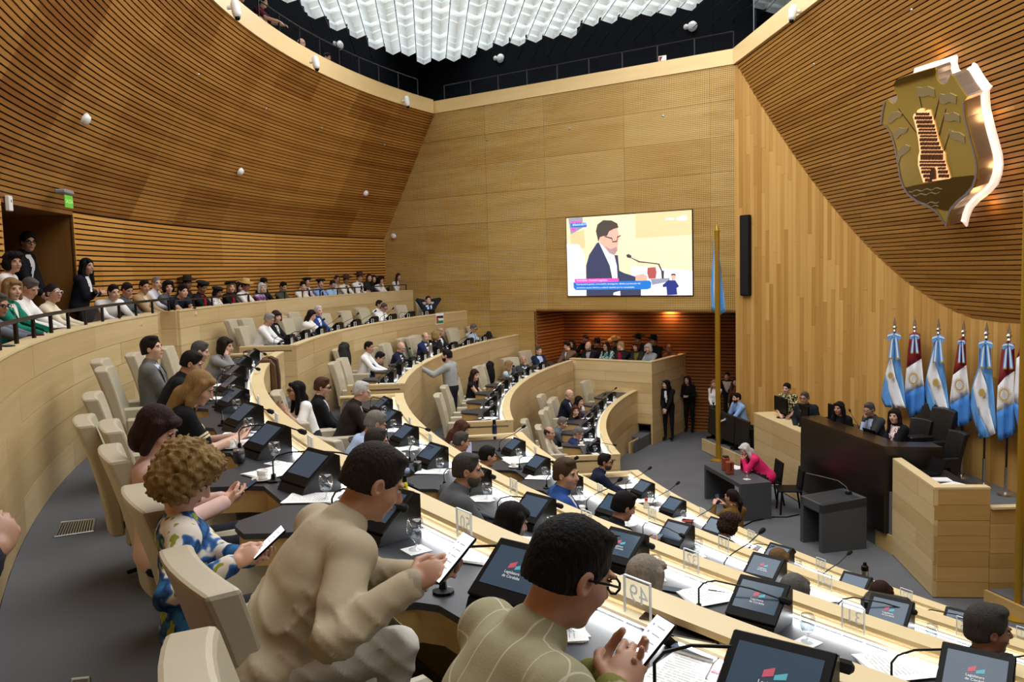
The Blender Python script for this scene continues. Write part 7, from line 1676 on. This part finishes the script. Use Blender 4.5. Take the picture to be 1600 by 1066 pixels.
def coat(name, label, c, yaw, mat, size=(.5, .16, .6)):
    S_ = Sdf(); w_, d_, h_ = size
    S_.ell((0, 0, h_*.42), (w_*.46, d_*.55, h_*.12), 'c', .06); S_.ell((0, -.02, h_*.1), (w_*.5, d_*.5, h_*.38), 'c', .08); S_.ell((-w_*.3, .03, 0), (.07, .06, h_*.42), 'c', .04); S_.ell((w_*.3, .03, 0), (.07, .06, h_*.42), 'c', .04)
    v, q = S_.mesh(.022, lambda X: .008*np.sin(X[..., 0]*40+X[..., 2]*8)); t = thing(name, label, 'jacket', tuple(c), R_(yaw-90)); mesh('cloth', v, q.tolist(), clothmat(mat), t, smooth=True)
    m = MB(); m.tube([(-w_*.3, 0, h_*.5), (0, -.03, h_*.54), (w_*.3, 0, h_*.5)], .03, 6); m.build('collar', clothmat(mat), t)
def behind(key, name, label, mat, d=.36, up=.42):
    i = PEOPLE[key]; c = i['hip']-i['fwd']*d+np.array([0, 0, up]); coat(name, label, c, i['yaw'], mat)
behind('woman in the sleeveless black dress', 'jacket', 'orange jacket hung over the chair of the woman in the black dress', '#d2421c'); behind('blonde woman in pale blue', 'jacket', 'black jacket hung over the chair of the blonde woman in pale blue', '#131316')
behind('man in the open white shirt', 'jacket', 'dark grey jacket hung over the chair of the man in the open white shirt', '#2c2a2a')
# brown coat thrown over the rim of the nearer top desk
t = thing('coat', 'brown coat thrown over the rim at the aisle end of the top desk', 'coat')
m = MB(); m.sweep([(20.64, 2.95), (20.625, 3.2), (20.635, 3.5), (20.70, 3.585), (20.80, 3.59), (20.87, 3.55), (20.84, 3.553), (20.70, 3.558), (20.685, 3.5), (20.688, 2.95)], 189.6, 191.2, 6); m.build('cloth', clothmat('#5f4630'), t)
m = MB(); m.sweep([(20.60, 3.05), (20.59, 3.3), (20.615, 3.56), (20.72, 3.615), (20.74, 3.60), (20.64, 3.5), (20.635, 3.05)], 190.1, 190.7, 4); m.build('sleeve', clothmat('#4f3826'), t)
# bottles, flasks, mates
def bottle(label, c, prof, mat, cap=None, capm='black_plastic', cat='bottle', name='bottle', lab=None):
    t = thing(name, label, cat, tuple(c)); m = MB(); m.lathe(prof, n=14); m.build('body', M_[mat], t, True)
    if cap: m = MB(); m.lathe(cap, n=12); m.build('cap', M_[capm], t)
    if lab: m = MB(); m.lathe(lab[0], n=14); m.build('label_band', M_[lab[1]], t, True)
    return t
plain('navy_metal', '#1a2140', .3, .5); plain('cap_red', '#c22a2a', .4); plain('label_blue', '#2c55b8', .5); plain('yellow_plastic', '#d9d02c', .4); plain('drink', '#e8e2c9', .2)
FLASK = [(0, 0), (.036, 0), (.038, .02), (.038, .20), (.026, .235)]
def desk_at(row, px, py, dz=0): return at_z(px, py, ROWS[row]['rim']-DROP+.001+dz)
bottle('tall navy flask at the aisle end of the second desk', desk_at('C', 773, 686), FLASK, 'navy_metal', [(.027, .235), (.026, .30), (0, .302)])
bottle('steel flask with a black and red lid behind the second desk', desk_at('D', 1351, 922), FLASK, 'steel', [(.036, .205), (.036, .25), (.02, .262), (.016, .29), (0, .292)])
m = COL.objects[-1]
bottle('small juice bottle with a red cap at the second desk', desk_at('C', 1010, 806), [(0, 0), (.03, 0), (.032, .02), (.032, .12), (.014, .155), (.014, .17)], 'drink', [(.016, .165), (.016, .19), (0, .191)], 'cap_red', lab=([(.0325, .04), (.0325, .09)], 'label_blue'))
p = at_R(673, 553, 19.2); bottle('tall steel flask on the farther third desk', (p[0], p[1], 2.771), [(0, 0), (.045, 0), (.046, .02), (.046, .28), (.034, .33)], 'steel', [(.036, .33), (.034, .40), (0, .402)])
p = at_R(641, 566, 19.25); bottle('green glass bottle before the balding man in navy', (p[0], p[1], 2.771), [(0, 0), (.05, 0), (.052, .02), (.052, .22), (.022, .30), (.022, .34)], 'bottle_glass', [(.024, .335), (.024, .37), (0, .372)])
p = at_R(803, 588, 17.5); bottle('dark green flask before the blonde woman in pale blue', (p[0], p[1], 2.104), [(0, 0), (.05, 0), (.05, .26), (.04, .29)], 'charcoal', [(.03, .29), (.03, .33), (0, .33)])
p = at_z(634, 800, 3.463); bottle('yellow highlighter bottle behind the man in the beige blazer', p, [(0, 0), (.016, 0), (.017, .02), (.017, .15), (.01, .17)], 'yellow_plastic', [(.012, .165), (.01, .2), (0, .2)])
def mate(label, c):
    t = thing('mate_cup', label, 'cup', tuple(c)); m = MB(); m.lathe([(0, 0), (.03, 0), (.04, .02), (.043, .06), (.036, .092), (.031, .092), (.034, .06), (0, .07)], n=14); m.build('gourd', M_['black_leather'], t, True)
    m = MB(); m.lathe([(.037, .088), (.039, .096), (.034, .096)], n=14); m.build('rim', M_['steel'], t); m = MB(); m.tube([(.01, 0, .05), (-.03, .02, .16), (-.045, .03, .175)], .004, 6); m.build('straw', M_['steel'], t)
mate('black mate cup with a straw before the woman in the pink blouse', at_z(374, 724, 3.463)); mate('black mate cup with a bent straw at the third desk, the farther one', desk_at('B', 633, 732)); mate('short black mate cup at the third desk, the nearer one', desk_at('B', 653, 736))
# loose things on the nearest desk
def flat(label, name, cat, row, px, py, size, mat, yaw, kids=(), lift=.001):
    p = desk_at(row, px, py, lift); t = thing(name, label, cat, tuple(p), R_(yaw)); m = MB(); m.rbox((0, 0, size[2]/2), size, min(size)*.3); m.build('body', M_[mat], t)
    for nm, c, s, mt in kids: m = MB(); m.box(c, s); m.build(nm, M_[mt], t)
    return t
plain('note_pink', '#ef5a86', .6)
flat('brown leather case on the desk before the man in the checked blazer', 'leather_case', 'case', 'A', 1040, 985, (.17, .10, .045), 'brown_leather', -30, (('flap', (0, -.02, .047), (.16, .06, .004), 'brown_leather'),))
flat('black leather wallet lying on the notebooks by the brown case', 'wallet', 'wallet', 'A', 1080, 1008, (.19, .10, .04), 'black_leather', -28, (('flap', (0, -.012, .042), (.18, .07, .006), 'black_leather'), ('stitching', (0, -.047, .0455), (.17, .002, .001), 'sign_grey')))
t = flat('printed agenda sheet with a dark heading bar and a pink note', 'agenda', 'papers', 'A', 1075, 1050, (.21, .30, .004), 'print_paper', -42, (('heading', (0, .11, .0045), (.19, .03, .001), 'dark_lid'), ('note', (.085, .05, .005), (.05, .025, .001), 'note_pink')))
flat('white notebook stack under the black wallet', 'notebook', 'notebook', 'A', 1105, 1012, (.16, .21, .02), 'paper', -40, (('cover', (0, 0, .021), (.16, .21, .002), 'screen_blue'),))
flat('dark phone on the third desk near the ash blonde woman', 'phone', 'phone', 'B', 1044, 922, (.075, .155, .009), 'black_plastic', 60, (('screen', (0, 0, .0095), (.068, .145, .001), 'screen_blue'),))
t = thing('eyeglasses', 'tortoiseshell eyeglasses lying on the nearest desk', 'glasses', tuple(desk_at('A', 1160, 1035, .02)), R_(-35))
m = MB()
for sd in (-1, 1):
    m.tube([(sd*.036+.026*math.cos(k*math.pi/6), .0, .005+.021*math.sin(k*math.pi/6)) for k in range(13)], .003, 6, False); m.tube([(sd*.063, 0, .012), (sd*.068, -.07, .008), (sd*.066, -.14, -.012)], .003, 6)
m.tube([(-.010, 0, .010), (.010, 0, .010)], .003, 6); m.build('frame', M_['brown_leather'], t)
for px, py, row, yaw, lb in ((452, 757, 'A', 30, 'blue pen on the top desk beside the curly blonde woman'), (1125, 925, 'B', -25, 'black pen lying on the papers of the third desk'), (398, 677, 'A', -20, 'blue pen on the top desk beside the woman in the pink blouse')):
    p = desk_at(row, px, py, .012); t = thing('pen', lb, 'pen', tuple(p), R_(yaw)); m = MB(); m.tube([(-.07, 0, 0), (.06, 0, 0), (.075, 0, 0)], [.005, .005, .001], 6); m.build('barrel', M_['label_blue'] if 'blue' in lb else M_['black_plastic'], t); m = MB(); m.tube([(-.07, 0, 0), (-.02, 0, .001)], .0062, 6); m.build('cap', M_['label_blue'] if 'blue' in lb else M_['black_plastic'], t)
for px, py, row, yaw, lb, sz in ((432, 737, 'A', 20, 'large sheet of printed papers before the curly blonde woman', 1.25), (385, 692, 'A', 5, 'printed papers before the woman in the pink blouse', 1.0), (1110, 930, 'B', -20, 'printed papers with a pen at the third desk', 1.2), (1410, 1040, 'B', -35, 'printed sheet clipped on the third desk by the nearest rim', 1.3), (770, 860, 'A', 30, 'blank white sheet beside the phone of the man in beige', 1.3), (812, 720, 'C', 10, 'thick stack of papers at the second desk', 1.4), (1270, 935, 'C', -20, 'printed table on paper at the second desk', 1.1), (1020, 798, 'D', -10, 'broad white papers at the front desk', 1.4), (985, 760, 'D', 0, 'white papers beside the bearded man in navy', 1.1)):
    p = desk_at(row, px, py, .004); a = ang(p); o = sheet(p[0], p[1], p[2], R_(a+90+yaw), lb, 'printed papers', sz)
flat('pale grey laptop lid before the bearded man in the grey suit', 'laptop', 'laptop', 'C', 722, 722, (.36, .24, .015), 'sign_grey', 20, (('lid', (0, .12, .12), (.36, .012, .24), 'scr_grey'),))
flat('black leather bag on the second desk before the dark grey haired man', 'bag', 'bag', 'C', 1385, 955, (.34, .2, .11), 'black_leather', -35, (('strap', (0, 0, .115), (.2, .04, .012), 'black_leather'), ('buckle', (-.05, -.06, .113), (.02, .02, .004), 'steel')))
flat('dark red wallet on the front desk', 'wallet', 'wallet', 'D', 1075, 815, (.16, .09, .02), 'cap_red', -20, (('flap', (0, 0, .021), (.15, .07, .004), 'brown_leather'),))
# papers on the parapet
p = at_z(85, 512, LEDGE_Z+.003); sheet(p[0], p[1], p[2], .5, 'white papers on the gallery parapet before the woman in cream', 'printed papers', 1.2)
p = at_z(55, 524, LEDGE_Z+.003); t = thing('notebook', 'dark red notebook on the gallery parapet', 'notebook', tuple(p), .6); m = MB(); m.box((0, 0, .006), (.15, .21, .012)); m.build('cover', clothmat('#4a1226'), t); m = MB(); m.box((.004, 0, .006), (.145, .2, .009)); m.build('pages', M_['paper'], t)
p = at_z(12, 541, LEDGE_Z+.003); t = thing('phone', 'dark phone on the gallery parapet at the photo edge', 'phone', tuple(p), .9); m = MB(); m.rbox((0, 0, .005), (.075, .155, .009), .003); m.build('case', M_['black_plastic'], t); m = MB(); m.box((0, 0, .0099), (.068, .145, .001)); m.build('screen', M_['screen_blue'], t)
# gallery seats behind the spectators
g0 = None
for key, i in list(PEOPLE.items()):
    if i['o'].get('group') in ('spectators on the gallery', 'spectators in the recess') and i['o'].location.z > 0 and not any(w in i['label'] for w in ('standing', 'doorway')):
        h = i['hip']
        if g0 is None:
            g0 = empty('gallery_seat'); m = MB(); m.rbox((0, .02, -.09), (.46, .44, .08), .02); m.build('seat', M_['black_leather'], g0); m = MB(); m.rbox((0, -.22, .17), (.44, .06, .42), .025, rotx(.12)); m.build('backrest', M_['black_leather'], g0); m = MB(); m.box((0, 0, -.32), (.06, .3, .40)); m.build('leg', M_['black_metal'], g0); o = g0
        else: o = copy_tree(g0)
        tag(o, 'black gallery seat under the '+key, 'seat', 'gallery seats'); o.location = (h[0], h[1], h[2]-.06); o.rotation_euler = (0, 0, R_(i['yaw']-90))
# purse of the woman in white, cable on the well floor
i = PEOPLE['woman in the white blouse']; c = sum(i['wrists'])/2+i['fwd']*.06; t = thing('purse', 'dark purse held by the woman in the white blouse', 'bag', tuple(c), R_(i['yaw']-90)); m = MB(); m.rbox((0, .02, 0), (.2, .05, .11), .015); m.build('body', M_['black_leather'], t); m = MB(); m.box((0, .046, .02), (.04, .004, .012)); m.build('clasp', M_['steel'], t)
cb = [at_z(x, y, .012) for x, y in ((1160, 823), (1175, 815), (1208, 808), (1230, 808), (1249, 804))]; t = thing('cable', 'black cable on the well floor between table and lectern', 'cable'); m = MB(); m.tube(cb, .012, 5); m.build('sheath', M_['black_plastic'], t); m = MB(); m.tube([cb[0]-[0.05, 0.02, 0], cb[0]], .02, 6); m.build('plug', M_['black_plastic'], t)
# unused prototypes go; lettering becomes plain geometry
for pr in (MON, *MIC, GLS, PLT, PAP, CUP, CH, CHB):
    if 1:
        for ch in list(pr.children): bpy.data.objects.remove(ch)
        bpy.data.objects.remove(pr)
dg = bpy.context.evaluated_depsgraph_get(); dg.update()
for o in TEXTS:
    me = bpy.data.meshes.new_from_object(o.evaluated_get(dg)); me.name = o.name; nm = o.name
    c = bpy.data.objects.new(nm.split('.')[0], me); COL.objects.link(c); c.parent = o.parent; c.location = o.location; c.rotation_euler = o.rotation_euler
    if not me.materials: me.materials.append(o.data.materials[0])
    bpy.data.objects.remove(o)
